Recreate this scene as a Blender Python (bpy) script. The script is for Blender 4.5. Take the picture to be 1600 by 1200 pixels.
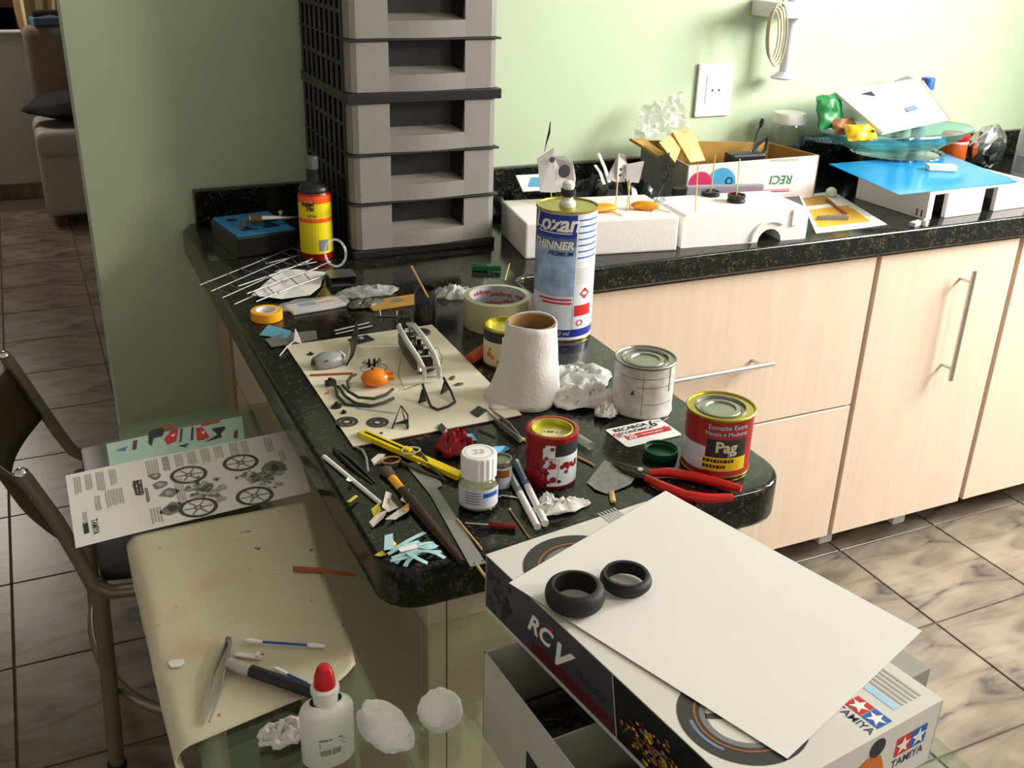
import bpy, bmesh, math, random
from mathutils import Vector, Matrix, noise

for o in list(bpy.data.objects):
    bpy.data.objects.remove(o, do_unlink=True)
SC = bpy.context.scene
COL = SC.collection
PI = math.pi

# ---------------------------------------------------------------- camera
cam_d = bpy.data.cameras.new('camera')
cam_d.sensor_width = 36.0
cam_d.lens = 36.12
cam_d.clip_start = 0.02
cam = bpy.data.objects.new('camera', cam_d)
COL.objects.link(cam)
cam.matrix_world = Matrix(((0.907915, 0.149528, -0.391575, 0.0),
                           (-0.418257, 0.384253, -0.82305, 0.0),
                           (0.027395, 0.911039, 0.41141, 1.51),
                           (0, 0, 0, 1)))
SC.camera = cam

# ---------------------------------------------------------------- world, window light, exposure
SC.view_settings.view_transform = 'Standard'
SC.view_settings.look = 'None'
SC.view_settings.gamma = 1.0
SC.view_settings.use_curve_mapping = False
SC.view_settings.exposure = 0.0
world = bpy.data.worlds.new('World')
SC.world = world
world.use_nodes = True
bg = world.node_tree.nodes['Background']
bg.inputs[0].default_value = (1.0, 0.93, 0.80, 1)
bg.inputs[1].default_value = 0.44

def area(name, loc, target, sx, sy, energy, color):
    d = bpy.data.lights.new(name, 'AREA')
    d.shape = 'RECTANGLE'
    d.size = sx
    d.size_y = sy
    d.energy = energy
    d.color = color
    o = bpy.data.objects.new(name, d)
    COL.objects.link(o)
    o.location = loc
    o.rotation_euler = (Vector(target) - Vector(loc)).to_track_quat('-Z', 'Y').to_euler()
    return o

# daylight that comes in through the wide opening in the right-hand wall
area('daylight', (3.38, 0.80, 2.05), (1.7, 1.9, 1.0), 0.9, 1.1, 190, (1.0, 0.99, 0.965))
# added fill light, high right; unseen source placed for the left wall's shadow edge
area('fill_light', (2.75, -0.75, 2.5), (0.6, 1.8, 0.9), 0.6, 0.6, 52, (1.0, 0.93, 0.82))
# daylight of the far room's window
area('far_daylight', (-0.55, 6.15, 1.9), (0.0, 4.0, 0.2), 0.5, 0.8, 16, (1.0, 0.93, 0.82))

# ---------------------------------------------------------------- materials
MATS = {}

def mat(name, col, rough=0.5, metal=0.0, var=0.06, vscale=30.0, bump=0.0, bscale=80.0, trans=0.0, ior=1.45, coat=0.0, alpha=1.0, emis=0.0, spec=0.5, stretch=None):
    m = bpy.data.materials.new(name)
    m.use_nodes = True
    nt = m.node_tree
    b = nt.nodes['Principled BSDF']
    tc = nt.nodes.new('ShaderNodeTexCoord')
    nz = nt.nodes.new('ShaderNodeTexNoise')
    nz.inputs['Scale'].default_value = vscale
    nz.inputs['Detail'].default_value = 3
    if stretch:
        mp = nt.nodes.new('ShaderNodeMapping')
        mp.inputs['Scale'].default_value = stretch
        nt.links.new(tc.outputs['Object'], mp.inputs['Vector'])
        nt.links.new(mp.outputs[0], nz.inputs['Vector'])
    else:
        nt.links.new(tc.outputs['Object'], nz.inputs['Vector'])
    rp = nt.nodes.new('ShaderNodeValToRGB')
    c = Vector(col[:3])
    rp.color_ramp.elements[0].position = 0.3
    rp.color_ramp.elements[1].position = 0.7
    rp.color_ramp.elements[0].color = (*(c * (1 - var)), 1)
    rp.color_ramp.elements[1].color = (*[min(1, v * (1 + var)) for v in c], 1)
    nt.links.new(nz.outputs['Fac'], rp.inputs['Fac'])
    nt.links.new(rp.outputs['Color'], b.inputs['Base Color'])
    b.inputs['Roughness'].default_value = rough
    b.inputs['Metallic'].default_value = metal
    b.inputs['IOR'].default_value = ior
    b.inputs['Specular IOR Level'].default_value = spec
    b.inputs['Transmission Weight'].default_value = trans
    b.inputs['Coat Weight'].default_value = coat
    b.inputs['Alpha'].default_value = alpha
    if bump > 0:
        n2 = nt.nodes.new('ShaderNodeTexNoise')
        n2.inputs['Scale'].default_value = bscale
        nt.links.new(tc.outputs['Object'], n2.inputs['Vector'])
        bp = nt.nodes.new('ShaderNodeBump')
        bp.inputs['Strength'].default_value = bump
        bp.inputs['Distance'].default_value = 0.002
        nt.links.new(n2.outputs['Fac'], bp.inputs['Height'])
        nt.links.new(bp.outputs['Normal'], b.inputs['Normal'])
    MATS[name] = m
    return m

def s(r, g, b):
    """sRGB 0-255 to linear."""
    f = lambda v: (v / 255 / 12.92) if v / 255 <= 0.04045 else ((v / 255 + 0.055) / 1.055) ** 2.4
    return (f(r), f(g), f(b))

# ---------------------------------------------------------------- geometry helpers
class G:
    """collects faces; build() links them as one mesh object"""
    def __init__(self):
        self.v = []
        self.f = []
    def add(self, vs, fs):
        n = len(self.v)
        self.v += [tuple(p) for p in vs]
        self.f += [[i + n for i in f] for f in fs]
        return self
    def box(self, x0, x1, y0, y1, z0, z1):
        vs = [(x, y, z) for z in (z0, z1) for y in (y0, y1) for x in (x0, x1)]
        return self.add(vs, [(0, 2, 3, 1), (4, 5, 7, 6), (0, 1, 5, 4), (2, 6, 7, 3), (0, 4, 6, 2), (1, 3, 7, 5)])
    def obox(self, c, sx, sy, sz, m=None):
        """box centred on c with half sizes along the axes of matrix m"""
        m = m or Matrix.Identity(3)
        c = Vector(c)
        vs = [c + m @ Vector((x * sx, y * sy, z * sz)) for z in (-1, 1) for y in (-1, 1) for x in (-1, 1)]
        return self.add(vs, [(0, 2, 3, 1), (4, 5, 7, 6), (0, 1, 5, 4), (2, 6, 7, 3), (0, 4, 6, 2), (1, 3, 7, 5)])
    def bar(self, a, b, w, h):
        """flat bar from a to b, width w (sideways), height h"""
        a = Vector(a); b = Vector(b)
        d = (b - a)
        L = d.length
        d.normalize()
        up = Vector((0, 0, 1)) if abs(d.z) < 0.95 else Vector((1, 0, 0))
        sd = d.cross(up).normalized()
        u2 = sd.cross(d)
        m = Matrix((d, sd, u2)).transposed()
        return self.obox((a + b) / 2, L / 2, w / 2, h / 2, m)
    def prism(self, poly, z0, z1):
        n = len(poly)
        vs = [(p[0], p[1], z0) for p in poly] + [(p[0], p[1], z1) for p in poly]
        a = sum(poly[i][0] * poly[(i + 1) % n][1] - poly[(i + 1) % n][0] * poly[i][1] for i in range(n))
        if a < 0:
            vs = [(p[0], p[1], z0) for p in poly[::-1]] + [(p[0], p[1], z1) for p in poly[::-1]]
        fs = [list(range(n))[::-1], list(range(n, 2 * n))] + [(i, (i + 1) % n, n + (i + 1) % n, n + i) for i in range(n)]
        return self.add(vs, fs)
    def lathe(self, prof, seg=28, c=(0, 0, 0), m=None, sx=1.0, sy=1.0):
        """prof: list of (r, z) bottom to top, outside"""
        vs = []
        idx = []
        for r, z in prof:
            if r < 1e-6:
                idx.append([len(vs)] * seg)
                vs.append(Vector((0, 0, z)))
            else:
                idx.append(list(range(len(vs), len(vs) + seg)))
                for k in range(seg):
                    a = 2 * PI * k / seg
                    vs.append(Vector((r * math.cos(a) * sx, r * math.sin(a) * sy, z)))
        if m is not None:
            vs = [m @ p for p in vs]
        c = Vector(c)
        vs = [p + c for p in vs]
        fs = []
        for i in range(len(prof) - 1):
            A, Bq = idx[i], idx[i + 1]
            for k in range(seg):
                q = [A[k], A[(k + 1) % seg], Bq[(k + 1) % seg], Bq[k]]
                u = []
                for t in q:
                    if t not in u:
                        u.append(t)
                if len(u) > 2:
                    fs.append(u)
        return self.add(vs, fs)
    def tube(self, pts, r, seg=8, closed=False, flat=1.0, caps=True):
        """round tube along points; r a number or one per point; flat squeezes it vertically"""
        pts = [Vector(p) for p in pts]
        n = len(pts)
        rs = r if isinstance(r, (list, tuple)) else [r] * n
        vs = []
        up0 = None
        for i, p in enumerate(pts):
            if closed:
                d = pts[(i + 1) % n] - pts[i - 1]
            else:
                d = pts[min(i + 1, n - 1)] - pts[max(i - 1, 0)]
            d.normalize()
            if up0 is None:
                up0 = Vector((0, 0, 1)) if abs(d.z) < 0.9 else Vector((1, 0, 0))
            sd = d.cross(up0)
            if sd.length < 1e-4:
                sd = d.orthogonal()
            sd.normalize()
            u2 = sd.cross(d).normalized()
            up0 = u2
            for k in range(seg):
                a = 2 * PI * k / seg
                vs.append(p + sd * (math.cos(a) * rs[i]) + u2 * (math.sin(a) * rs[i] * flat))
        fs = []
        m = n if closed else n - 1
        for i in range(m):
            j = (i + 1) % n
            for k in range(seg):
                fs.append((i * seg + k, i * seg + (k + 1) % seg, j * seg + (k + 1) % seg, j * seg + k))
        if not closed and caps:
            fs.append(list(range(seg))[::-1])
            fs.append(list(range((n - 1) * seg, n * seg)))
        return self.add(vs, fs)
    def grid(self, nx, ny, fn, closed_u=False):
        vs = [fn(i / nx, j / ny) for j in range(ny + 1) for i in range(nx + 1)]
        w = nx + 1
        fs = [(j * w + i, j * w + i + 1, (j + 1) * w + i + 1, (j + 1) * w + i) for j in range(ny) for i in range(nx)]
        return self.add(vs, fs)
    def ball(self, c, rx, ry, rz, n=14, m=9, fn=None):
        c = Vector(c)
        vs = []
        for j in range(m + 1):
            t = PI * j / m
            for i in range(n):
                a = 2 * PI * i / n
                d = Vector((math.sin(t) * math.cos(a), math.sin(t) * math.sin(a), -math.cos(t)))
                k = fn(d) if fn else 1.0
                vs.append(c + Vector((d.x * rx, d.y * ry, d.z * rz)) * k)
        fs = []
        for j in range(m):
            for i in range(n):
                fs.append((j * n + i, j * n + (i + 1) % n, (j + 1) * n + (i + 1) % n, (j + 1) * n + i))
        return self.add(vs, fs)
    def patch(self, r, a0, a1, z0, z1, n=8, c=(0, 0)):
        """piece of a cylinder wall, facing outwards"""
        vs = []
        for k in range(n + 1):
            a = a0 + (a1 - a0) * k / n
            vs += [(c[0] + r * math.cos(a), c[1] + r * math.sin(a), z0), (c[0] + r * math.cos(a), c[1] + r * math.sin(a), z1)]
        return self.add(vs, [(2 * k, 2 * k + 2, 2 * k + 3, 2 * k + 1) for k in range(n)])
    def build(self, name, m, parent=None, smooth=False, bevel=0.0, solid=0.0, weld=True, seg=2):
        me = bpy.data.meshes.new(name)
        me.from_pydata([tuple(p) for p in self.v], [], self.f)
        bm = bmesh.new()
        bm.from_mesh(me)
        if weld:
            bmesh.ops.remove_doubles(bm, verts=bm.verts, dist=1e-6)
        bmesh.ops.recalc_face_normals(bm, faces=bm.faces)
        if bevel > 0:
            es = [e for e in bm.edges if len(e.link_faces) == 2 and e.calc_face_angle(0) > 0.6]
            bmesh.ops.bevel(bm, geom=es, offset=bevel, segments=seg, affect='EDGES', profile=0.6)
        bm.to_mesh(me)
        bm.free()
        if smooth:
            for p in me.polygons:
                p.use_smooth = True
            try:
                me.set_sharp_from_angle(angle=0.7)
            except Exception:
                pass
        me.materials.append(MATS[m] if isinstance(m, str) else m)
        o = bpy.data.objects.new(name, me)
        COL.objects.link(o)
        if parent is not None:
            o.parent = parent
        if solid:
            md = o.modifiers.new('thickness', 'SOLIDIFY')
            md.thickness = solid
            md.offset = 0
        return o

def tag(o, label, cat=None, group=None, kind=None):
    o['label'] = label
    if cat:
        o['category'] = cat
    if group:
        o['group'] = group
    if kind:
        o['kind'] = kind
    return o

def thing(name, label, cat, loc=(0, 0, 0), rz=0.0, group=None, rot=None):
    o = bpy.data.objects.new(name, None)
    o.empty_display_size = 0.02
    COL.objects.link(o)
    o.location = loc
    o.rotation_euler = rot if rot else (0, 0, rz)
    return tag(o, label, cat, group)

def struct(o, label):
    o['kind'] = 'structure'
    o['label'] = label
    return o

_txt = {}
def text2d(body, size, align='CENTER', shear=0.0, bold=0.0, sx=1.0):
    """flat letters as (verts, faces) in the plane, from Blender's own font"""
    cu = bpy.data.curves.new('t', 'FONT')
    cu.body = body
    cu.size = size
    cu.align_x = align
    cu.align_y = 'CENTER'
    cu.shear = shear
    cu.offset = bold
    cu.resolution_u = 3
    o = bpy.data.objects.new('t', cu)
    COL.objects.link(o)
    dg = bpy.context.evaluated_depsgraph_get()
    me = bpy.data.meshes.new_from_object(o.evaluated_get(dg))
    vs = [(v.co.x * sx, v.co.y) for v in me.vertices]
    fs = [list(p.vertices) for p in me.polygons]
    bpy.data.objects.remove(o)
    bpy.data.curves.remove(cu)
    bpy.data.meshes.remove(me)
    return vs, fs

def text_on_cyl(g, body, size, r, ang, z, **k):
    vs, fs = text2d(body, size, **k)
    g.add([(r * math.cos(ang + x / r), r * math.sin(ang + x / r), z + y) for x, y in vs], fs)
    return g

def text_on(g, body, size, o, ux, uy, **k):
    """letters on the plane through o with axes ux (reading direction) and uy (up)"""
    vs, fs = text2d(body, size, **k)
    o = Vector(o); ux = Vector(ux).normalized(); uy = Vector(uy).normalized()
    g.add([o + ux * x + uy * y for x, y in vs], fs)
    return g

def nz(x, y, z=0.0, sc=1.0):
    return noise.noise(Vector((x * sc, y * sc, z)))

def copy_tree(o, parent=None):
    c = o.copy()
    COL.objects.link(c)
    c.parent = parent
    for ch in list(o.children):
        copy_tree(ch, c)
    return c

def circle(cx, cy, r, n=24, a0=0.0):
    return [(cx + r * math.cos(a0 + 2 * PI * k / n), cy + r * math.sin(a0 + 2 * PI * k / n)) for k in range(n)]

def face_cam(p):
    return math.atan2(-p[1], -p[0])

# ================================================================ materials of the setting
mat('wall_green', (0.48, 0.56, 0.385), 0.55, var=0.015, vscale=6, bump=0.02, bscale=200)
mat('wall_white', (0.52, 0.50, 0.46), 0.7, var=0.03)
mat('ceiling', (0.75, 0.74, 0.70), 0.8, var=0.02)
mat('wood_cream', (0.63, 0.50, 0.385), 0.42, var=0.045, vscale=1.0, stretch=(70, 70, 3.5))
mat('wood_edge', (0.42, 0.29, 0.18), 0.5)
mat('steel', (0.62, 0.60, 0.57), 0.32, metal=1.0)
mat('chrome', (0.72, 0.70, 0.66), 0.12, metal=1.0)
mat('white_plastic', (0.80, 0.79, 0.77), 0.4, var=0.02)
mat('pvc_white', (0.72, 0.71, 0.76), 0.35, var=0.02)
mat('grout', (0.10, 0.075, 0.055), 0.8)
mat('mahogany', (0.10, 0.03, 0.018), 0.35)

def tile_material():
    m = bpy.data.materials.new('floor_tile')
    m.use_nodes = True
    nt = m.node_tree
    b = nt.nodes['Principled BSDF']
    tc = nt.nodes.new('ShaderNodeTexCoord')
    oi = nt.nodes.new('ShaderNodeObjectInfo')
    ad = nt.nodes.new('ShaderNodeVectorMath'); ad.operation = 'ADD'
    ml = nt.nodes.new('ShaderNodeMath'); ml.operation = 'MULTIPLY'; ml.inputs[1].default_value = 0.15
    nt.links.new(oi.outputs['Random'], ml.inputs[0])
    nt.links.new(tc.outputs['Object'], ad.inputs[0])
    nt.links.new(ml.outputs[0], ad.inputs[1])
    mp = nt.nodes.new('ShaderNodeMapping')
    mp.inputs['Rotation'].default_value = (0, 0, 0.6)
    mp.inputs['Scale'].default_value = (2.6, 9.0, 1.0)
    nt.links.new(ad.outputs[0], mp.inputs['Vector'])
    n1 = nt.nodes.new('ShaderNodeTexNoise')
    n1.inputs['Scale'].default_value = 1.6; n1.inputs['Detail'].default_value = 5; n1.inputs['Distortion'].default_value = 1.2
    nt.links.new(mp.outputs[0], n1.inputs['Vector'])
    r1 = nt.nodes.new('ShaderNodeValToRGB')
    e = r1.color_ramp.elements
    e[0].position = 0.33; e[0].color = (0.05, 0.045, 0.045, 1)
    e[1].position = 0.62; e[1].color = (0.28, 0.235, 0.175, 1)
    k = e.new(0.39); k.color = (0.13, 0.105, 0.085, 1)
    k = e.new(0.45); k.color = (0.19, 0.16, 0.12, 1)
    nt.links.new(n1.outputs['Fac'], r1.inputs['Fac'])
    n2 = nt.nodes.new('ShaderNodeTexNoise')
    n2.inputs['Scale'].default_value = 5.0; n2.inputs['Detail'].default_value = 4
    nt.links.new(ad.outputs[0], n2.inputs['Vector'])
    r2 = nt.nodes.new('ShaderNodeValToRGB')
    r2.color_ramp.elements[0].position = 0.35; r2.color_ramp.elements[0].color = (0.72, 0.70, 0.68, 1)
    r2.color_ramp.elements[1].position = 0.65; r2.color_ramp.elements[1].color = (1, 1, 1, 1)
    nt.links.new(n2.outputs['Fac'], r2.inputs['Fac'])
    mx = nt.nodes.new('ShaderNodeMix'); mx.data_type = 'RGBA'; mx.blend_type = 'MULTIPLY'
    mx.inputs['Factor'].default_value = 1.0
    nt.links.new(r1.outputs['Color'], mx.inputs['A'])
    nt.links.new(r2.outputs['Color'], mx.inputs['B'])
    nt.links.new(mx.outputs['Result'], b.inputs['Base Color'])
    b.inputs['Roughness'].default_value = 0.3
    MATS['floor_tile'] = m
tile_material()

def granite_material():
    m = bpy.data.materials.new('granite')
    m.use_nodes = True
    nt = m.node_tree
    b = nt.nodes['Principled BSDF']
    tc = nt.nodes.new('ShaderNodeTexCoord')
    v = nt.nodes.new('ShaderNodeTexVoronoi'); v.inputs['Scale'].default_value = 330
    nt.links.new(tc.outputs['Object'], v.inputs['Vector'])
    n = nt.nodes.new('ShaderNodeTexNoise'); n.inputs['Scale'].default_value = 60; n.inputs['Detail'].default_value = 4
    nt.links.new(tc.outputs['Object'], n.inputs['Vector'])
    sp = nt.nodes.new('ShaderNodeSeparateColor')
    nt.links.new(v.outputs['Color'], sp.inputs[0])
    mu = nt.nodes.new('ShaderNodeMath'); mu.operation = 'MULTIPLY'
    nt.links.new(sp.outputs[0], mu.inputs[0]); nt.links.new(n.outputs['Fac'], mu.inputs[1])
    r = nt.nodes.new('ShaderNodeValToRGB')
    e = r.color_ramp.elements
    e[0].position = 0.28; e[0].color = (0.005, 0.007, 0.006, 1)
    e[1].position = 0.60; e[1].color = (0.085, 0.055, 0.03, 1)
    k = e.new(0.40); k.color = (0.014, 0.016, 0.012, 1)
    nt.links.new(mu.outputs[0], r.inputs['Fac'])
    nt.links.new(r.outputs['Color'], b.inputs['Base Color'])
    b.inputs['Roughness'].default_value = 0.13
    b.inputs['Specular IOR Level'].default_value = 0.36
    MATS['granite'] = m
granite_material()

# ================================================================ the room
# floor: a grout slab with single tiles on it
fl = G().box(-1.9, 3.3, -0.6, 6.5, -0.06, -0.004).build('floor', 'grout')
struct(fl, 'marbled beige ceramic tile floor with dark grout')
T = 0.334
tile_me = None
for i in range(-2, 10):
    for j in range(-1, 18):
        x0 = -0.2 + T * i
        y0 = 0.05 + T * j
        if x0 > 0.2 and y0 > 2.3:
            continue
        if tile_me is None:
            g = G().box(0.0025, T - 0.0025, 0.0025, T - 0.0025, -0.006, 0.0)
            t = g.build('tile', 'floor_tile', fl, bevel=0.0012, seg=1)
            tile_me = t.data
        else:
            t = bpy.data.objects.new('tile', tile_me)
            COL.objects.link(t)
            t.parent = fl
        t.location = (x0, y0, 0)

struct(G().box(0.092, 3.2, 2.23, 2.38, 0, 2.6).build('wall_back', 'wall_green'), 'pale green painted wall behind the counter')
g = G().box(3.05, 3.2, 1.40, 2.23, 0, 2.6).box(3.05, 3.2, -0.7, 1.40, 2.2, 2.6).box(3.05, 3.2, -0.9, -0.7, 0, 2.6)
struct(g.build('wall_right', 'wall_green'), 'green side wall with the wide opening that lets daylight in')
struct(G().box(-1.9, 3.3, -0.9, 6.6, 2.6, 2.7).build('ceiling', 'ceiling'), 'white ceiling')
struct(G().box(-2.0, -1.9, -0.9, 6.6, 0, 2.6).build('wall_left', 'wall_white'), 'white wall on the left of both rooms')
g = G().box(-1.9, -0.78, 6.36, 6.5, 0, 2.6).box(-0.78, 0.5, 6.36, 6.5, 0, 0.88).box(-0.78, 0.5, 6.36, 6.5, 2.2, 2.6).box(0.5, 2.2, 6.36, 6.5, 0, 2.6)
struct(g.build('wall_far', 'wall_white'), 'white wall of the far room with its window')
struct(G().box(2.2, 2.3, 2.38, 6.5, 0, 2.6).build('wall_far_right', 'wall_white'), 'side wall of the far room')
struct(G().box(-1.9, 2.2, 6.335, 6.36, 0, 0.085).build('baseboard_far', 'floor_tile'), 'dark tile skirting along the far wall')

# ================================================================ granite worktop
def arc(cx, cy, r, a0, a1, n=7):
    return [(cx + r * math.cos(a0 + (a1 - a0) * k / n), cy + r * math.sin(a0 + (a1 - a0) * k / n)) for k in range(n + 1)]
wt = thing('granite_worktop', 'black speckled granite worktop with a peninsula', 'worktop', (0, 0, 0))
poly = [(0.285, 2.23), (0.263, 2.18)] + arc(0.307, 0.88, 0.044, PI, 1.5 * PI) + arc(0.725, 0.895, 0.06, 1.5 * PI, 2 * PI) + [(0.785, 1.60)] + arc(0.815, 1.63, 0.03, PI, PI / 2, 4) + [(3.05, 1.66), (3.05, 2.23)]
G().prism(poly, 0.848, 0.9).build('slab', 'granite', wt, bevel=0.007, smooth=True, seg=3)
tag(G().box(0.297, 3.05, 2.208, 2.2295, 0.9003, 0.974).build('granite_upstand', 'granite', bevel=0.003), 'narrow black granite strip along the foot of the green wall', 'upstand')

# ================================================================ cabinets
def handle_bar(a, b, off, parent):
    """bar handle with two short posts; off = vector from the door to the bar"""
    a = Vector(a); b = Vector(b); off = Vector(off)
    g = G().tube([a + off, b + off], 0.006, 10)
    d = (b - a).normalized()
    for p in (a + d * 0.03, b - d * 0.03):
        g.tube([p, p + off], 0.004, 8)
    return g.build('handle', 'steel', parent, smooth=True)

def door(name, parent, x0, x1, z0, z1, yf=1.68):
    return G().box(x0, x1, yf, yf + 0.018, z0, z1).build(name, 'wood_cream', parent, bevel=0.001, seg=1)

c1 = thing('drawer_cabinet', 'cream wood base cabinet with two wide drawers beside the peninsula', 'cabinet')
G().box(0.80, 1.708, 1.70, 2.2, 0.10, 0.846).build('body', 'wood_edge', c1)
d = door('drawer', c1, 0.802, 1.706, 0.468, 0.838)
handle_bar((1.06, 1.68, 0.632), (1.42, 1.68, 0.632), (0, -0.035, 0), d)
d = door('drawer', c1, 0.802, 1.706, 0.095, 0.463)
handle_bar((1.06, 1.68, 0.28), (1.42, 1.68, 0.28), (0, -0.035, 0), d)
for x in (1.0, 1.60):
    G().lathe([(0.017, 0), (0.017, 0.008), (0.012, 0.012), (0.012, 0.1)], 14, (x, 1.77, 0)).build('foot', 'white_plastic', c1, smooth=True)
c2 = thing('door_cabinet', 'cream wood base cabinet door with a tall vertical bar handle', 'cabinet')
G().box(1.716, 2.162, 1.70, 2.2, 0.10, 0.846).build('body', 'wood_edge', c2)
d = door('door', c2, 1.720, 2.160, 0.095, 0.838)
handle_bar((1.985, 1.68, 0.50), (1.985, 1.68, 0.785), (0, -0.035, 0), d)
for x in (1.79, 2.05):
    G().box(x - 0.022, x + 0.022, 1.765, 1.795, 0, 0.10).build('foot', 'white_plastic', c2, bevel=0.004)
c3 = thing('door_cabinet', 'cream wood base cabinet door without a handle in view, cut by right edge', 'cabinet')
G().box(2.170, 3.04, 1.71, 2.2, 0.10, 0.846).build('body', 'wood_edge', c3)
d = door('door', c3, 2.183, 2.62, 0.092, 0.838, 1.685)
d = door('door', c3, 2.625, 3.03, 0.092, 0.838, 1.685)
handle_bar((2.72, 1.685, 0.50), (2.72, 1.685, 0.785), (0, -0.035, 0), d)

c4 = thing('peninsula_cabinet', 'cream cabinet carrying the black granite peninsula', 'cabinet')
G().box(0.341, 0.74, 0.893, 1.69, 0.10, 0.846).box(0.341, 0.78, 1.69, 2.2, 0.10, 0.846).build('body', 'wood_edge', c4)
for y0, y1, zz in ((0.895, 1.24, ((0.10, 0.846),)), (1.245, 1.62, ((0.10, 0.846),)), (1.625, 2.03, ((0.10, 0.60), (0.61, 0.72), (0.74, 0.84)))):
    for z0, z1 in zz:
        G().box(0.321, 0.339, y0, y1, z0, z1).build('side_panel', 'wood_cream', c4, bevel=0.001, seg=1)
G().box(0.319, 0.339, 2.06, 2.2, 0.0, 0.846).build('filler_post', 'wood_edge', c4)
for x0, x1 in ((0.321, 0.343), (0.3445, 0.54), (0.5415, 0.74)):
    G().box(x0, x1, 0.873, 0.891, 0.10, 0.846).build('end_panel', 'wood_cream', c4, bevel=0.001, seg=1)
G().box(0.36, 0.72, 0.93, 2.18, 0.0, 0.1).build('plinth', 'wood_edge', c4)

# ================================================================ materials of the things
mat('tower_grey', s(132, 128, 122), 0.42, var=0.03, vscale=12)
mat('tower_dark', s(60, 60, 60), 0.45, var=0.05)
mat('black_plastic', (0.012, 0.012, 0.013), 0.35)
mat('black_matte', (0.010, 0.010, 0.011), 0.75)
mat('rubber', (0.012, 0.012, 0.014), 0.62, bump=0.1, bscale=300)
mat('paper', s(226, 222, 216), 0.75, var=0.012, vscale=9, bump=0.03, bscale=60)
mat('card_white', s(214, 210, 202), 0.45, var=0.015, vscale=10)
mat('card_grey', s(150, 148, 140), 0.7, var=0.04)
mat('card_inner', s(188, 186, 176), 0.8, var=0.04)
mat('ink_black', (0.02, 0.02, 0.022), 0.6)
mat('ink_grey', s(120, 118, 114), 0.7)
mat('ink_light', s(168, 166, 160), 0.7)
mat('ink_dark', s(62, 60, 60), 0.6)
mat('ink_tyre', s(52, 47, 48), 0.5, var=0.1)
mat('ink_red', s(200, 30, 28), 0.5)
mat('ink_blue', s(30, 90, 175), 0.5)
mat('ink_navy', s(20, 32, 90), 0.5)
mat('ink_lightblue', s(170, 205, 230), 0.5)
mat('ink_white', s(236, 234, 228), 0.5, var=0.02)
mat('ink_yellow', s(225, 190, 30), 0.5)
mat('ink_orange', s(205, 105, 25), 0.5)
mat('ink_copper', s(150, 92, 45), 0.45)
mat('lid_side_photo', s(62, 62, 72), 0.35, var=0.25, vscale=22)
mat('lid_side_dark', s(26, 28, 30), 0.35, var=0.5, vscale=60)
mat('ink_darkred', s(100, 20, 20), 0.4, var=0.2)
mat('ink_steelblue', s(105, 125, 150), 0.4)
mat('cotton', s(250, 248, 246), 0.95, var=0.02, vscale=40, bump=0.5, bscale=180)
mat('white_plain', s(236, 234, 230), 0.5, var=0.015)
mat('glue_white', s(222, 222, 216), 0.35, var=0.015)
mat('red_plastic', s(190, 18, 28), 0.35, var=0.05)

def thin_glass(name, tint, gloss=0.03, refl=(1, 1, 1), k=1.0):
    """clear sheet: tinted see-through with a mirror reflection that grows at grazing angles"""
    m = bpy.data.materials.new(name)
    m.use_nodes = True
    nt = m.node_tree
    nt.nodes.remove(nt.nodes['Principled BSDF'])
    out = nt.nodes['Material Output']
    tr = nt.nodes.new('ShaderNodeBsdfTransparent'); tr.inputs[0].default_value = (*tint, 1)
    gl = nt.nodes.new('ShaderNodeBsdfGlossy'); gl.inputs['Roughness'].default_value = gloss
    gl.inputs[0].default_value = (*refl, 1)
    lw = nt.nodes.new('ShaderNodeLayerWeight'); lw.inputs['Blend'].default_value = 0.5
    pw = nt.nodes.new('ShaderNodeMath'); pw.operation = 'POWER'; pw.inputs[1].default_value = 4.0
    nt.links.new(lw.outputs['Facing'], pw.inputs[0])
    mu = nt.nodes.new('ShaderNodeMath'); mu.operation = 'MULTIPLY_ADD'
    mu.inputs[1].default_value = 0.9; mu.inputs[2].default_value = 0.025 * k
    mu.use_clamp = True
    nt.links.new(pw.outputs[0], mu.inputs[0])
    mx = nt.nodes.new('ShaderNodeMixShader')
    nt.links.new(mu.outputs[0], mx.inputs[0])
    nt.links.new(tr.outputs[0], mx.inputs[1])
    nt.links.new(gl.outputs[0], mx.inputs[2])
    nt.links.new(mx.outputs[0], out.inputs[0])
    MATS[name] = m
    return m
thin_glass('table_glass', (0.84, 0.91, 0.84), 0.02, (0.9, 1.0, 0.93), 1.6)
thin_glass('clear_plastic', (0.90, 0.91, 0.90), 0.12, (1, 1, 1), 2.2)
mat('clear_bag', s(215, 216, 214), 0.14, alpha=0.27, spec=1.0, var=0.02)
mat('bag_shiny', s(228, 229, 226), 0.14, alpha=0.5, spec=1.0, var=0.02)
thin_glass('bottle_glass', (0.90, 0.93, 0.92), 0.04, (1, 1, 1), 2.0)
mat('blue_film', s(30, 150, 215), 0.12, alpha=0.88, spec=0.7, var=0.06, vscale=6)

def loc(root, p):
    """world point to the local frame of a thing (position and turn about z)"""
    a = -root.rotation_euler[2]
    q = Vector(p) - Vector(root.location)
    return Vector((q.x * math.cos(a) - q.y * math.sin(a), q.x * math.sin(a) + q.y * math.cos(a), q.z))

def decal(name, parent, pts, m, lift=0.0004):
    """flat print: polygon through world points, lifted a little above the surface"""
    q = [loc(parent, p) + Vector((0, 0, lift)) for p in pts]
    return G().add(q, [list(range(len(q)))]).build(name, m, parent)

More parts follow.
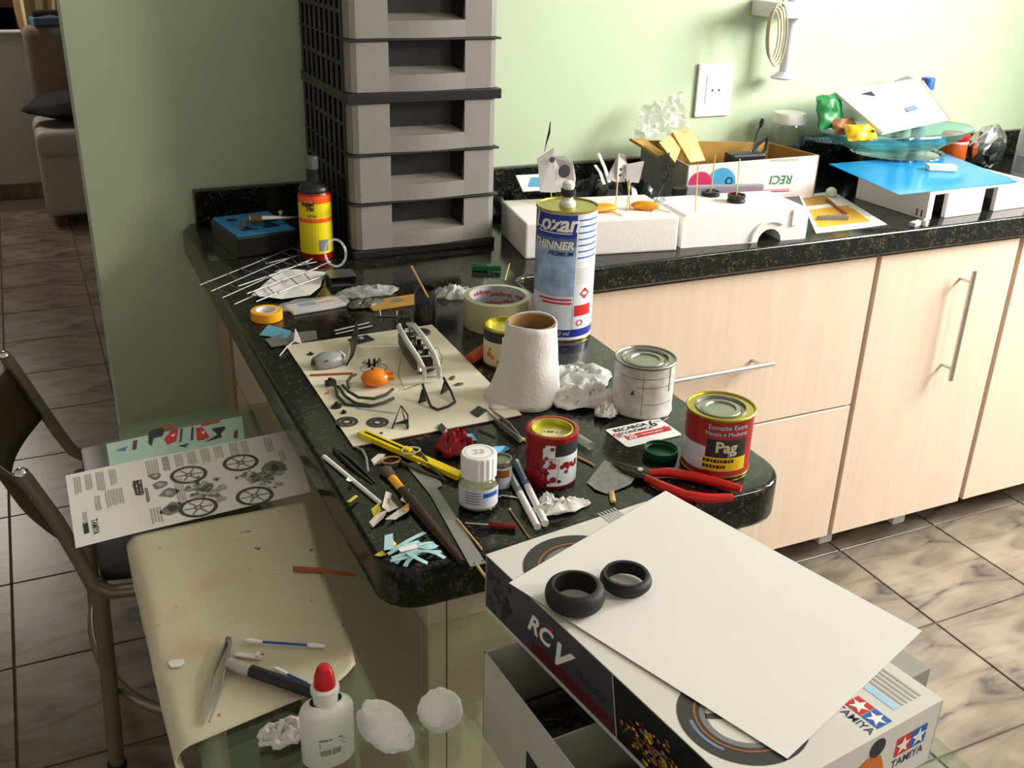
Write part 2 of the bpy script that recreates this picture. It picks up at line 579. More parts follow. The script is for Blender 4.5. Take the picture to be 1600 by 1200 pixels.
def ring2d(g, cx, cy, r0, r1, z, n=32, a0=0.0, a1=2 * PI):
    vs = []
    for k in range(n + 1):
        a = a0 + (a1 - a0) * k / n
        vs += [(cx + r0 * math.cos(a), cy + r0 * math.sin(a), z), (cx + r1 * math.cos(a), cy + r1 * math.sin(a), z)]
    return g.add(vs, [(2 * k, 2 * k + 1, 2 * k + 3, 2 * k + 2) for k in range(n)])

def star(cx, cy, r, a0=PI / 2, k=0.40):
    return [(cx + (r if i % 2 == 0 else r * k) * math.cos(a0 + i * PI / 5), cy + (r if i % 2 == 0 else r * k) * math.sin(a0 + i * PI / 5)) for i in range(10)]

def plane_map(o, ux, uy):
    o = Vector(o); ux = Vector(ux); uy = Vector(uy)
    return lambda pts, lift=0.0: [o + ux * p[0] + uy * p[1] for p in pts]

# ================================================================ drawer tower
def build_tower():
    t = thing('drawer_tower', 'tall grey and black plastic drawer tower standing against green wall', 'drawer tower', (0.687, 1.855, 0.9), 0.0)
    Wd, Dp = 0.148, 0.335                       # half width, depth
    levels = [(0.020, 0.106), (0.112, 0.199), (0.205, 0.295), (0.316, 0.404), (0.410, 0.498), (0.504, 0.592)]
    g = G().box(-Wd - 0.002, Wd + 0.002, 0.006, Dp, 0.0, 0.018)
    g.build('base', 'black_plastic', t, bevel=0.004)
    for z0, z1, ov in ((0.107, 0.111, 0.003), (0.200, 0.204, 0.003), (0.296, 0.315, 0.005), (0.405, 0.409, 0.003), (0.499, 0.503, 0.003), (0.593, 0.612, 0.005)):
        G().box(-Wd - ov, Wd + ov, -0.004, Dp, z0, z1).build('rim', 'black_plastic', t, bevel=0.0015)
    G().box(-Wd + 0.006, Wd - 0.006, Dp - 0.01, Dp - 0.002, 0.018, 0.6).build('back_panel', 'black_plastic', t)
    for sx in (-1, 1):
        x0 = sx * (Wd - 0.003)
        G().box(min(x0, x0 - sx * 0.002), max(x0, x0 - sx * 0.002), 0.02, Dp - 0.01, 0.018, 0.6).build('side_panel', 'black_matte', t)
        for k in range(9):
            y = 0.028 + k * 0.036
            G().box(min(x0, x0 + sx * 0.006), max(x0, x0 + sx * 0.006), y, y + 0.014, 0.018, 0.596).build('side_slat', 'black_plastic', t, bevel=0.002, seg=1)
        for z in (0.06, 0.15, 0.25, 0.36, 0.45, 0.55):
            G().box(min(x0, x0 + sx * 0.005), max(x0, x0 + sx * 0.005), 0.03, Dp - 0.012, z, z + 0.008).build('side_rail', 'black_plastic', t)
    a, b = 0.072, 0.078                          # handle opening from -a to b
    for z0, z1 in levels:
        h = z1 - z0
        zl = z0 + 0.030
        g = G()
        # two stiles, rounded at the outer edge
        for sx, xi, xo in ((-1, -a, -Wd), (1, b, Wd)):
            prof = [(xi, 0.0), (xo - sx * 0.016, 0.002), (xo - sx * 0.006, 0.006), (xo, 0.016), (xo, 0.03), (xi, 0.03)]
            g.prism(prof, z0, z1)
        # lower lip, slightly bowed forward
        n = 8
        for k in range(n):
            xa = -a + (b + a) * k / n
            xb = -a + (b + a) * (k + 1) / n
            ya = -0.006 * math.sin(PI * k / n)
            yb = -0.006 * math.sin(PI * (k + 1) / n)
            g.add([(xa, ya, z0), (xb, yb, z0), (xb, yb, zl), (xa, ya, zl), (xa, 0.02, z0), (xb, 0.02, z0), (xb, 0.012, zl + 0.002), (xa, 0.012, zl + 0.002)],
                  [(0, 1, 2, 3), (3, 2, 6, 7), (0, 4, 5, 1)])
        dr = g.build('drawer', 'tower_grey', t)
        # sloped scoop behind the lip and the dark hollow above it
        g = G().add([(-a, 0.012, zl + 0.002), (b, 0.012, zl + 0.002), (b - 0.012, 0.042, zl + 0.009), (-a, 0.042, zl + 0.009)], [(0, 1, 2, 3)])
        g.build('scoop', 'tower_grey', dr)
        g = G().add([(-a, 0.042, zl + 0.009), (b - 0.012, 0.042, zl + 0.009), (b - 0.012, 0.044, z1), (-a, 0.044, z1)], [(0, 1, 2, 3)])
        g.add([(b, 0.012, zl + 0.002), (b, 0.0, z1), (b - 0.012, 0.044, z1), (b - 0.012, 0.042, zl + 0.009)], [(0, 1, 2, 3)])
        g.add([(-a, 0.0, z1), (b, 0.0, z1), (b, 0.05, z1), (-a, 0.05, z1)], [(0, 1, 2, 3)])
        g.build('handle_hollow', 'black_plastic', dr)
    return t
build_tower()

# ================================================================ glass table
gt = thing('glass_table', 'clear greenish glass table pushed against the peninsula', 'table')
ZT = 0.80
poly = [(0.058, 0.36), (0.712, 0.36), (0.712, 0.868), (0.316, 0.868), (0.316, 1.50), (0.058, 1.50)]
G().prism(poly, ZT - 0.008, ZT).build('glass_top', 'table_glass', gt)
for x, y in ((0.105, 0.66), (0.105, 1.12), (0.66, 0.66), (0.66, 0.42)):
    G().lathe([(0.018, 0), (0.018, ZT - 0.014), (0.03, ZT - 0.012), (0.03, ZT - 0.0085)], 16, (x, y, 0)).build('leg', 'steel', gt, smooth=True)

# ================================================================ cloth on the glass
def cloth_mat():
    m = mat('cloth', s(208, 196, 170), 0.9, var=0.05, vscale=5, bump=0.25, bscale=500)
    nt = m.node_tree
    b = nt.nodes['Principled BSDF']
    src = b.inputs['Base Color'].links[0].from_socket
    tc = nt.nodes.new('ShaderNodeTexCoord')
    def layer(src, scale, lo, hi, col, seed):
        mp = nt.nodes.new('ShaderNodeMapping'); mp.inputs['Location'].default_value = (seed, seed * 0.7, 0)
        nt.links.new(tc.outputs['Object'], mp.inputs[0])
        n = nt.nodes.new('ShaderNodeTexNoise'); n.inputs['Scale'].default_value = scale; n.inputs['Detail'].default_value = 3
        nt.links.new(mp.outputs[0], n.inputs['Vector'])
        r = nt.nodes.new('ShaderNodeMapRange'); r.inputs[1].default_value = lo; r.inputs[2].default_value = hi
        nt.links.new(n.outputs['Fac'], r.inputs[0])
        mx = nt.nodes.new('ShaderNodeMix'); mx.data_type = 'RGBA'
        nt.links.new(r.outputs[0], mx.inputs['Factor'])
        nt.links.new(src, mx.inputs['A']); mx.inputs['B'].default_value = (*col, 1)
        return mx.outputs['Result']
    src = layer(src, 9, 0.60, 0.95, s(205, 140, 80), 3.1)
    src = layer(src, 7, 0.62, 0.95, s(150, 135, 110), 7.7)
    src = layer(src, 70, 0.71, 0.75, s(80, 75, 65), 1.3)
    nt.links.new(src, b.inputs['Base Color'])
cloth_mat()
def build_cloth():
    left = [(0.0584, 1.1758, 0.8030), (0.0522, 0.9481, 0.8030), (0.0491, 0.7964, 0.8030)]
    right = [(0.2625, 1.1767, 0.8030), (0.2372, 0.9979, 0.8030), (0.2306, 0.8618, 0.8030), (0.2260, 0.8303, 0.8030)]
    yf, yn = 1.17, 0.755
    def xr(y):
        pts = [(Vector(p).y, Vector(p).x) for p in right]
        pts.sort()
        if y <= pts[0][0]:
            return pts[0][1]
        for (a, xa), (b, xb) in zip(pts, pts[1:]):
            if y <= b:
                return xa + (xb - xa) * (y - a) / (b - a)
        return pts[-1][1]
    def fn(u, v):
        # v: near to far edge, u: hanging left edge over the table edge to the right edge
        near = 0.765 + 0.050 * u
        if u > 0.85:
            near += 0.018 * ((u - 0.85) / 0.15) ** 2
        y = near + (yf - near) * v
        xl = 0.052
        w = xr(y) - xl
        sl = u * (w + 0.085) - 0.085
        wob = 0.002 * nz(sl * 9, y * 9, 2)
        if sl >= 0:
            return (xl + sl, y, 0.8035 + max(0, wob))
        a = -sl
        r = 0.016
        if a < r * PI / 2:
            t = a / r
            return (xl - r * math.sin(t) + wob, y, 0.8035 - r * (1 - math.cos(t)))
        dn = a - r * PI / 2
        curl = 0.012 * (1 - v) ** 3
        return (xl - r + wob + curl * math.sin(dn * 40) + 0.02 * dn, y, 0.8035 - r - dn)
    o = G().grid(40, 44, fn).build('cloth', 'cloth', smooth=True, solid=0.0012)
    tag(o, 'stained cream cloth draped over the left edge of the glass table', 'cloth')
build_cloth()

# ================================================================ chair at the glass table
mat('chair_tube', s(140, 136, 122), 0.28, metal=0.55)
mat('chair_seat', (0.015, 0.014, 0.014), 0.4)
mat('chair_back', s(78, 66, 50), 0.4, metal=0.5, var=0.1)
def build_chair():
    t = thing('tube_chair', 'chrome tube chair with black seat and curved back at the glass table', 'chair')
    def arcp(y):
        k = 0.018 if y < 1.8 else 0.0
        return [(-0.105 + k, y, 0.69), (-0.07 + k, y, 0.60), (-0.035 + k * 0.5, y, 0.51), (-0.015, y, 0.465), (0.012, y, 0.442), (0.05, y, 0.437), (0.27, y, 0.437)]
    for y in (1.60, 2.12):
        fr = G().tube(arcp(y), 0.0125, 12).build('back_post', 'chair_tube', t, smooth=True)
        G().ball((-0.107 + (0.018 if y < 1.8 else 0), y, 0.695), 0.012, 0.012, 0.010).build('end_cap', 'chrome', fr, smooth=True)
    def fb(u, v):
        y = 1.60 + 0.52 * u
        return (-0.052 - 0.045 * v - 0.075 * math.sin(PI * u) + 0.014 * (1 - u) - 0.008 * u, y, 0.55 + 0.12 * v)
    G().grid(16, 4, fb).build('backrest', 'chair_back', t, smooth=True, solid=0.008)
    G().prism([(0.0, 1.62), (0.0, 2.10), (0.05, 2.11), (0.28, 2.09), (0.30, 2.05), (0.30, 1.67), (0.28, 1.63), (0.05, 1.61)], 0.45, 0.478).build('seat', 'chair_seat', t, bevel=0.01, smooth=True)
    for x, y, dx, dy in ((-0.005, 1.645, -0.02, 0.02), (-0.005, 2.07, -0.02, -0.01), (0.27, 1.66, 0.02, 0.01), (0.27, 2.05, 0.02, 0.0)):
        lg = G().tube([(x, y, 0.437), (x + dx * 0.5, y + dy * 0.5, 0.2), (x + dx, y + dy, 0.012)], 0.0145, 12).build('leg', 'chair_tube', t, smooth=True)
        G().lathe([(0.017, 0), (0.018, 0.01), (0.0165, 0.016)], 14, (x + dx, y + dy, 0)).build('rubber_foot', 'rubber', lg, smooth=True)
    pts = [(0.125 + 0.155 * math.cos(2 * PI * k / 40), 1.86 + 0.30 * math.sin(2 * PI * k / 40), 0.18) for k in range(40)]
    G().tube(pts, 0.010, 10, closed=True).build('foot_ring', 'chair_tube', t, smooth=True)
build_chair()

# ================================================================ model kit box: lid, tray, grey carton, paper, tyres
LA = 0.137
lid = thing('model_kit_box', 'white model kit box lid with printed motorcycle wheels on top', 'box lid', (0.4595, 0.587, 0.9002), LA)
hw, hl, hh, th = 0.1025, 0.1765, 0.0628, 0.0015
g = G().box(-hw, hw, -hl, hl, hh - th, hh)
for x0, x1, y0, y1 in ((-hw, -hw + th, -hl, hl), (hw - th, hw, -hl, hl), (-hw, hw, -hl, -hl + th), (-hw, hw, hl - th, hl)):
    g.box(x0, x1, y0, y1, 0, hh - th)
g.build('lid_shell', 'card_white', lid)
def quad(name, parent, pts, m):
    return G().add(pts, [list(range(len(pts)))]).build(name, m, parent)
e = 0.0003
# left long side: grey photo panel, dark panel with rider, lettering
xs = -hw - e
quad('side_print', lid, [(xs, hl - 0.002, 0.005), (xs, -0.030, 0.005), (xs, -0.018, hh - 0.001), (xs, hl - 0.002, hh - 0.001)], 'lid_side_photo')
quad('side_print', lid, [(xs, -0.0315, 0.005), (xs, -hl + 0.002, 0.005), (xs, -hl + 0.002, hh - 0.001), (xs, -0.0195, hh - 0.001)], 'lid_side_dark')
g = G()
text_on(g, 'RC', 0.026, (xs - e, 0.085, 0.036), (0, -1, 0), (0, 0, 1), shear=0.35, bold=0.0008, sx=1.05)
text_on(g, 'V', 0.034, (xs - e, 0.056, 0.030), (0, -1, 0), (0, 0, 1), shear=0.5, bold=0.0012, sx=1.1)
g.build('side_lettering', 'ink_white', lid)
g = text_on(G(), 'n', 0.010, (xs - 2 * e, 0.066, 0.050), (0, -1, 0), (0, 0, 1), shear=0.35, bold=0.0006)
g.build('side_lettering', 'ink_red', lid)
g = text_on(G(), 'MotoGP', 0.0125, (xs - e, 0.006, 0.030), (0, -1, 0), (0, 0, 1))
g.build('side_lettering', 'ink_black', lid)
random.seed(4)
g = G()
y = 0.095
while y > -0.024:
    w = random.uniform(0.003, 0.007)
    hgt = random.uniform(0.010, 0.013)
    g.add([(xs - e, y, 0.008), (xs - e, y - w, 0.008), (xs - e, y - w, 0.008 + hgt), (xs - e, y, 0.008 + hgt)], [(0, 1, 2, 3)])
    y -= w + 0.0012
g.build('side_red_line', 'ink_darkred', lid)
for m, n, sd in (('ink_copper', 60, 3), ('ink_darkred', 50, 2), ('ink_yellow', 45, 1), ('ink_grey', 22, 5)):
    random.seed(sd)
    g = G()
    for k in range(n):
        yc = -0.075 + random.gauss(0, 0.016)
        zc = 0.026 + random.gauss(0, 0.009)
        if zc < 0.008 or zc > hh - 0.008:
            continue
        r = random.uniform(0.0008, 0.0030)
        st = random.uniform(0.3, 1.0)
        pl = circle(0, 0, r, 6, random.random())
        g.add([(xs - e * (1 + sd), yc + p[0], zc + p[1] * st) for p in pl], [list(range(6))])
    g.build('side_rider_print', m, lid)['kind'] = 'stuff'
g = G()
for k in range(40):
    random.seed(k)
    yc = hl - 0.024 + random.gauss(0, 0.012); zc = 0.03 + random.gauss(0, 0.012)
    if 0.008 < zc < hh - 0.006 and yc < hl - 0.005:
        pl = circle(yc, zc, random.uniform(0.001, 0.004), 5, random.random())
        g.add([(xs - e, p[0], p[1]) for p in pl], [list(range(5))])
g.build('side_machine_print', 'ink_black', lid)['kind'] = 'stuff'
# two printed wheels on top
for cx, cy, r in ((0.408, 0.693, 0.0555), (0.4275, 0.4725, 0.050)):
    c = loc(lid, (cx, cy, 0.963))
    z = hh + 0.0003
    w = ring2d(G(), c.x, c.y, r * 0.66, r, z, 40).build('printed_tyre', 'ink_tyre', lid)
    ring2d(G(), c.x, c.y, r * 0.72, r * 0.755, z + 0.0002, 40).build('printed_stripe', 'ink_copper', w)
    ring2d(G(), c.x, c.y, r * 0.79, r * 0.85, z + 0.0002, 10, 2.7, 3.6).build('printed_shine', 'ink_steelblue', w)
    ring2d(G(), c.x, c.y, r * 0.56, r * 0.66, z, 40).build('printed_rim', 'ink_grey', w)
    g = ring2d(G(), c.x, c.y, 0, r * 0.18, z, 16)
    for k in range(3):
        a = 0.5 + k * 2 * PI / 3
        g.add([(c.x + r * q * math.cos(a + d), c.y + r * q * math.sin(a + d), z) for q, d in ((0.15, -0.5), (0.58, -0.09), (0.58, 0.09), (0.15, 0.5))], [(0, 1, 2, 3)])
    g.build('printed_hub', 'ink_dark', w)
# emblem on top near the front right corner: two squares with stars, word and small text
def emblem(parent, o, ux, uy, w, name='emblem'):
    ux = Vector(ux); uy = Vector(uy); o = Vector(o)
    nrm = ux.cross(uy).normalized() * 0.0002
    pt = lambda x, y, k=0: o + ux * x + uy * y + nrm * k
    for i, m in ((0, 'ink_red'), (1, 'ink_blue')):
        G().add([pt(i * w + a * w * 0.97, b * w) for a, b in ((0, 0), (1, 0), (1, 1), (0, 1))], [(0, 1, 2, 3)]).build(name, m, parent)
        st = star((i + 0.49) * w, 0.48 * w, 0.5 * w)
        G().add([pt(x, y, 1) for x, y in st] + [pt((i + 0.49) * w, 0.48 * w, 1)], [(k, (k + 1) % 10, 10) for k in range(10)]).build(name, 'ink_white', parent)
    g = text_on(G(), 'TAMIYA', w * 0.62, pt(w * 0.98, -w * 0.42), ux, uy, sx=0.95, bold=0.0001)
    g.build('emblem_word', 'ink_navy', parent)
o_ = loc(lid, (0.5092, 0.4533, 0.9632))
emblem(lid, (o_.x, o_.y, hh + 0.0003), (0, -1, 0), (1, 0, 0), 0.0165)
emblem(lid, (0.052, -hl - e, 0.028), (1, 0, 0), (0, 0, 1), 0.0185)
g = G()
for k in range(5):
    y0 = hl * 0 - 0.098 - 0.001 * k
    g.box(0.068 + k * 0.0052, 0.0705 + k * 0.0052, -hl + 0.012, -0.115, hh, hh + 0.0003)
g.build('small_print', 'ink_light', lid)
G().box(0.0585, 0.0655, -hl + 0.012, -0.125, hh, hh + 0.0003).build('small_print', 'ink_lightblue', lid)
# rider printed on the front end of the lid
yf = -hl - e
for m, pts in (('ink_orange', [(-0.005, 0.012), (-0.002, 0.03), (0.006, 0.038), (0.018, 0.044), (0.034, 0.040), (0.040, 0.028), (0.044, 0.008), (0.030, 0.004), (0.01, 0.004)]),
               ('ink_black', circle(0.028, 0.050, 0.009, 12)), ('ink_dark', circle(0.036, 0.014, 0.010, 12)), ('ink_yellow', [(0.004, 0.020), (0.012, 0.034), (0.016, 0.026), (0.010, 0.012)])):
    G().add([(x, yf - (0.0002 if m != 'ink_orange' else 0), z) for x, z in pts], [list(range(len(pts)))]).build('rider_print', m, lid)
# letter K and fine print at the far corner
g = text_on(G(), 'K', 0.017, loc(lid, (0.5328, 0.7772, 0.9634)), (-0.1, 1, 0), (-1, -0.1, 0), bold=0.0008)
g.build('corner_letter', 'ink_navy', lid)
g = G()
for k in range(6):
    p = loc(lid, (0.4711, 0.7629, 0.9634))
    g.box(p.x + k * 0.004 - 0.002, p.x + k * 0.004, p.y - 0.012 - 0.002 * (k % 3), p.y + 0.010, hh, hh + 0.0003)
g.build('small_print', 'ink_light', lid)

# tray: the open lower half under the lid
tr = thing('kit_box_tray', 'open white cardboard kit tray on the glass under the box lid', 'box tray', (0.308, 0.690, 0.8004), 0.055)
tw, tl, thh = 0.185, 0.335, 0.0992
g = G().box(0, tw, -tl, 0, 0, 0.002)
for x0, x1, y0, y1 in ((0, 0.0018, -tl, 0), (tw - 0.0018, tw, -tl, 0), (0, tw, -0.0018, 0), (0, tw, -tl, -tl + 0.0018)):
    g.box(x0, x1, y0, y1, 0.002, thh)
g.build('tray_shell', 'card_inner', tr)
G().add([(-0.0004, -0.085, 0.0), (-0.0004, -0.25, 0.0), (-0.0004, -0.25, 0.035), (-0.0004, -0.085, 0.055)], [(0, 1, 2, 3)]).build('side_print', 'ink_black', tr)
G().box(0.002, tw - 0.002, -0.112, -0.110, 0.002, 0.085).build('divider', 'card_inner', tr)
def sprue(name, label, p0, rz, w, l, m, group, seed, r=0.0016, nb=4):
    t = thing(name, label, 'sprue', p0, rz, group)
    g = G().tube([(0, 0, 0), (w, 0, 0), (w, l, 0), (0, l, 0)], r, 6, closed=True)
    random.seed(seed)
    for k in range(1, nb):
        g.tube([(0, l * k / nb, 0), (w, l * k / nb, 0)], r, 6)
    g.build('runner', m, t)
    for k in range(nb * 3):
        x = random.uniform(0.01, w - 0.01); y = random.uniform(0.008, l - 0.008)
        a = random.uniform(0, PI)
        q = random.uniform(0.006, 0.014)
        G().bar((x - q * math.cos(a), y - q * math.sin(a), 0), (x + q * math.cos(a), y + q * math.sin(a), 0), random.uniform(0.004, 0.01), 0.003).build('moulded_part', m, t, bevel=0.001, seg=1)
    return t
sprue('part_sprue', 'black plastic sprue lying at the back of the open kit tray', (0.33, 0.595, 0.845), 0.06, 0.15, 0.075, 'black_plastic', None, 3)
sprue('part_sprue', 'black plastic sprue in the middle of the open kit tray', (0.335, 0.44, 0.838), 0.1, 0.15, 0.11, 'black_plastic', None, 5)
o = G().box(0.327, 0.49, 0.40, 0.57, 0.803, 0.832).build('parts_carton', 'card_grey', bevel=0.002)
tag(o, 'flat grey inner carton lying inside the open kit tray', 'carton')
o = G().box(0.335, 0.475, 0.590, 0.668, 0.8035, 0.842).build('parts_carton', 'lid_side_photo', bevel=0.002)
tag(o, 'flat dark printed carton at the back of the kit tray', 'carton')
# grey carton
gc = thing('grey_carton', 'grey cardboard carton under the right side of the box lid', 'carton', (0.676, 0.512, 0.8004), 0.12)
G().box(-0.125, 0, 0, 0.215, 0, 0.0990).build('carton_body', 'card_grey', gc, bevel=0.0015)
G().box(-0.125, 0, 0.100, 0.101, 0.0990, 0.0993).build('flap_seam', 'ink_dark', gc)

# paper
pq = [(0.5562, 0.7830, 0.9636), (0.6315, 0.4961, 0.9636), (0.4300, 0.4229, 0.9636), (0.3339, 0.6960, 0.9636)]
def fpaper(u, v):
    a = Vector(pq[3]).lerp(Vector(pq[0]), u)
    b = Vector(pq[2]).lerp(Vector(pq[1]), u)
    p = a.lerp(b, v)
    return (p.x, p.y, 0.9644 + 0.0012 * max(0, nz(u * 2, v * 2, 5)) + 0.004 * max(0, (u + v - 1.6)) ** 2)
o = G().grid(14, 18, fpaper).build('paper_sheet', 'paper', solid=0.0003)
tag(o, 'large blank white sheet of paper lying across the kit box lid', 'paper')
def tyre(label, c, R, r_in, h, rz=0):
    t = thing('rubber_tyre', label, 'tyre', c, 0.0, 'two slick model tyres on the paper')
    prof = [(r_in, 0.001), (r_in + 0.002, 0.0), (R - 0.006, 0.0)]
    n = 9
    for k in range(n + 1):
        a = -PI / 2 + PI * k / n
        prof.append((R - 0.006 + 0.006 * math.cos(a), h / 2 + (h / 2) * math.sin(a)))
    prof += [(r_in + 0.002, h), (r_in, h - 0.001), (r_in + 0.0012, h * 0.85), (r_in + 0.0012, h * 0.15), (r_in, 0.001)]
    G().lathe(prof, 40).build('tread', 'rubber', t, smooth=True)
    b = G()
    ring2d(b, 0, 0, r_in + 0.0003, r_in + 0.0022, h + 0.0002, 40)
    b.build('bead', 'black_plastic', t)
    return t
tyre('thicker black rubber model tyre on the paper, nearer the dark printed box side', (0.3735, 0.6445, 0.9660), 0.0265, 0.0185, 0.0200)
tyre('thinner black rubber model tyre on the paper, farther from box edge', (0.4290, 0.6510, 0.9660), 0.0235, 0.0185, 0.0125)

# ================================================================ cans, bottles, rolls
mat('tin', s(150, 148, 140), 0.35, metal=0.9, var=0.1)
mat('tin_gold', s(175, 160, 60), 0.3, metal=0.85, var=0.08)
mat('tin_gold_inside', s(190, 185, 70), 0.35, metal=0.5)
mat('lbl_blue', s(32, 52, 150), 0.3, var=0.03)
mat('lbl_cloud', s(150, 172, 210), 0.35, var=0.32, vscale=45)
mat('lbl_pale', s(205, 212, 226), 0.35, var=0.10, vscale=60)
mat('lbl_white', s(222, 224, 230), 0.35, var=0.03)
mat('can_red', s(150, 26, 22), 0.3, var=0.12, vscale=50)
mat('can_red_paint', s(142, 18, 18), 0.35, var=0.15, vscale=90)
mat('can_greywhite', s(196, 194, 186), 0.4, var=0.18, vscale=70)
mat('note_paper', s(208, 200, 160), 0.7)
mat('yellow_spray', s(226, 206, 20), 0.3, var=0.05)
mat('orange_label', s(236, 90, 30), 0.3, var=0.05)
mat('tape_yellow', s(236, 166, 24), 0.5, var=0.05)
mat('tape_clear', s(206, 200, 160), 0.25, var=0.03, trans=0.25)
mat('card_core', s(150, 116, 78), 0.8, var=0.08)
mat('tape_core_print', s(190, 190, 190), 0.6, var=0.04)
mat('jar_dark', s(44, 44, 44), 0.2, var=0.2)
mat('liquid_tan', s(176, 166, 130), 0.2, trans=0.2)
mat('tissue', s(222, 218, 214), 0.9, var=0.02, vscale=30, bump=0.35, bscale=220)
mat('green_plastic', s(12, 86, 52), 0.35, var=0.08)
mat('pliers_red', s(196, 28, 22), 0.32, var=0.05)
mat('iron_dark', s(70, 66, 60), 0.4, metal=0.8)
mat('orange_rag', s(186, 74, 40), 0.6, var=0.15)
mat('sandpaper', s(158, 160, 158), 0.85, var=0.15, vscale=160, bump=0.4, bscale=700)
mat('wood_stick', s(214, 180, 112), 0.6, var=0.06)
mat('clear_cap', s(120, 122, 120), 0.2, trans=0.3)

def can_body(t, R, H, body, rim='tin', lid='tin', depth=0.006, inner=0.80):
    G().lathe([(0, 0.0), (R - 0.001, 0.0), (R, 0.0015), (R, 0.003), (R - 0.0008, 0.004), (R - 0.0008, H - 0.004)], 44).build('can_wall', body, t, smooth=True)
    G().lathe([(R - 0.0008, 0.0005), (R + 0.0006, 0.001), (R + 0.0006, 0.0028), (R - 0.0008, 0.0034)], 44).build('bottom_rim', rim, t, smooth=True)
    top = G().lathe([(R - 0.0008, H - 0.004), (R + 0.0008, H - 0.003), (R + 0.001, H - 0.001), (R, H), (R - 0.0015, H - 0.0004), (R - 0.0025, H - 0.0022), (R * inner, H - 0.0022)], 44).build('top_rim', rim, t, smooth=True)
    return top

def pressed_lid(t, R, H, inner, m):
    r = R * inner
    G().lathe([(r, H - 0.0022), (r - 0.0005, H - 0.0005), (r - 0.002, H - 0.0005), (r - 0.003, H - 0.004), (r * 0.80, H - 0.0045), (r * 0.76, H - 0.003), (r * 0.58, H - 0.0028), (r * 0.54, H - 0.0048), (0, H - 0.0045)], 40).build('lid', m, t, smooth=True)
    g = G()
    for k in range(36):
        a = 2 * PI * k / 36
        g.box(-0.0007, 0.0007, -0.0007, 0.0007, 0, 0.001)
        for i in range(8):
            x, y, z = g.v[-8 + i]
            rr = r * 0.90
            g.v[-8 + i] = (x * math.cos(a) - y * math.sin(a) + rr * math.cos(a), x * math.sin(a) + y * math.cos(a) + rr * math.sin(a), z + H - 0.0044)
    o = g.build('lid_beads', m, t)
    o['kind'] = 'stuff'

# --- thinner can
c = (0.7442, 1.3828, 0.9000); R = 0.0481; Hh = 0.2108
t = thing('thinner_can', 'tall blue and white thinner can with a white spout', 'can', c)
ph = face_cam(c)
can_body(t, R, Hh, 'lbl_pale', 'tin_gold', 'tin_gold', inner=0.30)
G().lathe([(R - 0.0022, Hh - 0.0024), (R * 0.5, Hh - 0.0026), (0, Hh - 0.0026)], 36).build('lid', 'tin_gold', t, smooth=True)
r1 = R - 0.0004
G().patch(r1, ph - 1.7, ph + 0.36, Hh * 0.80, Hh * 0.975, 18).build('label_panel', 'lbl_blue', t)
G().patch(r1, ph - 1.7, ph + 0.36, Hh * 0.36, Hh * 0.80, 18).build('label_panel', 'lbl_cloud', t)
G().patch(r1, ph - 1.7, ph + 0.36, Hh * 0.74, Hh * 0.80, 18).build('label_band', 'lbl_blue', t).location.z = -0.0001
G().patch(r1, ph - 1.7, ph + 1.6, Hh * 0.035, Hh * 0.095, 22).build('label_band', 'lbl_blue', t)
G().patch(r1, ph + 0.36, ph + 1.6, Hh * 0.10, Hh * 0.975, 14).build('label_panel', 'lbl_white', t)
g = text_on_cyl(G(), 'Lozan', Hh * 0.165, r1 + 0.0005, ph - 0.42, Hh * 0.905, shear=0.2, bold=0.0010)
g.build('label_lettering', 'ink_white', t)
G().patch(r1 + 0.0003, ph - 1.1, ph + 0.2, Hh * 0.835, Hh * 0.842, 10).build('label_underline', 'ink_white', t)
g = text_on_cyl(G(), 'THINNER', Hh * 0.082, r1 + 0.0005, ph - 0.50, Hh * 0.745, shear=0.2, bold=0.0005)
g.build('label_lettering', 'ink_white', t)
g = text_on_cyl(G(), 'PREMIUM', Hh * 0.046, r1 + 0.0005, ph - 0.16, Hh * 0.685, shear=0.2, bold=0.0003)
g.build('label_lettering', 'ink_navy', t)
g = G()
for k in range(7):
    z = Hh * (0.93 - 0.047 * k)
    g.patch(r1 + 0.0003, ph + 0.42, ph + 1.35, z, z + 0.0022, 8)
g.build('label_lines', 'ink_blue', t)
g = G()
for k in range(8):
    z = Hh * (0.565 - 0.016 * k)
    g.patch(r1 + 0.0003, ph + 0.42, ph + 1.35, z, z + 0.0009, 8)
g.build('label_fine_print', 'ink_light', t)
g = G()
for k, (a0, a1) in enumerate(((-0.9, 0.28), (-0.75, 0.30))):
    z = Hh * (0.325 - 0.028 * k)
    g.patch(r1 + 0.0003, ph + a0, ph + a1, z, z + 0.003, 10)
g.build('label_lines', 'ink_red', t)
zc = Hh * 0.375
G().add([((r1 + 0.0006) * math.cos(ph + 0.78 + dx), (r1 + 0.0006) * math.sin(ph + 0.78 + dx), zc + dz) for dx, dz in ((-0.2, 0), (0, -0.0095), (0.2, 0), (0, 0.0095))], [(0, 1, 2, 3)]).build('hazard_diamond', 'ink_red', t)
G().patch(r1 + 0.0003, ph + 0.40, ph + 1.1, Hh * 0.20, Hh * 0.285, 8).build('label_block', 'ink_red', t)
g = G()
for k in range(14):
    a = 2 * PI * k / 14; b2 = 2 * PI * (k + 1) / 14
    q = [(0.13 * math.cos(w) , 0.0052 * math.sin(w)) for w in (a, b2)]
    q2 = [(0.095 * math.cos(w), 0.0038 * math.sin(w)) for w in (a, b2)]
    pts = [q[0], q[1], q2[1], q2[0]]
    g.add([((r1 + 0.0005) * math.cos(ph + 0.62 + x), (r1 + 0.0005) * math.sin(ph + 0.62 + x), Hh * 0.145 + z) for x, z in pts], [(0, 1, 2, 3)])
g.build('label_mark', 'ink_red', t)
g = text_on_cyl(G(), '900 ml', Hh * 0.05, r1 + 0.0005, ph - 0.05, Hh * 0.065, shear=0.2)
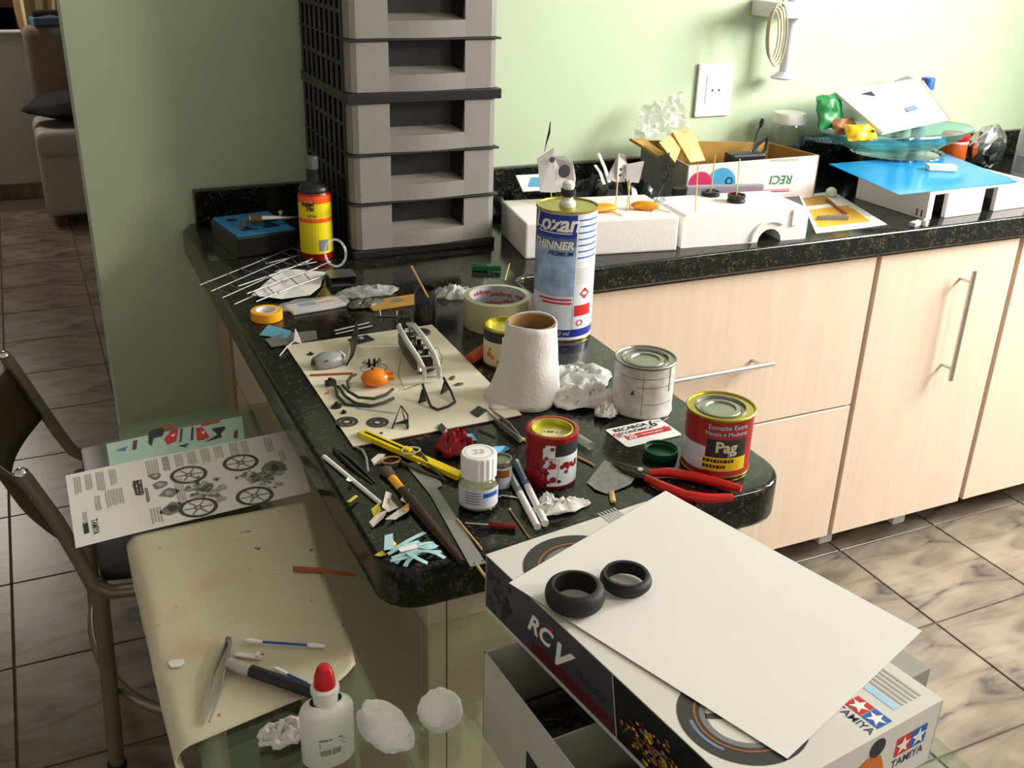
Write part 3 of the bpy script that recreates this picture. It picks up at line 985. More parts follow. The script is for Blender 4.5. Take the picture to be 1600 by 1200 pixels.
g.build('label_lettering', 'ink_white', t)
sp = G().lathe([(0.013, Hh - 0.003), (0.0125, Hh + 0.004), (0.008, Hh + 0.008), (0.007, Hh + 0.018)], 20).build('spout', 'white_plastic', t, smooth=True)
G().lathe([(0.0105, Hh + 0.013), (0.0115, Hh + 0.017), (0.0115, Hh + 0.024)], 18).build('spout_collar', 'jar_dark', sp, smooth=True)
G().lathe([(0.0085, Hh + 0.024), (0.010, Hh + 0.029), (0.009, Hh + 0.034), (0.005, Hh + 0.037), (0, Hh + 0.037)], 18).build('spout_cap', 'bottle_cap_grey' if 'bottle_cap_grey' in MATS else 'white_plastic', sp, smooth=True)

# --- grey-white paint can
c = (0.7144, 1.0830, 0.9000); R = 0.0416; Hh = 0.0768
t = thing('paint_can', 'closed paint can with blotchy greyish white wall near the recharge card', 'can', c, 0, 'paint cans on the peninsula')
ph = face_cam(c)
can_body(t, R, Hh, 'can_greywhite', 'tin', inner=0.80)
pressed_lid(t, R, Hh, 0.80, 'tin')
g = G()
for a0, a1, z in ((-0.9, 1.2, 0.78), (-0.2, 1.2, 0.62), (0.05, 1.2, 0.30)):
    g.patch(R - 0.0004, ph + a0, ph + a1, Hh * z, Hh * z + 0.0006, 12)
g.patch(R - 0.0004, ph + 0.0, ph + 0.012, Hh * 0.1, Hh * 0.9, 2).patch(R - 0.0004, ph + 0.98, ph + 1.01, Hh * 0.5, Hh * 0.95, 2)
g.build('wall_scratches', 'ink_dark', t)
G().add([((R - 0.0003) * math.cos(ph - 0.35 + dx), (R - 0.0003) * math.sin(ph - 0.35 + dx), Hh * 0.5 + dz) for dx, dz in ((-0.05, -0.002), (0.06, -0.003), (0.06, 0.005))], [(0, 1, 2)]).build('wall_chip', 'ink_black', t)

# --- red enamel can with gold rim
c = (0.7164, 0.9119, 0.9000); R = 0.0419; Hh = 0.0796
t = thing('paint_can', 'closed dark red enamel can with gold rim and white lettering', 'can', c, 0, 'paint cans on the peninsula')
ph = face_cam(c)
can_body(t, R, Hh, 'can_red', 'tin_gold', inner=0.76)
pressed_lid(t, R, Hh, 0.76, 'tin')
r1 = R - 0.0004
g = text_on_cyl(G(), 'Esmalte Extra', Hh * 0.115, r1 + 0.0004, ph + 0.32, Hh * 0.86)
text_on_cyl(g, 'Metais e Madeiras', Hh * 0.095, r1 + 0.0004, ph + 0.30, Hh * 0.755)
g.build('label_lettering', 'ink_lightblue', t)
G().patch(r1, ph - 0.28, ph + 0.95, Hh * 0.36, Hh * 0.66, 14).build('label_block', 'ink_black', t)
G().patch(r1, ph - 1.3, ph - 0.30, Hh * 0.12, Hh * 0.52, 10).build('label_panel', 'lbl_pale', t)
g = text_on_cyl(G(), 'Pag', Hh * 0.25, r1 + 0.0004, ph + 0.30, Hh * 0.53, bold=0.0006)
text_on_cyl(g, 'Já', Hh * 0.10, r1 + 0.0004, ph + 0.42, Hh * 0.41)
g.build('label_lettering', 'note_paper', t)
G().patch(r1, ph - 0.45, ph + 1.0, Hh * 0.13, Hh * 0.36, 14).build('label_panel', 'ink_yellow', t)
g = G()
random.seed(8)
for z, n in ((0.275, 9), (0.18, 7)):
    a = -0.34
    for k in range(n):
        w = random.uniform(0.05, 0.11)
        g.patch(r1 + 0.0003, ph + a, ph + a + w, Hh * z, Hh * (z + 0.055), 2)
        a += w + 0.025
g.build('label_fine_print', 'ink_black', t)

# --- open red can with a note inside
c = (0.5094, 0.9570, 0.9000); R = 0.0308; Hh = 0.0673
t = thing('paint_can', 'open red paint can with a handwritten note in its greenish inside', 'can', c, 0, 'paint cans on the peninsula')
ph = face_cam(c)
G().lathe([(0, 0), (R - 0.001, 0), (R, 0.0015), (R, Hh - 0.003), (R + 0.0012, Hh - 0.0025), (R + 0.0012, Hh - 0.0008), (R, Hh), (R - 0.004, Hh), (R - 0.0055, Hh - 0.0015)], 44).build('can_wall', 'can_red_paint', t, smooth=True)
G().lathe([(R - 0.0055, Hh - 0.0012), (R - 0.006, Hh - 0.0005), (R - 0.0075, Hh - 0.0005), (R - 0.0085, Hh - 0.007), (R - 0.011, Hh - 0.0075), (0, Hh - 0.0075)], 40).build('inner_lid', 'tin_gold_inside', t, smooth=True)
G().prism([(-0.0125, -0.010), (0.013, -0.012), (0.0145, 0.004), (0.006, 0.0085), (-0.010, 0.006)], Hh - 0.0073, Hh - 0.0068).build('note', 'note_paper', t).rotation_euler[2] = ph + PI / 2
g = text_on(G(), '188 c.f', 0.0085, (0, 0, Hh - 0.0064), (math.cos(ph + PI / 2), math.sin(ph + PI / 2), 0), (-math.cos(ph), -math.sin(ph), 0), shear=0.3)
g.build('note_writing', 'ink_black', t)
r1 = R + 0.0003
G().patch(r1, ph - 0.30, ph + 0.16, Hh * 0.42, Hh * 0.86, 6).build('label_panel', 'lbl_white', t)
G().patch(r1, ph + 0.18, ph + 1.5, Hh * 0.64, Hh * 0.88, 12).build('label_block', 'ink_black', t)
G().patch(r1, ph - 0.1, ph + 1.5, Hh * 0.06, Hh * 0.64, 14).build('label_panel', 'lbl_white', t).location.z = 0.0002
g = G()
random.seed(12)
for k in range(16):
    a = ph + 0.75 + random.gauss(0, 0.2); z = Hh * (0.42 + random.gauss(0, 0.07))
    pl = circle(0, 0, random.uniform(0.0015, 0.0038), 7, random.random())
    g.add([((r1 + 0.0005) * math.cos(a + x / R), (r1 + 0.0005) * math.sin(a + x / R), z + y) for x, y in pl], [list(range(7))])
for k in range(26):
    a = ph - 0.2 + random.gauss(0, 0.22); z = Hh * (0.40 + random.gauss(0, 0.2))
    z = min(max(z, 0.006), Hh * 0.84)
    pl = circle(0, 0, random.uniform(0.0015, 0.0045), 7, random.random())
    g.add([((r1 + 0.0005) * math.cos(a + x / R), (r1 + 0.0005) * math.sin(a + x / R), z + y) for x, y in pl], [list(range(7))])
g.build('paint_smears', 'can_red_paint', t)['kind'] = 'stuff'
g = G()
for k in range(4):
    g.patch(r1 + 0.0004, ph - 0.08, ph + 0.22, Hh * (0.60 - 0.05 * k), Hh * (0.60 - 0.05 * k) + 0.0008, 3)
g.patch(r1 + 0.0004, ph + 0.30, ph + 0.315, Hh * 0.15, Hh * 0.6, 1)
g.build('label_fine_print', 'ink_grey', t)
G().add([((r1 + 0.0006) * math.cos(ph + 0.36 + x / R), (r1 + 0.0006) * math.sin(ph + 0.36 + x / R), Hh * 0.16 + y) for x, y in circle(0, 0, 0.0022, 12)], [list(range(12))]).build('label_mark', 'ink_black', t)

# --- can with yellow inside behind the paper roll
c = (0.6041, 1.2969, 0.9000); R = 0.0329; Hh = 0.0621
t = thing('paint_can', 'open can with bright yellow inside standing behind the paper roll', 'can', c, 0, 'paint cans on the peninsula')
ph = face_cam(c)
G().lathe([(0, 0), (R - 0.001, 0), (R, 0.0015), (R, Hh - 0.003), (R + 0.001, Hh - 0.0025), (R + 0.001, Hh - 0.0006), (R, Hh), (R - 0.003, Hh), (R - 0.004, Hh - 0.008), (0, Hh - 0.008)], 40).build('can_wall', 'tin_gold', t, smooth=True)
G().lathe([(R - 0.0035, Hh - 0.0065), (R * 0.4, Hh - 0.0060), (0, Hh - 0.0060)], 32).build('paint_surface', 'tin_gold_inside', t, smooth=True)
r1 = R + 0.0003
G().patch(r1, ph - 1.6, ph + 1.6, Hh * 0.68, Hh * 0.94, 20).build('label_block', 'ink_black', t)
G().patch(r1, ph - 1.6, ph - 0.15, Hh * 0.08, Hh * 0.68, 12).build('label_panel', 'note_paper', t)
G().patch(r1, ph - 0.15, ph + 1.6, Hh * 0.08, Hh * 0.86, 12).build('label_panel', 'lbl_pale', t).location.z = 0.0001
g = G()
for a, z, r in ((-0.75, 0.50, 0.003), (-0.8, 0.36, 0.005), (-0.6, 0.3, 0.0035), (-0.3, 0.2, 0.003)):
    g.add([((r1 + 0.0004) * math.cos(ph + a + x / R), (r1 + 0.0004) * math.sin(ph + a + x / R), Hh * z + y) for x, y in circle(0, 0, r, 8)], [list(range(8))])
g.build('paint_drips', 'ink_orange', t)['kind'] = 'stuff'

# --- paper roll: a tapering cone of white paper on a cardboard core
c = (0.5823, 1.1683, 0.9000); R = 0.0404; Rt = 0.0342; Hh = 0.1141
t = thing('paper_roll', 'white paper roll tapering up around a brown cardboard core', 'paper roll', c)
def fcone(u, v):
    a = 2 * PI * u
    rr = R + (Rt - R) * v
    fl = 0.004 * (1 - v) ** 2 * (1 + math.sin(3 * a + 1)) + (0.020 * max(0, math.cos(a - face_cam(c) + 1.3)) ** 3) * (1 - v) ** 3
    rr += fl + 0.0012 * nz(math.cos(a) * 3, math.sin(a) * 3, v * 4)
    return (rr * math.cos(a), rr * math.sin(a), 0.0012 + Hh * v + 0.002 * math.sin(a * 2) * v)
G().grid(44, 14, fcone).build('paper_wrap', 'tissue', t, smooth=True, solid=0.0018)
G().lathe([(Rt - 0.004, Hh * 0.1), (Rt - 0.0035, Hh), (Rt - 0.0022, Hh + 0.0012), (Rt - 0.001, Hh)], 36).build('cardboard_core', 'card_core', t, smooth=True)
def flap(u, v):
    a = face_cam(c) - 1.15 + 0.75 * u
    rr = R - 0.002 + 0.030 * v * (0.4 + 0.6 * math.sin(PI * min(1, u * 1.2)))
    return (rr * math.cos(a), rr * math.sin(a), 0.0045 * (1 - v) ** 2 + 0.0045 + 0.0015 * nz(u * 5, v * 5, 3))
G().grid(12, 5, flap).build('loose_flap', 'tissue', t, smooth=True, solid=0.0006)

# --- packing tape
c = (0.6581, 1.4494, 0.9000); R = 0.0551; Hh = 0.0504
t = thing('packing_tape', 'wide roll of clear packing tape beside the thinner can', 'tape roll', c)
ph = face_cam(c)
ri = R * 0.83
G().lathe([(ri + 0.0015, 0), (R - 0.001, 0), (R, 0.001), (R, Hh - 0.001), (R - 0.001, Hh), (ri + 0.0015, Hh), (ri + 0.0015, 0)], 48).build('tape_layers', 'tape_clear', t, smooth=True)
G().lathe([(ri, 0), (ri + 0.0015, 0), (ri + 0.0015, Hh + 0.0004), (ri, Hh + 0.0004), (ri, 0)], 48).build('core', 'tape_core_print', t, smooth=True)
g = G()
for a, z, sz in ((-0.15, 0.72, 0.011), (0.65, 0.82, 0.010), (-0.6, 0.50, 0.010), (0.2, 0.42, 0.010), (-1.1, 0.75, 0.010), (1.2, 0.6, 0.010)):
    vs, fs = text2d('adelbras', sz, bold=0.0002)
    aa = ph + PI + a
    rr = ri - 0.0005
    g.add([(rr * math.cos(aa - x / rr), rr * math.sin(aa - x / rr), Hh * z + y) for x, y in vs], fs)
g.build('core_lettering', 'ink_red', t)

# --- masking tape
c = (0.3126, 1.6047, 0.9000); R = 0.0259; Hh = 0.0157
t = thing('masking_tape', 'small roll of yellow masking tape near the left counter edge', 'tape roll', c)
ri = R * 0.64
G().lathe([(ri + 0.001, 0), (R - 0.001, 0), (R, 0.001), (R, Hh - 0.001), (R - 0.001, Hh), (ri + 0.001, Hh), (ri + 0.001, 0)], 36).build('tape_layers', 'tape_yellow', t, smooth=True)
G().lathe([(ri, 0), (ri + 0.001, 0), (ri + 0.001, Hh + 0.0003), (ri, Hh + 0.0003), (ri, 0)], 36).build('core', 'white_plain', t, smooth=True)

# --- dark jar with a stick in it
c = (0.5515, 1.4991, 0.9000); R = 0.0185; Hh = 0.0591
t = thing('dark_jar', 'small dark glass jar with black paint, in front of the tower', 'jar', c)
G().lathe([(0, 0), (R - 0.001, 0), (R, 0.002), (R, Hh * 0.86), (R * 0.93, Hh * 0.9), (R * 0.93, Hh), (R * 0.84, Hh), (R * 0.84, Hh * 0.86), (R * 0.88, Hh * 0.8), (R * 0.88, Hh * 0.5), (0, Hh * 0.5)], 28).build('glass', 'jar_dark', t, smooth=True)
G().lathe([(R * 0.94, Hh * 0.91), (R * 1.0, Hh * 0.925), (R * 0.94, Hh * 0.94)], 28).build('thread', 'jar_dark', t, smooth=True)
p = Vector(c)
o = G().tube([(p.x + R * 0.5, p.y - R * 0.3, p.z + Hh * 0.52), (0.5074, 1.4400, 1.0189)], 0.0016, 7).build('stir_stick', 'wood_stick', smooth=True)
tag(o, 'thin pale wooden stick standing in the dark jar', 'stick')

# --- white-capped bottle
c = (0.4039, 0.9294, 0.9000); R = 0.0227; Hh = 0.0687
t = thing('cement_bottle', 'squat clear glass bottle with a ribbed white screw cap', 'bottle', c)
ph = face_cam(c)
G().lathe([(0, 0), (R * 0.8, 0), (R, 0.004), (R, Hh * 0.50), (R * 0.93, Hh * 0.57), (R * 0.82, Hh * 0.60), (R * 0.82, Hh * 0.66)], 36).build('glass', 'bottle_glass', t, smooth=True)
G().lathe([(0, 0.002), (R * 0.78, 0.002), (R * 0.95, 0.005), (R * 0.95, Hh * 0.40), (0, Hh * 0.40)], 32).build('liquid', 'liquid_tan', t, smooth=True)
G().patch(R + 0.0004, ph - 1.3, ph + 1.3, Hh * 0.12, Hh * 0.46, 16).build('label', 'lbl_pale', t)
G().patch(R + 0.0007, ph + 0.25, ph + 1.1, Hh * 0.32, Hh * 0.40, 8).build('label_bar', 'ink_blue', t)
g = G()
for k in range(5):
    g.patch(R + 0.0007, ph - 0.7, ph + 0.1, Hh * (0.40 - 0.05 * k), Hh * (0.40 - 0.05 * k) + 0.0012, 6)
g.build('label_fine_print', 'ink_grey', t)
cp = G()
n = 72
prof = [(0.90, 0.60), (0.90, 0.965), (0.87, 0.99), (0.82, 1.0), (0.0, 1.0)]
vs = []
for pr, pz in prof[:-1]:
    for k in range(n):
        rr = R * pr * (1.0 if (k // 2) % 2 == 0 or pz > 0.98 else 0.965)
        vs.append((rr * math.cos(2 * PI * k / n), rr * math.sin(2 * PI * k / n), Hh * pz))
vs.append((0, 0, Hh))
fs = [(j * n + k, j * n + (k + 1) % n, (j + 1) * n + (k + 1) % n, (j + 1) * n + k) for j in range(3) for k in range(n)] + [(3 * n + k, 3 * n + (k + 1) % n, 4 * n) for k in range(n)]
cap = cp.add(vs, fs).build('screw_cap', 'white_plain', t)
g = G()
ring2d(g, 0, 0, R * 0.66, R * 0.70, Hh + 0.0003, 32)
text_on(g, '23', 0.014, (0, 0, Hh + 0.0004), (1, -0.2, 0), (0.2, 1, 0), bold=0.0003)
g.build('cap_relief', 'tape_core_print', cap)

# --- little tin behind it
c = (0.4474, 0.9638, 0.9000); R = 0.0129; Hh = 0.0353
t = thing('small_jar', 'little printed tin half hidden behind the white-capped bottle', 'jar', c)
G().lathe([(0, 0), (R, 0), (R, Hh * 0.78), (R * 0.95, Hh * 0.8)], 26).build('glass', 'lbl_pale', t, smooth=True)
G().lathe([(R * 1.04, Hh * 0.78), (R * 1.06, Hh * 0.97), (R * 1.0, Hh), (R * 0.86, Hh), (R * 0.84, Hh - 0.002), (0, Hh - 0.002)], 26).build('lid', 'tin', t, smooth=True)
ph = face_cam(c)
G().patch(R + 0.0003, ph - 0.5, ph + 0.9, Hh * 0.42, Hh * 0.7, 8).build('label_block', 'ink_copper', t)

# --- spray bottle
c = (0.4774, 1.9040, 0.9000); R = 0.0312; Hh = 0.1314
t = thing('spray_bottle', 'yellow and red labelled spray bottle with black neck and clear cap', 'bottle', c)
ph = face_cam(c)
G().lathe([(0, 0), (R * 0.9, 0), (R, 0.004), (R, Hh * 0.95), (R * 0.93, Hh)], 32).build('bottle_wall', 'can_red', t, smooth=True)
r1 = R + 0.0003
G().patch(r1, ph - 2.2, ph + 2.2, Hh * 0.12, Hh * 0.58, 24).build('label_panel', 'yellow_spray', t)
G().patch(r1, ph - 2.2, ph + 2.2, Hh * 0.58, Hh * 0.64, 24).build('label_band', 'orange_label', t)
G().patch(r1, ph - 2.2, ph + 2.2, Hh * 0.64, Hh * 0.86, 24).build('label_panel', 'yellow_spray', t)
G().patch(r1, ph - 2.2, ph + 2.2, Hh * 0.86, Hh * 0.97, 24).build('label_band', 'orange_label', t)
G().add([((r1 + 0.0004) * math.cos(ph - 0.4 + x / R), (r1 + 0.0004) * math.sin(ph - 0.4 + x / R), Hh * 0.83 + y) for x, y in circle(0, 0, 0.011, 18)], [list(range(18))]).build('label_mark', 'tape_yellow', t)
g = text_on_cyl(G(), 'super', 0.012, r1 + 0.0008, ph - 0.45, Hh * 0.86, bold=0.0005, shear=0.2)
text_on_cyl(g, 'Fix', 0.012, r1 + 0.0008, ph - 0.30, Hh * 0.79, bold=0.0005, shear=0.2)
text_on_cyl(g, 'spray', 0.009, r1 + 0.0008, ph - 0.2, Hh * 0.69)
g.build('label_lettering', 'ink_black', t)
G().patch(r1 + 0.0003, ph + 0.15, ph + 0.75, Hh * 0.16, Hh * 0.33, 6).build('barcode', 'ink_grey', t)
G().lathe([(R * 0.93, Hh), (R * 0.96, Hh + 0.003), (R * 0.85, Hh + 0.012), (R * 0.42, Hh + 0.020), (R * 0.40, Hh + 0.042), (R * 0.30, Hh + 0.044)], 28).build('neck', 'black_plastic', t, smooth=True)
G().lathe([(R * 0.36, Hh + 0.036), (R * 0.37, Hh + 0.062), (R * 0.33, Hh + 0.066), (0, Hh + 0.067)], 22).build('cap', 'clear_cap', t, smooth=True)
# clear tube loop leaning on it
q = Vector((0.4826, 1.8673, 0.9000))
pts = []
for k in range(26):
    a = 2 * PI * k / 26
    pts.append((q.x + 0.012 + 0.020 * math.cos(a), q.y - 0.034 + 0.008 * math.sin(a), 0.9275 + 0.024 * math.sin(a)))
o = G().tube(pts, 0.0024, 8, closed=True).build('clear_hose', 'clear_bag', smooth=True)
tag(o, 'loop of clear plastic hose leaning on the yellow spray bottle', 'hose')

# ================================================================ white board with model parts
mat('board', s(226, 216, 194), 0.55, var=0.02, vscale=12)
mat('board_edge', s(90, 40, 34), 0.6)
mat('silver_paint', s(214, 213, 208), 0.25, metal=0.3)
mat('engine_dark', s(46, 44, 42), 0.35, metal=0.6, var=0.3, vscale=300)
mat('engine_brass', s(120, 105, 60), 0.4, metal=0.7, var=0.3, vscale=200)
mat('tank_orange', s(226, 122, 10), 0.35, var=0.06)
mat('hose_green', s(50, 62, 40), 0.45, var=0.2)
mat('fairing_grey', s(138, 138, 138), 0.35, var=0.08, vscale=60)
mat('disc_grey', s(98, 96, 92), 0.35, metal=0.6)
mat('pencil_rust', s(172, 84, 40), 0.5, var=0.1)
mat('bronze', s(120, 96, 60), 0.5, var=0.1)
mat('knife_yellow', s(232, 204, 0), 0.35, var=0.04)
mat('steel_dull', s(146, 144, 138), 0.45, metal=0.2, var=0.05)
mat('steel_dark', s(88, 86, 80), 0.4, metal=0.7)
mat('brass_wire', s(196, 150, 96), 0.3, metal=0.9)
mat('brush_brown', s(54, 26, 20), 0.35, var=0.1)
mat('bristle', s(74, 62, 50), 0.8, var=0.2, vscale=300)
mat('red_wrap', s(150, 18, 36), 0.3, var=0.15)
mat('pale_blue', s(170, 208, 216), 0.6, var=0.04)
mat('sky_blue', s(96, 160, 190), 0.55, var=0.06)
mat('scrap_white', s(226, 216, 206), 0.7, var=0.02)
mat('scrap_yellow', s(205, 190, 60), 0.6, var=0.08)
mat('screwdriver_red', s(130, 22, 14), 0.3, trans=0.2)
mat('pen_blue', s(90, 120, 170), 0.35)

bq = [(0.3125, 1.4710, 0.9000), (0.5541, 1.4761, 0.9000), (0.5479, 1.1185, 0.9000), (0.3120, 1.1137, 0.9000)]
t = thing('work_board', 'off-white rectangular board carrying the loose model parts', 'board')
G().prism(bq, 0.9005, 0.9034).build('board_sheet', 'board', t)
g = G()
for i in range(4):
    a = Vector(bq[i]); b = Vector(bq[(i + 1) % 4])
    nrm = (b - a).cross(Vector((0, 0, 1))).normalized()
    c0 = sum((Vector(q) for q in bq), Vector()) / 4
    if nrm.dot(a - c0) < 0:
        nrm = -nrm
    a2 = a + nrm * 0.0003; b2 = b + nrm * 0.0003
    g.add([(a2.x, a2.y, 0.9006), (b2.x, b2.y, 0.9006), (b2.x, b2.y, 0.9024), (a2.x, a2.y, 0.9024)], [(0, 1, 2, 3)])
g.build('edge_band', 'board_edge', t)
ZB = 0.9036

def rod(name, label, cat, a, b, r, m, group=None, seg=8, flat=1.0, ra=None):
    o = G().tube([a, b], [ra if ra else r, r], seg, flat=flat).build(name, m, smooth=True)
    return tag(o, label, cat, group)

def scrap(name, label, cat, pts, m, z=0.9004, th=0.0006, group=None, curl=0.0, seed=0):
    """thin cut piece lying flat: outline in world points, given thickness"""
    poly = [(p[0], p[1]) for p in pts]
    if curl:
        cx = sum(p[0] for p in poly) / len(poly); cy = sum(p[1] for p in poly) / len(poly)
        n = len(poly)
        vs = []
        for lay in (0, th):
            for k, p in enumerate(poly):
                vs.append((p[0], p[1], z + lay + curl * (0.5 + 0.5 * math.sin(seed + 2.4 * k))))
            vs.append((cx, cy, z + lay))
        fs = []
        for k in range(n):
            k2 = (k + 1) % n
            fs += [(k, k2, n + 0), (n + 1 + k2, n + 1 + k, 2 * n + 1), (k, n + 1 + k, n + 1 + k2, k2)]
        o = G().add(vs, fs).build(name, m)
    else:
        o = G().prism(poly, z, z + th).build(name, m)
    return tag(o, label, cat, group)

def crumple(name, label, cat, c, sx, sy, h, m, seed=1, rz=0.0, n=30, rings=9, th=0.0006, group=None, freq=2.2, smooth=True, parent=None):
    """crumpled sheet: ridged folds rising from an irregular outline"""
    def fn(u, v):
        a = 2 * PI * u
        k = 1 + 0.32 * noise.noise(Vector((math.cos(a) * 1.7, math.sin(a) * 1.7, seed * 3.1)))
        x = v * k * math.cos(a) * sx
        y = v * k * math.sin(a) * sy
        r1 = 1 - abs(noise.noise(Vector((x / sx * freq, y / sy * freq, seed)))) * 2
        r2 = 1 - abs(noise.noise(Vector((x / sx * freq * 2.3, y / sy * freq * 2.3, seed + 9)))) * 2
        z = h * max(0.0, 0.55 * r1 + 0.45 * r2) * (1 - 0.75 * v ** 3) + 0.0008
        x += 0.10 * sx * noise.noise(Vector((x / sx * 4, y / sy * 4, seed + 4)))
        y += 0.10 * sy * noise.noise(Vector((x / sx * 4, y / sy * 4, seed + 7)))
        return (x * math.cos(rz) - y * math.sin(rz), x * math.sin(rz) + y * math.cos(rz), z)
    o = G().grid(n, rings, fn).build(name, m, parent, smooth=smooth, solid=th)
    o.location = c
    return tag(o, label, cat, group)

# --- chrome motorcycle frame with engine
def build_frame():
    a = Vector((0.4819, 1.4053, 0.9036)); b = Vector((0.4714, 1.2543, 0.9036))
    d = (b - a)
    L = d.length
    rz = math.atan2(d.y, d.x)
    t = thing('model_motorcycle_frame', 'chrome model motorcycle frame with engine on the white board', 'model frame', (a.x, a.y, ZB), rz)
    W2 = 0.014
    for sgn in (-1, 1):
        pts = [(-0.004, sgn * 0.006, 0.034), (0.012, sgn * 0.012, 0.037), (L * 0.45, sgn * W2, 0.034), (L * 0.8, sgn * 0.013, 0.030), (L * 0.97, sgn * 0.011, 0.022), (L * 0.97, sgn * 0.011, 0.006)]
        G().tube(pts, [0.003, 0.0042, 0.0045, 0.0042, 0.0035, 0.003], 8).build('side_spar', 'silver_paint', t, smooth=True)
        G().tube([(L * 0.80, sgn * 0.0125, 0.028), (L * 0.86, sgn * 0.013, 0.014), (L * 0.72, sgn * 0.012, 0.004)], 0.0022, 7).build('lower_strut', 'chrome', t, smooth=True)
    for x, z in ((L * 0.30, 0.032), (L * 0.80, 0.031), (L * 0.97, 0.024), (L * 0.97, 0.008)):
        G().bar((x, -0.012, z), (x, 0.012, z), 0.004, 0.003).build('cross_bar', 'chrome', t, bevel=0.0008, seg=1)
    G().box(0.004, L * 0.78, -0.0115, 0.0115, 0.004, 0.024).build('engine_block', 'engine_dark', t, bevel=0.002)
    G().box(L * 0.2, L * 0.7, -0.0125, 0.0125, 0.001, 0.010).build('sump', 'engine_brass', t, bevel=0.002)
    for k in range(4):
        for sgn in (-1, 1):
            x = L * (0.30 + 0.13 * k)
            G().lathe([(0.0026, 0.020), (0.0032, 0.030), (0.0036, 0.034), (0.0026, 0.034), (0.002, 0.026)], 10, (x, sgn * 0.0048, 0)).build('intake', 'chrome' if (k + (sgn > 0)) % 2 else 'engine_dark', t, smooth=True)
    G().tube([(-0.004, 0, 0.024), (-0.010, 0, 0.055)], 0.0022, 8).build('steering_stem', 'engine_dark', t, smooth=True)
    G().bar((-0.008, -0.010, 0.046), (-0.008, 0.010, 0.046), 0.004, 0.0025).build('fork_bridge', 'steel_dark', t)
    G().lathe([(0.003, 0.0), (0.004, 0.004), (0.003, 0.008)], 10, (-0.006, 0.011, 0.020)).build('bolt', 'chrome', t, smooth=True)
    G().bar((0.0, 0.020, 0.0), (-0.007, 0.012, 0.052), 0.003, 0.003).build('fork_leg', 'steel_dark', t)
    q = [loc(t, p) for p in ((0.4913, 1.3475, 0.9160), (0.5164, 1.3514, 0.9160), (0.5109, 1.3183, 0.9120), (0.5019, 1.3031, 0.9050))]
    G().tube(q, 0.0005, 5).build('cable', 'engine_dark', t)
    q = [loc(t, p) for p in ((0.4488, 1.3270, 0.9180), (0.4328, 1.2925, 0.9090), (0.4270, 1.2484, 0.9045), (0.4525, 1.2583, 0.9050))]
    G().tube(q, 0.0005, 5).build('cable', 'engine_dark', t)
build_frame()

# --- black paddock stands
def stand(label, uq, tri, r):
    t = thing('paddock_stand', label, 'model stand', (Vector(uq[0]).x, Vector(uq[0]).y, 0.9036), 0, 'black model stands on the white board')
    G().tube([loc(t, p) for p in uq], r, 7).build('tube_frame', 'black_plastic', t, smooth=True)
    for tr in tri:
        q = [loc(t, p) for p in tr]
        nrm = (q[1] - q[0]).cross(q[2] - q[0]).normalized() * 0.0012
        G().add([p + nrm for p in q] + [p - nrm for p in q], [(0, 1, 2), (5, 4, 3), (0, 3, 4, 1), (1, 4, 5, 2), (2, 5, 3, 0)]).build('side_plate', 'black_plastic', t)
def vtri(a, b, h):
    """upright thin triangle with its foot from a to b and height h"""
    a = Vector(a); b = Vector(b)
    m = (a + b) / 2
    return [a, b, Vector((m.x, m.y, a.z + h))]
uq = [(0.4417, 1.2151, 0.9250), (0.4410, 1.1960, 0.9140), (0.4414, 1.1823, 0.9055), (0.4469, 1.1699, 0.9053), (0.4633, 1.1742, 0.9053), (0.4773, 1.1833, 0.9056), (0.4796, 1.2035, 0.9120), (0.4798, 1.2332, 0.9210)]
stand('larger black U-shaped paddock stand in front of the chrome frame', uq, [vtri((0.4308, 1.2012, 0.9038), (0.4434, 1.2051, 0.9038), 0.020), vtri((0.4698, 1.2172, 0.9038), (0.4860, 1.2293, 0.9038), 0.018)], 0.0018)
uq = [(0.3728, 1.1411, 0.9046), (0.3932, 1.1664, 0.9220), (0.3906, 1.1320, 0.9046)]
stand('smaller black A-shaped stand beside the two brake discs', uq, [[(0.3782, 1.1520, 0.9050), (0.3953, 1.1453, 0.9050), (0.3950, 1.1466, 0.9110)]], 0.0014)
o = G().tube([(0.3937, 1.1651, 0.9225), (0.3995, 1.1569, 0.9120), (0.3926, 1.1352, 0.9046)], 0.001, 6).build('stand_brace', 'black_plastic')
tag(o, 'thin black brace rod leaning on the small A-shaped stand', 'rod')

# --- brake discs
for px, lab in (((0.3241, 1.1821, 0.9038), 'grey drilled brake disc at the lower left corner of board'), ((0.3608, 1.1656, 0.9038), 'grey drilled brake disc beside the small A-shaped stand')):
    t = thing('brake_disc', lab, 'brake disc', px, 0, 'brake discs on the white board')
    R = 0.0148
    g = ring2d(G(), 0, 0, R * 0.66, R, 0.0, 32)
    g.build('friction_ring', 'disc_grey', t, solid=0.0008)
    ring2d(G(), 0, 0, R * 0.28, R * 0.52, 0.0, 24).build('carrier', 'steel_dark', t, solid=0.0012)
    for k in range(6):
        a = k * PI / 3
        G().bar((R * 0.48 * math.cos(a), R * 0.48 * math.sin(a), 0), (R * 0.70 * math.cos(a), R * 0.70 * math.sin(a), 0), 0.0022, 0.001).build('spoke', 'steel_dark', t)
    for k in range(12):
        a = k * PI / 6 + 0.2
        G().lathe([(0.0006, 0.0006), (0, 0.0006)], 8, (R * 0.83 * math.cos(a), R * 0.83 * math.sin(a), 0)).build('hole', 'ink_black', t)
c = (0.5254, 1.4462, 0.9038); R = 0.0144
t = thing('mesh_disc', 'dark grey round mesh disc at the far edge of board', 'disc', c)
G().lathe([(0, 0.0), (R, 0.0), (R, 0.002), (R * 0.9, 0.003), (R * 0.85, 0.0015), (0, 0.0015)], 28).build('disc_body', 'disc_grey', t, smooth=True)
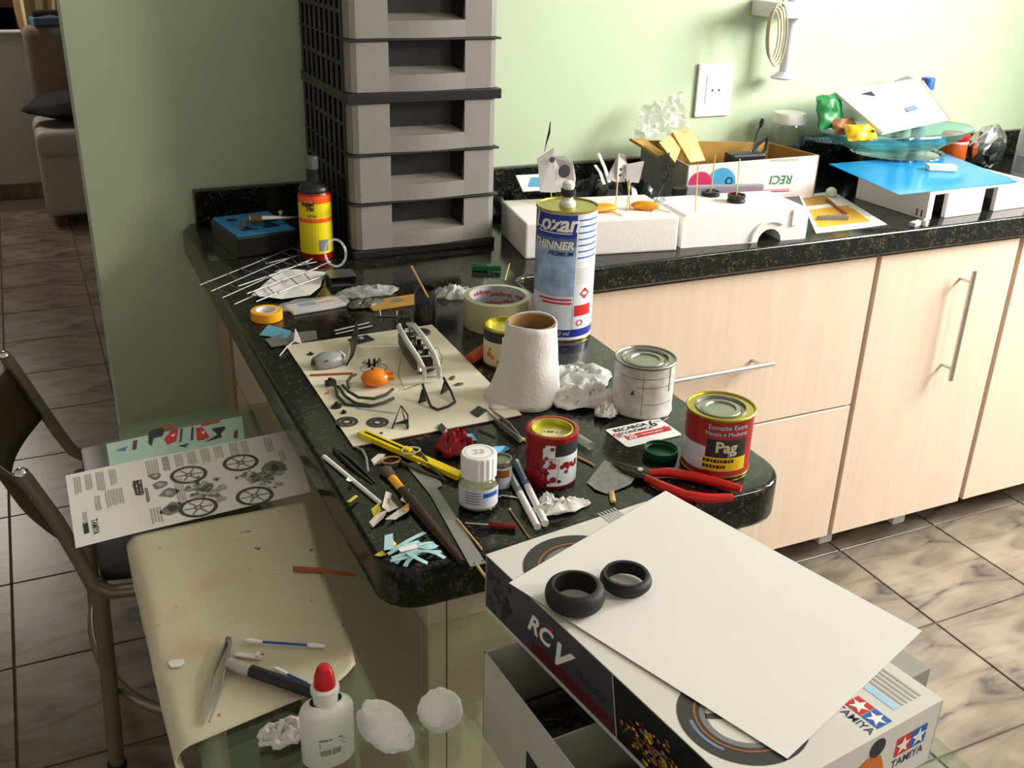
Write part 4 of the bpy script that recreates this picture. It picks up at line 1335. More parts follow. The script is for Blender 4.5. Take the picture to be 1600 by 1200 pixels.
G().lathe([(R * 0.3, 0.0016), (R * 0.3, 0.003), (0, 0.003)], 16).build('hub', 'steel_dark', t, smooth=True)

# --- grey fairing half with black stand piece
c = Vector((0.3533, 1.3741, 0.9036))
def ffair(u, v):
    a = PI * u
    r = 0.0205 * (0.35 + 0.65 * math.sin(PI * (0.12 + 0.83 * v)) ** 0.7)
    x = -0.024 + 0.048 * v
    return (x, -r * 0.75 * math.cos(a), max(0.0003, r * 1.0 * math.sin(a)))
t = thing('fairing_shell', 'grey rounded fairing half on the white board', 'fairing', c, 0.12)
G().grid(14, 12, ffair).build('shell', 'fairing_grey', t, smooth=True, solid=0.0012)
G().box(0.0205, 0.0235, -0.010, 0.010, 0.0004, 0.015).build('white_end', 'white_plain', t, bevel=0.001)
G().lathe([(0.0028, 0), (0.0028, 0.0012), (0, 0.0012)], 12, (-0.008, -0.012, 0.012)).build('round_boss', 'steel_dark', t)
def fpiece(u, v):
    p = Vector((0.3756, 1.3604, 0.9036)).lerp(Vector((0.4069, 1.4424, 0.9036)), u)
    return (p.x + 0.012 * v + 0.004 * math.sin(3 * u), p.y + 0.004 * u, 0.9040 + 0.032 * v * (0.5 + 0.6 * u) + 0.002 * math.sin(PI * u))
o = G().grid(8, 5, fpiece).build('black_fender', 'black_plastic', smooth=True, solid=0.0015)
tag(o, 'curved black plastic fender piece standing beside the grey fairing', 'fender')
t = thing('black_plate', 'flat black square plate with a white chip at the board edge', 'plate', (0.4273, 1.4517, 0.9036), 0.25)
G().box(-0.019, 0.016, -0.013, 0.011, 0.0002, 0.002).build('plate_sheet', 'black_plastic', t, bevel=0.0005, seg=1)
G().box(-0.003, 0.003, -0.002, 0.003, 0.002, 0.0035).build('white_chip', 'white_plain', t)

# --- orange tank
c = Vector((0.3931, 1.2800, 0.9036))
def ftank(d):
    k = 1.0 + 0.12 * d.x - 0.22 * max(0, d.x - 0.5)
    if d.x > 0.55 and abs(d.y) < 0.45:
        k *= 0.80
    return k * (0.9 + 0.1 * abs(d.y))
t = thing('fuel_tank', 'bright orange model fuel tank on the white board', 'model tank', (c.x, c.y, ZB + 0.0118), -0.1)
G().ball((0, 0, 0), 0.0235, 0.0175, 0.0128, 20, 12, ftank).build('tank_body', 'tank_orange', t, smooth=True)
G().bar((0.016, 0.008, 0.001), (0.029, 0.010, 0.001), 0.006, 0.006).build('tank_ear', 'tank_orange', t, bevel=0.001)
G().bar((0.016, -0.008, 0.001), (0.027, -0.010, 0.001), 0.006, 0.006).build('tank_ear', 'tank_orange', t, bevel=0.001)
G().lathe([(0.0012, 0.011), (0.0014, 0.0145), (0, 0.0145)], 8, (-0.002, 0.002, 0)).build('filler_cap', 'engine_dark', t)

# --- handlebar with wire loop
t = thing('handlebar', 'tiny chrome handlebar with a wire loop behind the orange tank', 'handlebar', (0.4099, 1.3446, 0.9036), -0.05)
G().tube([(-0.014, 0, 0.008), (-0.008, 0.001, 0.006), (0, 0, 0.0035), (0.008, 0.001, 0.006), (0.014, 0, 0.008)], 0.0016, 7).build('bar', 'steel_dark', t, smooth=True)
for x in (-0.011, -0.004, 0.004, 0.011):
    G().lathe([(0.0022, 0.0), (0.0022, 0.010), (0.001, 0.013)], 8, (x, 0.0, 0.0)).build('clamp', 'chrome' if abs(x) > 0.005 else 'engine_dark', t, smooth=True)
G().tube([(0.020 * math.cos(2 * PI * k / 24), -0.012 + 0.016 * math.sin(2 * PI * k / 24), 0.003) for k in range(24)], 0.0005, 5, closed=True).build('wire_loop', 'steel_dark', t)

# --- green hoses
hz = [[(0.3329, 1.2930, 0.9100), (0.3421, 1.2802, 0.9090), (0.3421, 1.2553, 0.9070), (0.3494, 1.2282, 0.9060), (0.3670, 1.2126, 0.9060), (0.3856, 1.2139, 0.9070), (0.4023, 1.2228, 0.9070)],
      [(0.3463, 1.2784, 0.9120), (0.3479, 1.2526, 0.9130), (0.3552, 1.2320, 0.9120), (0.3748, 1.2222, 0.9110), (0.3938, 1.2303, 0.9100), (0.4096, 1.2469, 0.9090)],
      [(0.3378, 1.2842, 0.9090), (0.3337, 1.2608, 0.9060), (0.3367, 1.2311, 0.9050), (0.3513, 1.2199, 0.9055), (0.3689, 1.2130, 0.9055)],
      [(0.3521, 1.2669, 0.9120), (0.3554, 1.2841, 0.9140), (0.3661, 1.3014, 0.9130), (0.3752, 1.3100, 0.9110)]]
labs = ['dark green model hose curving lowest under the orange tank', 'dark green model hose curving closest under the orange tank', 'dark green hose bent at the lower left of hose bundle', 'short green hose standing beside the left of orange tank']
for q, lb in zip(hz, labs):
    tag(G().tube(q, 0.0022, 8).build('model_hose', 'hose_green', smooth=True), lb, 'hose', 'green model hoses')
t = thing('hose_connector', 'black connector block at the left end of the green hoses', 'connector', (0.3353, 1.3025, 0.9036), 0.2)
G().box(-0.007, 0.008, -0.004, 0.004, 0, 0.008).build('block', 'black_plastic', t, bevel=0.001)
G().lathe([(0.003, 0.008), (0.003, 0.011), (0, 0.011)], 10).build('stud', 'engine_dark', t)

rod('rust_pencil', 'thin rust-coloured stick beside the grey fairing', 'stick', (0.3168, 1.3442, 0.9052), (0.3759, 1.3287, 0.9052), 0.0016, 'pencil_rust')
rod('blue_rod', 'thin pale blue rod on the board above the brake discs', 'rod', (0.3468, 1.2168, 0.9048), (0.3912, 1.1823, 0.9048), 0.0009, 'pale_blue')
rod('red_tip', 'tiny red sprue tip at the left of the green hoses', 'sprue bit', (0.3198, 1.2763, 0.9046), (0.3267, 1.2781, 0.9046), 0.0008, 'red_plastic')
for i, (p, lb) in enumerate((((0.3379, 1.4220, 0.9036), 'small black knob at the far left corner of board'), ((0.3241, 1.2306, 0.9036), 'black winged knob above the left brake disc'), ((0.3278, 1.2100, 0.9036), 'smaller black knob just above the left brake disc'), ((0.3558, 1.1343, 0.9036), 'tiny black bead beside the yellow knife'))):
    r = (0.004, 0.0065, 0.0038, 0.0018)[i]
    t = thing('winged_bolt', lb, 'bolt', p, 0.4 * i, 'black knobs on the board')
    G().lathe([(r, 0), (r, r * 0.4), (r * 0.5, r * 0.5), (r * 0.4, r * 1.1), (0, r * 1.15)], 14).build('knob_body', 'black_plastic', t, smooth=True)
    G().box(-r * 1.25, r * 1.25, -r * 0.3, r * 0.3, 0.0001, r * 0.4).build('wing', 'black_plastic', t)
for p, a, lb in (((0.5052, 1.2628, 0.9036), 0.9, 'upper bronze oval part near the paper roll side of board'), ((0.5054, 1.2387, 0.9036), 0.1, 'lower bronze oval part near the paper roll side of board')):
    t = thing('oval_part', lb, 'model part', p, a)
    G().lathe([(0.0072, 0), (0.0072, 0.0012), (0.0058, 0.0018), (0, 0.0012)], 18, sy=0.5).build('oval_plate', 'bronze', t, smooth=True)
    G().lathe([(0.002, 0.0012), (0.002, 0.0022), (0, 0.0022)], 10).build('boss', 'engine_brass', t)
scrap('black_chip', 'black square chip on the board corner beside the tweezers', 'chip', [(0.4851, 1.1471, 0.9040), (0.5033, 1.1614, 0.9040), (0.5075, 1.1447, 0.9040), (0.4893, 1.1308, 0.9040)], 'black_plastic', ZB, 0.0015)
scrap('grey_chip', 'small grey chip on the near edge of board by red wrapper', 'chip', [(0.4286, 1.1222, 0.9040), (0.4373, 1.1308, 0.9040), (0.4375, 1.1108, 0.9040), (0.4268, 1.0994, 0.9040)], 'steel_dark', ZB, 0.002)

# --- tweezers and blades
def tweezers(name, label, a, b, m, spread=0.008, w=0.007, z0=0.0015, group=None):
    a = Vector(a); b = Vector(b)
    t = thing(name, label, 'tweezers', a, math.atan2(b.y - a.y, b.x - a.x), group)
    L = (b - a).length
    for sgn in (-1, 1):
        g = G()
        n = 10
        vs = []
        for k in range(n + 1):
            x = L * k / n
            y = sgn * spread * (0.12 + math.sin(PI * min(1, k / n * 0.9)) * 0.5)
            ww = w * (0.9 if k < 4 else 0.9 * (1 - (k - 3) / (n - 2.6)) + 0.12) / 2
            vs += [(x, y - 0.0006, z0), (x, y - 0.0006, z0 + 2 * ww), (x, y + 0.0006, z0), (x, y + 0.0006, z0 + 2 * ww)]
        fs = []
        for k in range(n):
            i = 4 * k
            fs += [(i, i + 4, i + 5, i + 1), (i + 2, i + 3, i + 7, i + 6), (i + 1, i + 5, i + 7, i + 3), (i, i + 2, i + 6, i + 4)]
        fs += [(0, 1, 3, 2), (4 * n, 4 * n + 2, 4 * n + 3, 4 * n + 1)]
        g.add(vs, fs).build('arm', m, t, smooth=True)
    G().box(-0.002, 0.006, -spread * 0.3, spread * 0.3, z0, z0 + w * 0.9).build('joint', m, t, bevel=0.001)
    return t
tweezers('tweezers', 'flat grey tweezers lying from the board corner towards the red can', (0.5127, 1.0494, 0.9005), (0.5122, 1.1557, 0.9040), 'steel_dull', 0.008, 0.009, 0.0012)
tweezers('tweezers', 'dark steel tweezers beside the thin white stick', (0.2875, 1.1143, 0.9000), (0.3087, 1.0198, 0.9000), 'steel_dark', 0.006, 0.006, 0.0008)
o = G().tube([(0.3142, 1.1123, 0.9030), (0.3198, 1.1008, 0.9030), (0.3182, 1.0799, 0.9030), (0.3098, 1.0452, 0.9030)], 0.0016, 7).build('curved_probe', 'steel_dull', smooth=True)
tag(o, 'small curved steel probe below the near corner of board', 'probe')
scrap('white_scrap', 'small white plastic piece beside the scissors', 'scrap', [(0.3221, 1.0719, 0.9000), (0.3347, 1.0828, 0.9000), (0.3427, 1.0796, 0.9000), (0.3352, 1.0667, 0.9000), (0.3221, 1.0614, 0.9000)], 'scrap_white', 0.9005, 0.003)

# --- yellow knife
a = Vector((0.3306, 1.1381, 0.9065)); b = Vector((0.4052, 0.9872, 0.9045))
t = thing('utility_knife', 'long yellow snap-off utility knife lying across the board edge', 'knife', a, math.atan2(b.y - a.y, b.x - a.x))
L = (b - a).length
G().prism([(0, -0.005), (0.004, -0.0065), (L, -0.0065), (L, 0.0065), (0.004, 0.0065), (0, 0.005)], -0.003, 0.004).build('handle', 'knife_yellow', t, bevel=0.001)
G().box(L * 0.04, L * 0.62, -0.0015, 0.0015, 0.004, 0.0046).build('slot', 'black_plastic', t)
G().box(L * 0.45, L * 0.52, -0.0035, 0.0035, 0.0042, 0.008).build('slider', 'knife_yellow', t, bevel=0.001)
G().box(-0.004, 0.004, -0.0045, 0.0045, -0.001, 0.001).build('blade', 'steel', t)

# --- scissors
t = thing('scissors', 'small steel scissors with round finger rings lying over the yellow knife', 'scissors', (0.3647, 1.0518, 0.9015), 0)
for i, (c, rx, ry) in enumerate((((0.3694, 1.0600, 0.9125), 0.0115, 0.0085), ((0.3436, 1.0597, 0.9045), 0.0115, 0.0085))):
    q = loc(t, c)
    e2 = Vector(loc(t, (0.3886, 0.9925, 0.9035)))
    pts = [(q.x + rx * math.cos(2 * PI * k / 24), q.y + ry * math.sin(2 * PI * k / 24), q.z) for k in range(24)]
    bl = G().tube([(q.x + rx * 0.8, q.y - ry * 0.6, q.z), (q.x * 0.4 + e2.x * 0.6, q.y * 0.4 + e2.y * 0.6, (q.z + e2.z) / 2), (e2.x, e2.y - 0.002 * i, e2.z)], [0.0022, 0.0030, 0.0008], 7, flat=0.5).build('blade', 'steel_dark', t, smooth=True)
    G().tube(pts, 0.0014, 8, closed=True).build('finger_ring', 'brass_wire' if i else 'chrome', bl, smooth=True)
    q2 = loc(t, (0.3709, 1.0345, 0.9055))
G().lathe([(0.0025, 0.0), (0.0022, 0.001), (0, 0.0012)], 12, (q2.x, q2.y, q2.z + 0.002)).build('rivet', 'chrome', t)

rod('white_stick', 'long thin white plastic stick at the left of the brush', 'stick', (0.2712, 1.1019, 0.9032), (0.3005, 0.9702, 0.9032), 0.0026, 'white_plain')

# --- brush
a = Vector((0.3296, 1.0371, 0.9048)); b = Vector((0.3411, 0.8241, 0.9048))
d = (b - a); L = d.length
t = thing('paint_brush', 'flat paint brush with brown wooden handle and brass ferrule', 'brush', a, math.atan2(d.y, d.x))
G().tube([(-0.004, 0, 0), (0.008, 0, 0), (0.022, 0, 0)], [0.0085, 0.0078, 0.0052], 12, flat=0.45).build('bristles', 'bristle', t)
G().tube([(0.020, 0, 0), (0.052, 0, 0)], [0.0056, 0.0050], 14, flat=0.7).build('ferrule', 'tape_yellow', t, smooth=True)
G().tube([(0.050, 0, 0), (L * 0.42, 0, 0), (L * 0.7, 0, 0), (L, 0, 0)], [0.0055, 0.0078, 0.0065, 0.0036], 14, flat=0.8).build('handle', 'brush_brown', t, smooth=True)

# --- steel saw blade / ruler
q = [(0.3579, 1.0488, 0.9000), (0.3718, 1.0484, 0.9000), (0.3748, 1.0163, 0.9000), (0.3826, 0.9916, 0.9000), (0.3812, 0.9841, 0.9000), (0.3730, 0.9794, 0.9000), (0.3648, 0.8170, 0.9000), (0.3474, 0.8167, 0.9000), (0.3602, 0.9687, 0.9000)]
t = thing('razor_saw_blade', 'long flat grey steel blade lying beside the brush handle', 'blade', (0, 0, 0))
o = G().prism([(p[0], p[1]) for p in q], 0.9012, 0.9022).build('blade_sheet', 'steel_dull', t)
for p in ((0.3533, 0.8205, 0.9000), (0.3631, 0.8214, 0.9000)):
    G().lathe([(0.0011, 0.0), (0, 0.0)], 10, (p[0], p[1], 0.9024)).build('hole', 'ink_black', t)
rod('bamboo_skewer', 'thin golden bamboo stick beside the grey steel blade', 'stick', (0.3687, 0.9066, 0.9026), (0.3707, 0.8411, 0.9026), 0.0012, 'wood_stick')
rod('bamboo_skewer', 'short bamboo stick tip sticking out under the end of blade', 'stick', (0.3548, 0.8157, 0.9018), (0.3545, 0.7950, 0.9018), 0.0016, 'wood_stick')

# --- screwdriver, probe
a = Vector((0.3730, 0.8929, 0.9045)); b = Vector((0.4213, 0.8647, 0.9045)); d = b - a
t = thing('mini_screwdriver', 'tiny screwdriver with translucent dark red handle', 'screwdriver', a, math.atan2(d.y, d.x))
L = d.length
G().tube([(0, 0, 0), (L * 0.5, 0, 0)], 0.0009, 7).build('shaft', 'chrome', t, smooth=True)
G().tube([(L * 0.46, 0, 0), (L * 0.52, 0, 0), (L * 0.7, 0, 0), (L * 0.95, 0, 0), (L, 0, 0)], [0.0022, 0.004, 0.0034, 0.0042, 0.003], 8).build('handle', 'screwdriver_red', t, smooth=True)
t = thing('ball_probe', 'thin brass probe with a round tip near the kit box', 'probe', (0.4318, 0.9043, 0.9018), 0)
q = loc(t, (0.4270, 0.8407, 0.9018))
G().tube([(0, 0, 0), q], 0.0012, 7).build('shaft', 'brass_wire', t, smooth=True)
G().ball((0, 0, 0), 0.0017, 0.0017, 0.0017, 8, 6).build('tip', 'steel', t, smooth=True)
o = G().tube([(0.4294, 0.9346, 0.9016), (0.4373, 0.9361, 0.9016), (0.4521, 0.9239, 0.9016)], 0.0011, 6).build('wire', 'chrome', smooth=True)
tag(o, 'short bent silver wire beside the white-capped bottle', 'wire')

# --- two white pens
for a, b, lb, m2 in (((0.4823, 0.9962, 0.9058), (0.4539, 0.8579, 0.9048), 'white pen with blue cap leaning by the open red can', 'pen_blue'), ((0.4650, 0.9809, 0.9048), (0.4437, 0.8564, 0.9048), 'plain white pen left of the blue-capped pen', 'steel_dull')):
    a = Vector(a); b = Vector(b); d = b - a; L = d.length
    t = thing('white_pen', lb, 'pen', a, math.atan2(d.y, d.x), 'white pens beside the open red can')
    G().tube([(L * 0.4, 0, -0.0004), (L, 0, -0.001)], 0.0042, 12).build('barrel', 'white_plain', t, smooth=True)
    G().tube([(0, 0, 0), (L * 0.42, 0, -0.0004)], 0.0047, 12).build('cap', m2, t, smooth=True)
    G().bar((L * 0.02, 0, 0.0052), (L * 0.36, 0, 0.005), 0.0022, 0.001).build('clip', 'white_plain', t)

# --- red wrapper, blue bits
crumple('red_wrapper', 'crumpled dark red plastic wrapper behind the white-capped bottle', 'wrapper', (0.4287, 1.0597, 0.9000), 0.022, 0.028, 0.034, 'red_wrap', 4, 0.6)
scrap('blue_scrap', 'pale blue scrap behind the white cap', 'scrap', [(0.4500, 1.0908, 0.9000), (0.4650, 1.0925, 0.9000), (0.4635, 1.0739, 0.9000), (0.4478, 1.0725, 0.9000)], 'sky_blue', 0.9006, 0.0006, curl=0.004, seed=1)
scrap('blue_scrap', 'sky blue strip between the white cap and the open red can', 'scrap', [(0.4720, 1.0424, 0.9000), (0.4920, 1.0474, 0.9000), (0.4908, 1.0331, 0.9000), (0.4676, 1.0206, 0.9000)], 'sky_blue', 0.9006, 0.0006, curl=0.006, seed=2)
o = G().tube([(0.4785, 1.1031, 0.9018), (0.4827, 1.0916, 0.9018), (0.4907, 1.0747, 0.9018)], 0.0011, 6).build('grey_hook', 'steel_dark', smooth=True)
tag(o, 'small dark bent hook beside the tweezers at board edge', 'hook')

# --- clear tube, sticks by the open can
a = Vector((0.5830, 1.0359, 0.9056)); b = Vector((0.5884, 0.9994, 0.9056))
o = G().tube([a, b], 0.0052, 14, caps=False).build('clear_tube', 'clear_bag', smooth=True, solid=0.0008)
tag(o, 'short clear plastic tube at the right of open red can', 'tube')
rod('ice_cream_stick', 'pale wooden stick end left of the open red can', 'stick', (0.5125, 1.0687, 0.9024), (0.5323, 1.0264, 0.9024), 0.0036, 'wood_stick', flat=0.35)
rod('matchstick', 'thin yellow wooden stick right of the open red can', 'stick', (0.5612, 0.9907, 0.9016), (0.5715, 0.9598, 0.9016), 0.0015, 'wood_stick')

# --- sandpaper on a stick
t = thing('sandpaper_piece', 'worn grey square of sandpaper near the red pliers', 'sandpaper', (0, 0, 0))
q = [(0.5432, 0.9260, 0.9030), (0.5860, 0.9601, 0.9030), (0.6060, 0.9140, 0.9030), (0.5885, 0.9012, 0.9030), (0.5525, 0.8931, 0.9030), (0.5436, 0.9063, 0.9030)]
def fsand(k):
    p = Vector(q[k]); return (p.x, p.y, 0.9012 + (0.004 if k in (2, 1) else 0.0015 * (k % 2)))
vs = [fsand(k) for k in range(6)]
G().add(vs, [(0, 1, 2), (0, 2, 3), (0, 3, 4), (0, 4, 5)]).build('sheet', 'sandpaper', t, solid=0.0008)
rod('wood_splint', 'wooden splint end poking out below the grey sandpaper', 'stick', (0.5586, 0.8946, 0.9026), (0.5490, 0.8734, 0.9026), 0.0034, 'wood_stick', flat=0.5)

# --- green cap
c = (0.6645, 0.9544, 0.9000); R = 0.0218
t = thing('green_cap', 'green screw cap lying open side up beside the red can', 'cap', c)
G().lathe([(0, 0), (R * 0.96, 0), (R, 0.0015), (R, 0.0105), (R * 0.93, 0.0105), (R * 0.9, 0.002), (0, 0.002)], 36).build('cap_shell', 'green_plastic', t, smooth=True)
G().lathe([(R * 0.91, 0.0055), (R * 0.86, 0.0062), (R * 0.91, 0.007)], 36).build('thread', 'green_plastic', t, smooth=True)

# --- pliers
t = thing('pliers', 'dark pliers with long red dipped handles at the peninsula end', 'pliers', (0.6153, 0.9232, 0.9016), 0)
def lp(*pts):
    return [loc(t, p) for p in pts]
G().tube(lp((0.6177, 0.9101, 0.9070), (0.6424, 0.9019, 0.9070), (0.6652, 0.8809, 0.9070), (0.6823, 0.8591, 0.9070), (0.7003, 0.8355, 0.9070)), [0.0045, 0.0058, 0.0062, 0.006, 0.0045], 12).build('handle', 'pliers_red', t, smooth=True)
G().tube(lp((0.6096, 0.9000, 0.9070), (0.6168, 0.8758, 0.9070), (0.6299, 0.8482, 0.9070), (0.6500, 0.8322, 0.9070), (0.6795, 0.8233, 0.9070)), [0.0045, 0.0058, 0.0062, 0.006, 0.0045], 12).build('handle', 'pliers_red', t, smooth=True)
G().tube(lp((0.6203, 0.9057, 0.9070), (0.6090, 0.9136, 0.9070), (0.6005, 0.9325, 0.9070), (0.5932, 0.9493, 0.9070)), [0.004, 0.0085, 0.006, 0.0015], 10, flat=0.6).build('jaw', 'iron_dark', t, smooth=True)
G().tube(lp((0.6133, 0.9001, 0.9070), (0.6051, 0.9101, 0.9070), (0.5949, 0.9261, 0.9070), (0.5908, 0.9468, 0.9070)), [0.004, 0.0075, 0.005, 0.0015], 10, flat=0.6).build('jaw', 'iron_dark', t, smooth=True)
q = loc(t, (0.6085, 0.9129, 0.9075))
G().lathe([(0.004, 0.0045), (0.0035, 0.006), (0, 0.006)], 14, (q.x, q.y, q.z)).build('pivot', 'steel', t)

# --- recharge card
cq = [(0.6322, 1.0400, 0.9000), (0.7296, 1.0447, 0.9000), (0.7226, 0.9902, 0.9000), (0.6349, 0.9866, 0.9000)]
t = thing('recharge_card', 'white and red prepaid recharge card lying between the two cans', 'card', cq[0], 0)
ux = (Vector(cq[1]) - Vector(cq[0])).normalized(); uy = Vector((-ux.y, ux.x, 0))
w_ = (Vector(cq[1]) - Vector(cq[0])).length
h_ = 0.054
w_ = 0.086
pt = lambda x, y, z=0.0: ux * x + uy * y + Vector((0, 0, z))
cp = []
for cx, cy, a0 in ((0.004, -0.004, PI / 2), (0.004, -h_ + 0.004, PI), (w_ - 0.004, -h_ + 0.004, 1.5 * PI), (w_ - 0.004, -0.004, 0)):
    for k in range(4):
        a = a0 + k * PI / 6
        cp.append((cx + 0.004 * math.cos(a), cy + 0.004 * math.sin(a)))
G().add([pt(x, y, 0.0006) for x, y in cp] + [pt(x, y, 0.0014) for x, y in cp], [list(range(16))[::-1], list(range(16, 32))] + [(k, (k + 1) % 16, 16 + (k + 1) % 16, 16 + k) for k in range(16)]).build('card_sheet', 'ink_white', t)
def cbox(name, x0, x1, y0, y1, m):
    G().add([pt(x, y, 0.0017) for x, y in ((x0, y0), (x1, y0), (x1, y1), (x0, y1))], [(0, 1, 2, 3)]).build(name, m, t)
cbox('red_band', 0.012, 0.080, -0.038, -0.026, 'ink_red')
g = text_on(G(), 'RECARGA', 0.0115, pt(0.034, -0.009, 0.0018), ux, uy, bold=0.0003)
text_on(g, 'ECONÔMICA', 0.0088, pt(0.036, -0.0195, 0.0018), ux, uy, bold=0.0002)
text_on(g, '6', 0.022, pt(0.068, -0.012, 0.0018), ux, uy, bold=0.0004)
text_on(g, 'meses', 0.0052, pt(0.079, -0.008, 0.0018), ux, uy)
g.build('card_lettering', 'ink_black', t)
g = text_on(G(), '20', 0.0135, pt(0.021, -0.033, 0.0020), ux, uy, bold=0.0004)
text_on(g, '+ minutos grátis', 0.0062, pt(0.050, -0.032, 0.0020), ux, uy, bold=0.0001)
g.build('card_lettering', 'ink_white', t)
g = text_on(G(), 'Oi!', 0.010, pt(0.0055, -0.022, 0.0018), (ux * 0.4 - uy).normalized(), (uy * 0.4 + ux).normalized(), bold=0.0004)
g.build('card_lettering', 'ink_red', t)
G().add([pt(x, y, 0.0022) for x, y in star(0.077, -0.031, 0.008, 0.3, 0.55)] + [pt(0.077, -0.031, 0.0022)], [(k, (k + 1) % 10, 10) for k in range(10)]).build('card_burst', 'ink_red', t)

# --- crumpled things around the paper roll
crumple('plastic_bag', 'crumpled clear plastic bag to the right of the paper roll', 'plastic bag', (0.6802, 1.2011, 0.9000), 0.048, 0.042, 0.018, 'bag_shiny', 7, 0.3, n=36, rings=12, freq=1.6)
crumple('crumpled_tissue', 'crumpled white tissue in front of the grey-white can', 'tissue', (0.6511, 1.1278, 0.9000), 0.050, 0.034, 0.030, 'tissue', 11, -0.3, n=40, rings=12, freq=1.8)
crumple('crumpled_tissue', 'small white tissue lump beside the bottom of grey-white can', 'tissue', (0.6541, 1.0787, 0.9000), 0.018, 0.016, 0.022, 'tissue', 15, 0.2, n=24, rings=8)
crumple('crumpled_tissue', 'twisted white tissue scraps beside the kit box and sandpaper', 'tissue', (0.4858, 0.8840, 0.9000), 0.037, 0.013, 0.016, 'tissue', 19, 0.05, n=30, rings=8)
crumple('crumpled_tissue', 'little curl of white tissue below the open red can', 'tissue', (0.4798, 0.9047, 0.9000), 0.011, 0.009, 0.012, 'tissue', 23, 0.8, n=20, rings=6)
o = G().tube([(0.5537, 1.3119, 0.9070), (0.5741, 1.3230, 0.9090), (0.6028, 1.3450, 0.9090)], [0.010, 0.012, 0.010], 10, flat=0.75).build('orange_bar', 'orange_rag', smooth=True)
tag(o, 'reddish orange bar lying between the board and yellow can', 'bar')

# --- white and yellow scraps, blue strips
sc = [([(0.2993, 0.9599, 0.9000), (0.3131, 0.9878, 0.9000), (0.3213, 0.9892, 0.9000), (0.3122, 0.9713, 0.9000), (0.3160, 0.9532, 0.9000), (0.3034, 0.9494, 0.9000)], 'scrap_white', 0.006, 'curled white paper scrap standing in the scrap pile'),
      ([(0.2759, 0.9333, 0.9000), (0.2909, 0.9501, 0.9000), (0.3040, 0.9536, 0.9000), (0.2937, 0.9360, 0.9000), (0.2782, 0.9267, 0.9000)], 'scrap_white', 0.004, 'white scrap with pointed end in front of scrap pile'),
      ([(0.2929, 0.9292, 0.9000), (0.3146, 0.9493, 0.9000), (0.3289, 0.9509, 0.9000), (0.3219, 0.9375, 0.9000), (0.3054, 0.9312, 0.9000)], 'scrap_white', 0.005, 'wide white scrap at the right of scrap pile'),
      ([(0.3218, 0.9613, 0.9000), (0.3367, 0.9861, 0.9000), (0.3379, 0.9762, 0.9000), (0.3287, 0.9525, 0.9000)], 'scrap_white', 0.008, 'narrow white scrap pointing at the brush ferrule'),
      ([(0.2868, 0.9606, 0.9000), (0.2982, 0.9679, 0.9000), (0.2957, 0.9511, 0.9000), (0.2845, 0.9440, 0.9000)], 'scrap_yellow', 0.003, 'yellow scrap at the left of the scrap pile'),
      ([(0.3195, 0.9502, 0.9000), (0.3282, 0.9512, 0.9000), (0.3247, 0.9392, 0.9000), (0.3186, 0.9388, 0.9000)], 'tape_yellow', 0.004, 'orange-yellow tape bit on the right scrap'),
      ([(0.2656, 0.9841, 0.9000), (0.2790, 0.9939, 0.9000), (0.2813, 0.9914, 0.9000), (0.2692, 0.9812, 0.9000)], 'scrap_yellow', 0.001, 'tiny yellow sliver left of the scrap pile'),
      ([(0.2780, 1.0290, 0.9000), (0.2830, 1.0352, 0.9000), (0.2854, 1.0277, 0.9000), (0.2802, 1.0233, 0.9000)], 'white_plain', 0.002, 'tiny white crumb left of the white stick')]
for k, (q, m, cu, lb) in enumerate(sc):
    scrap('paper_scrap', lb, 'scrap', q, m, 0.9008 + 0.0006 * k, 0.0005, 'paper scraps near the counter corner', curl=cu, seed=k)
st = [
    [(0.2823, 0.8734, 0.9035), (0.3043, 0.8815, 0.9075), (0.3259, 0.8929, 0.9035)],
    [(0.2870, 0.8625, 0.9043), (0.3077, 0.8708, 0.9083), (0.3273, 0.8694, 0.9043)],
    [(0.2763, 0.8579, 0.9051), (0.3032, 0.8583, 0.9091), (0.3273, 0.8654, 0.9051)],
    [(0.2946, 0.8542, 0.9059), (0.3145, 0.8601, 0.9099), (0.3266, 0.8359, 0.9059)],
    [(0.2929, 0.8612, 0.9067), (0.2986, 0.8360, 0.9107), (0.3065, 0.8329, 0.9067)],
    [(0.2849, 0.8407, 0.9035), (0.2938, 0.8519, 0.9075), (0.3106, 0.8592, 0.9035)],
    [(0.2740, 0.8551, 0.9043), (0.2919, 0.8464, 0.9083), (0.3168, 0.8605, 0.9043)],
    [(0.2879, 0.8711, 0.9051), (0.3003, 0.8543, 0.9091), (0.3283, 0.8493, 0.9051)],
    [(0.2746, 0.8650, 0.9059), (0.2929, 0.8690, 0.9099), (0.3129, 0.8753, 0.9059)],
    [(0.3046, 0.8721, 0.9067), (0.3142, 0.8460, 0.9107), (0.3268, 0.8603, 0.9067)],
    [(0.2777, 0.8498, 0.9035), (0.2897, 0.8561, 0.9075), (0.3097, 0.8726, 0.9035)],
]
where = ['uppermost', 'upper right', 'middle', 'far right', 'lower right', 'lowest', 'lower left', 'longest', 'upper left', 'right-hand crossing', 'steep left']
for k, q in enumerate(st):
    o = G()
    vs = []
    pts = [Vector(p) for p in q]
    # smooth three points into a short curve
    cur = [pts[0].lerp(pts[1], u).lerp(pts[1].lerp(pts[2], u), u) for u in [i / 8 for i in range(9)]]
    for i, p in enumerate(cur):
        d = (cur[min(i + 1, 8)] - cur[max(i - 1, 0)]).normalized()
        sd = d.cross(Vector((0, 0, 1))).normalized() * 0.0024
        vs += [p - sd, p + sd]
    o = G().add(vs, [(2 * i, 2 * i + 1, 2 * i + 3, 2 * i + 2) for i in range(8)]).build('blue_strip', 'pale_blue', solid=0.0005)
    tag(o, 'pale blue curled paper strip, the %s one of the pile' % where[k], 'paper strip', 'pale blue strips in the pile')
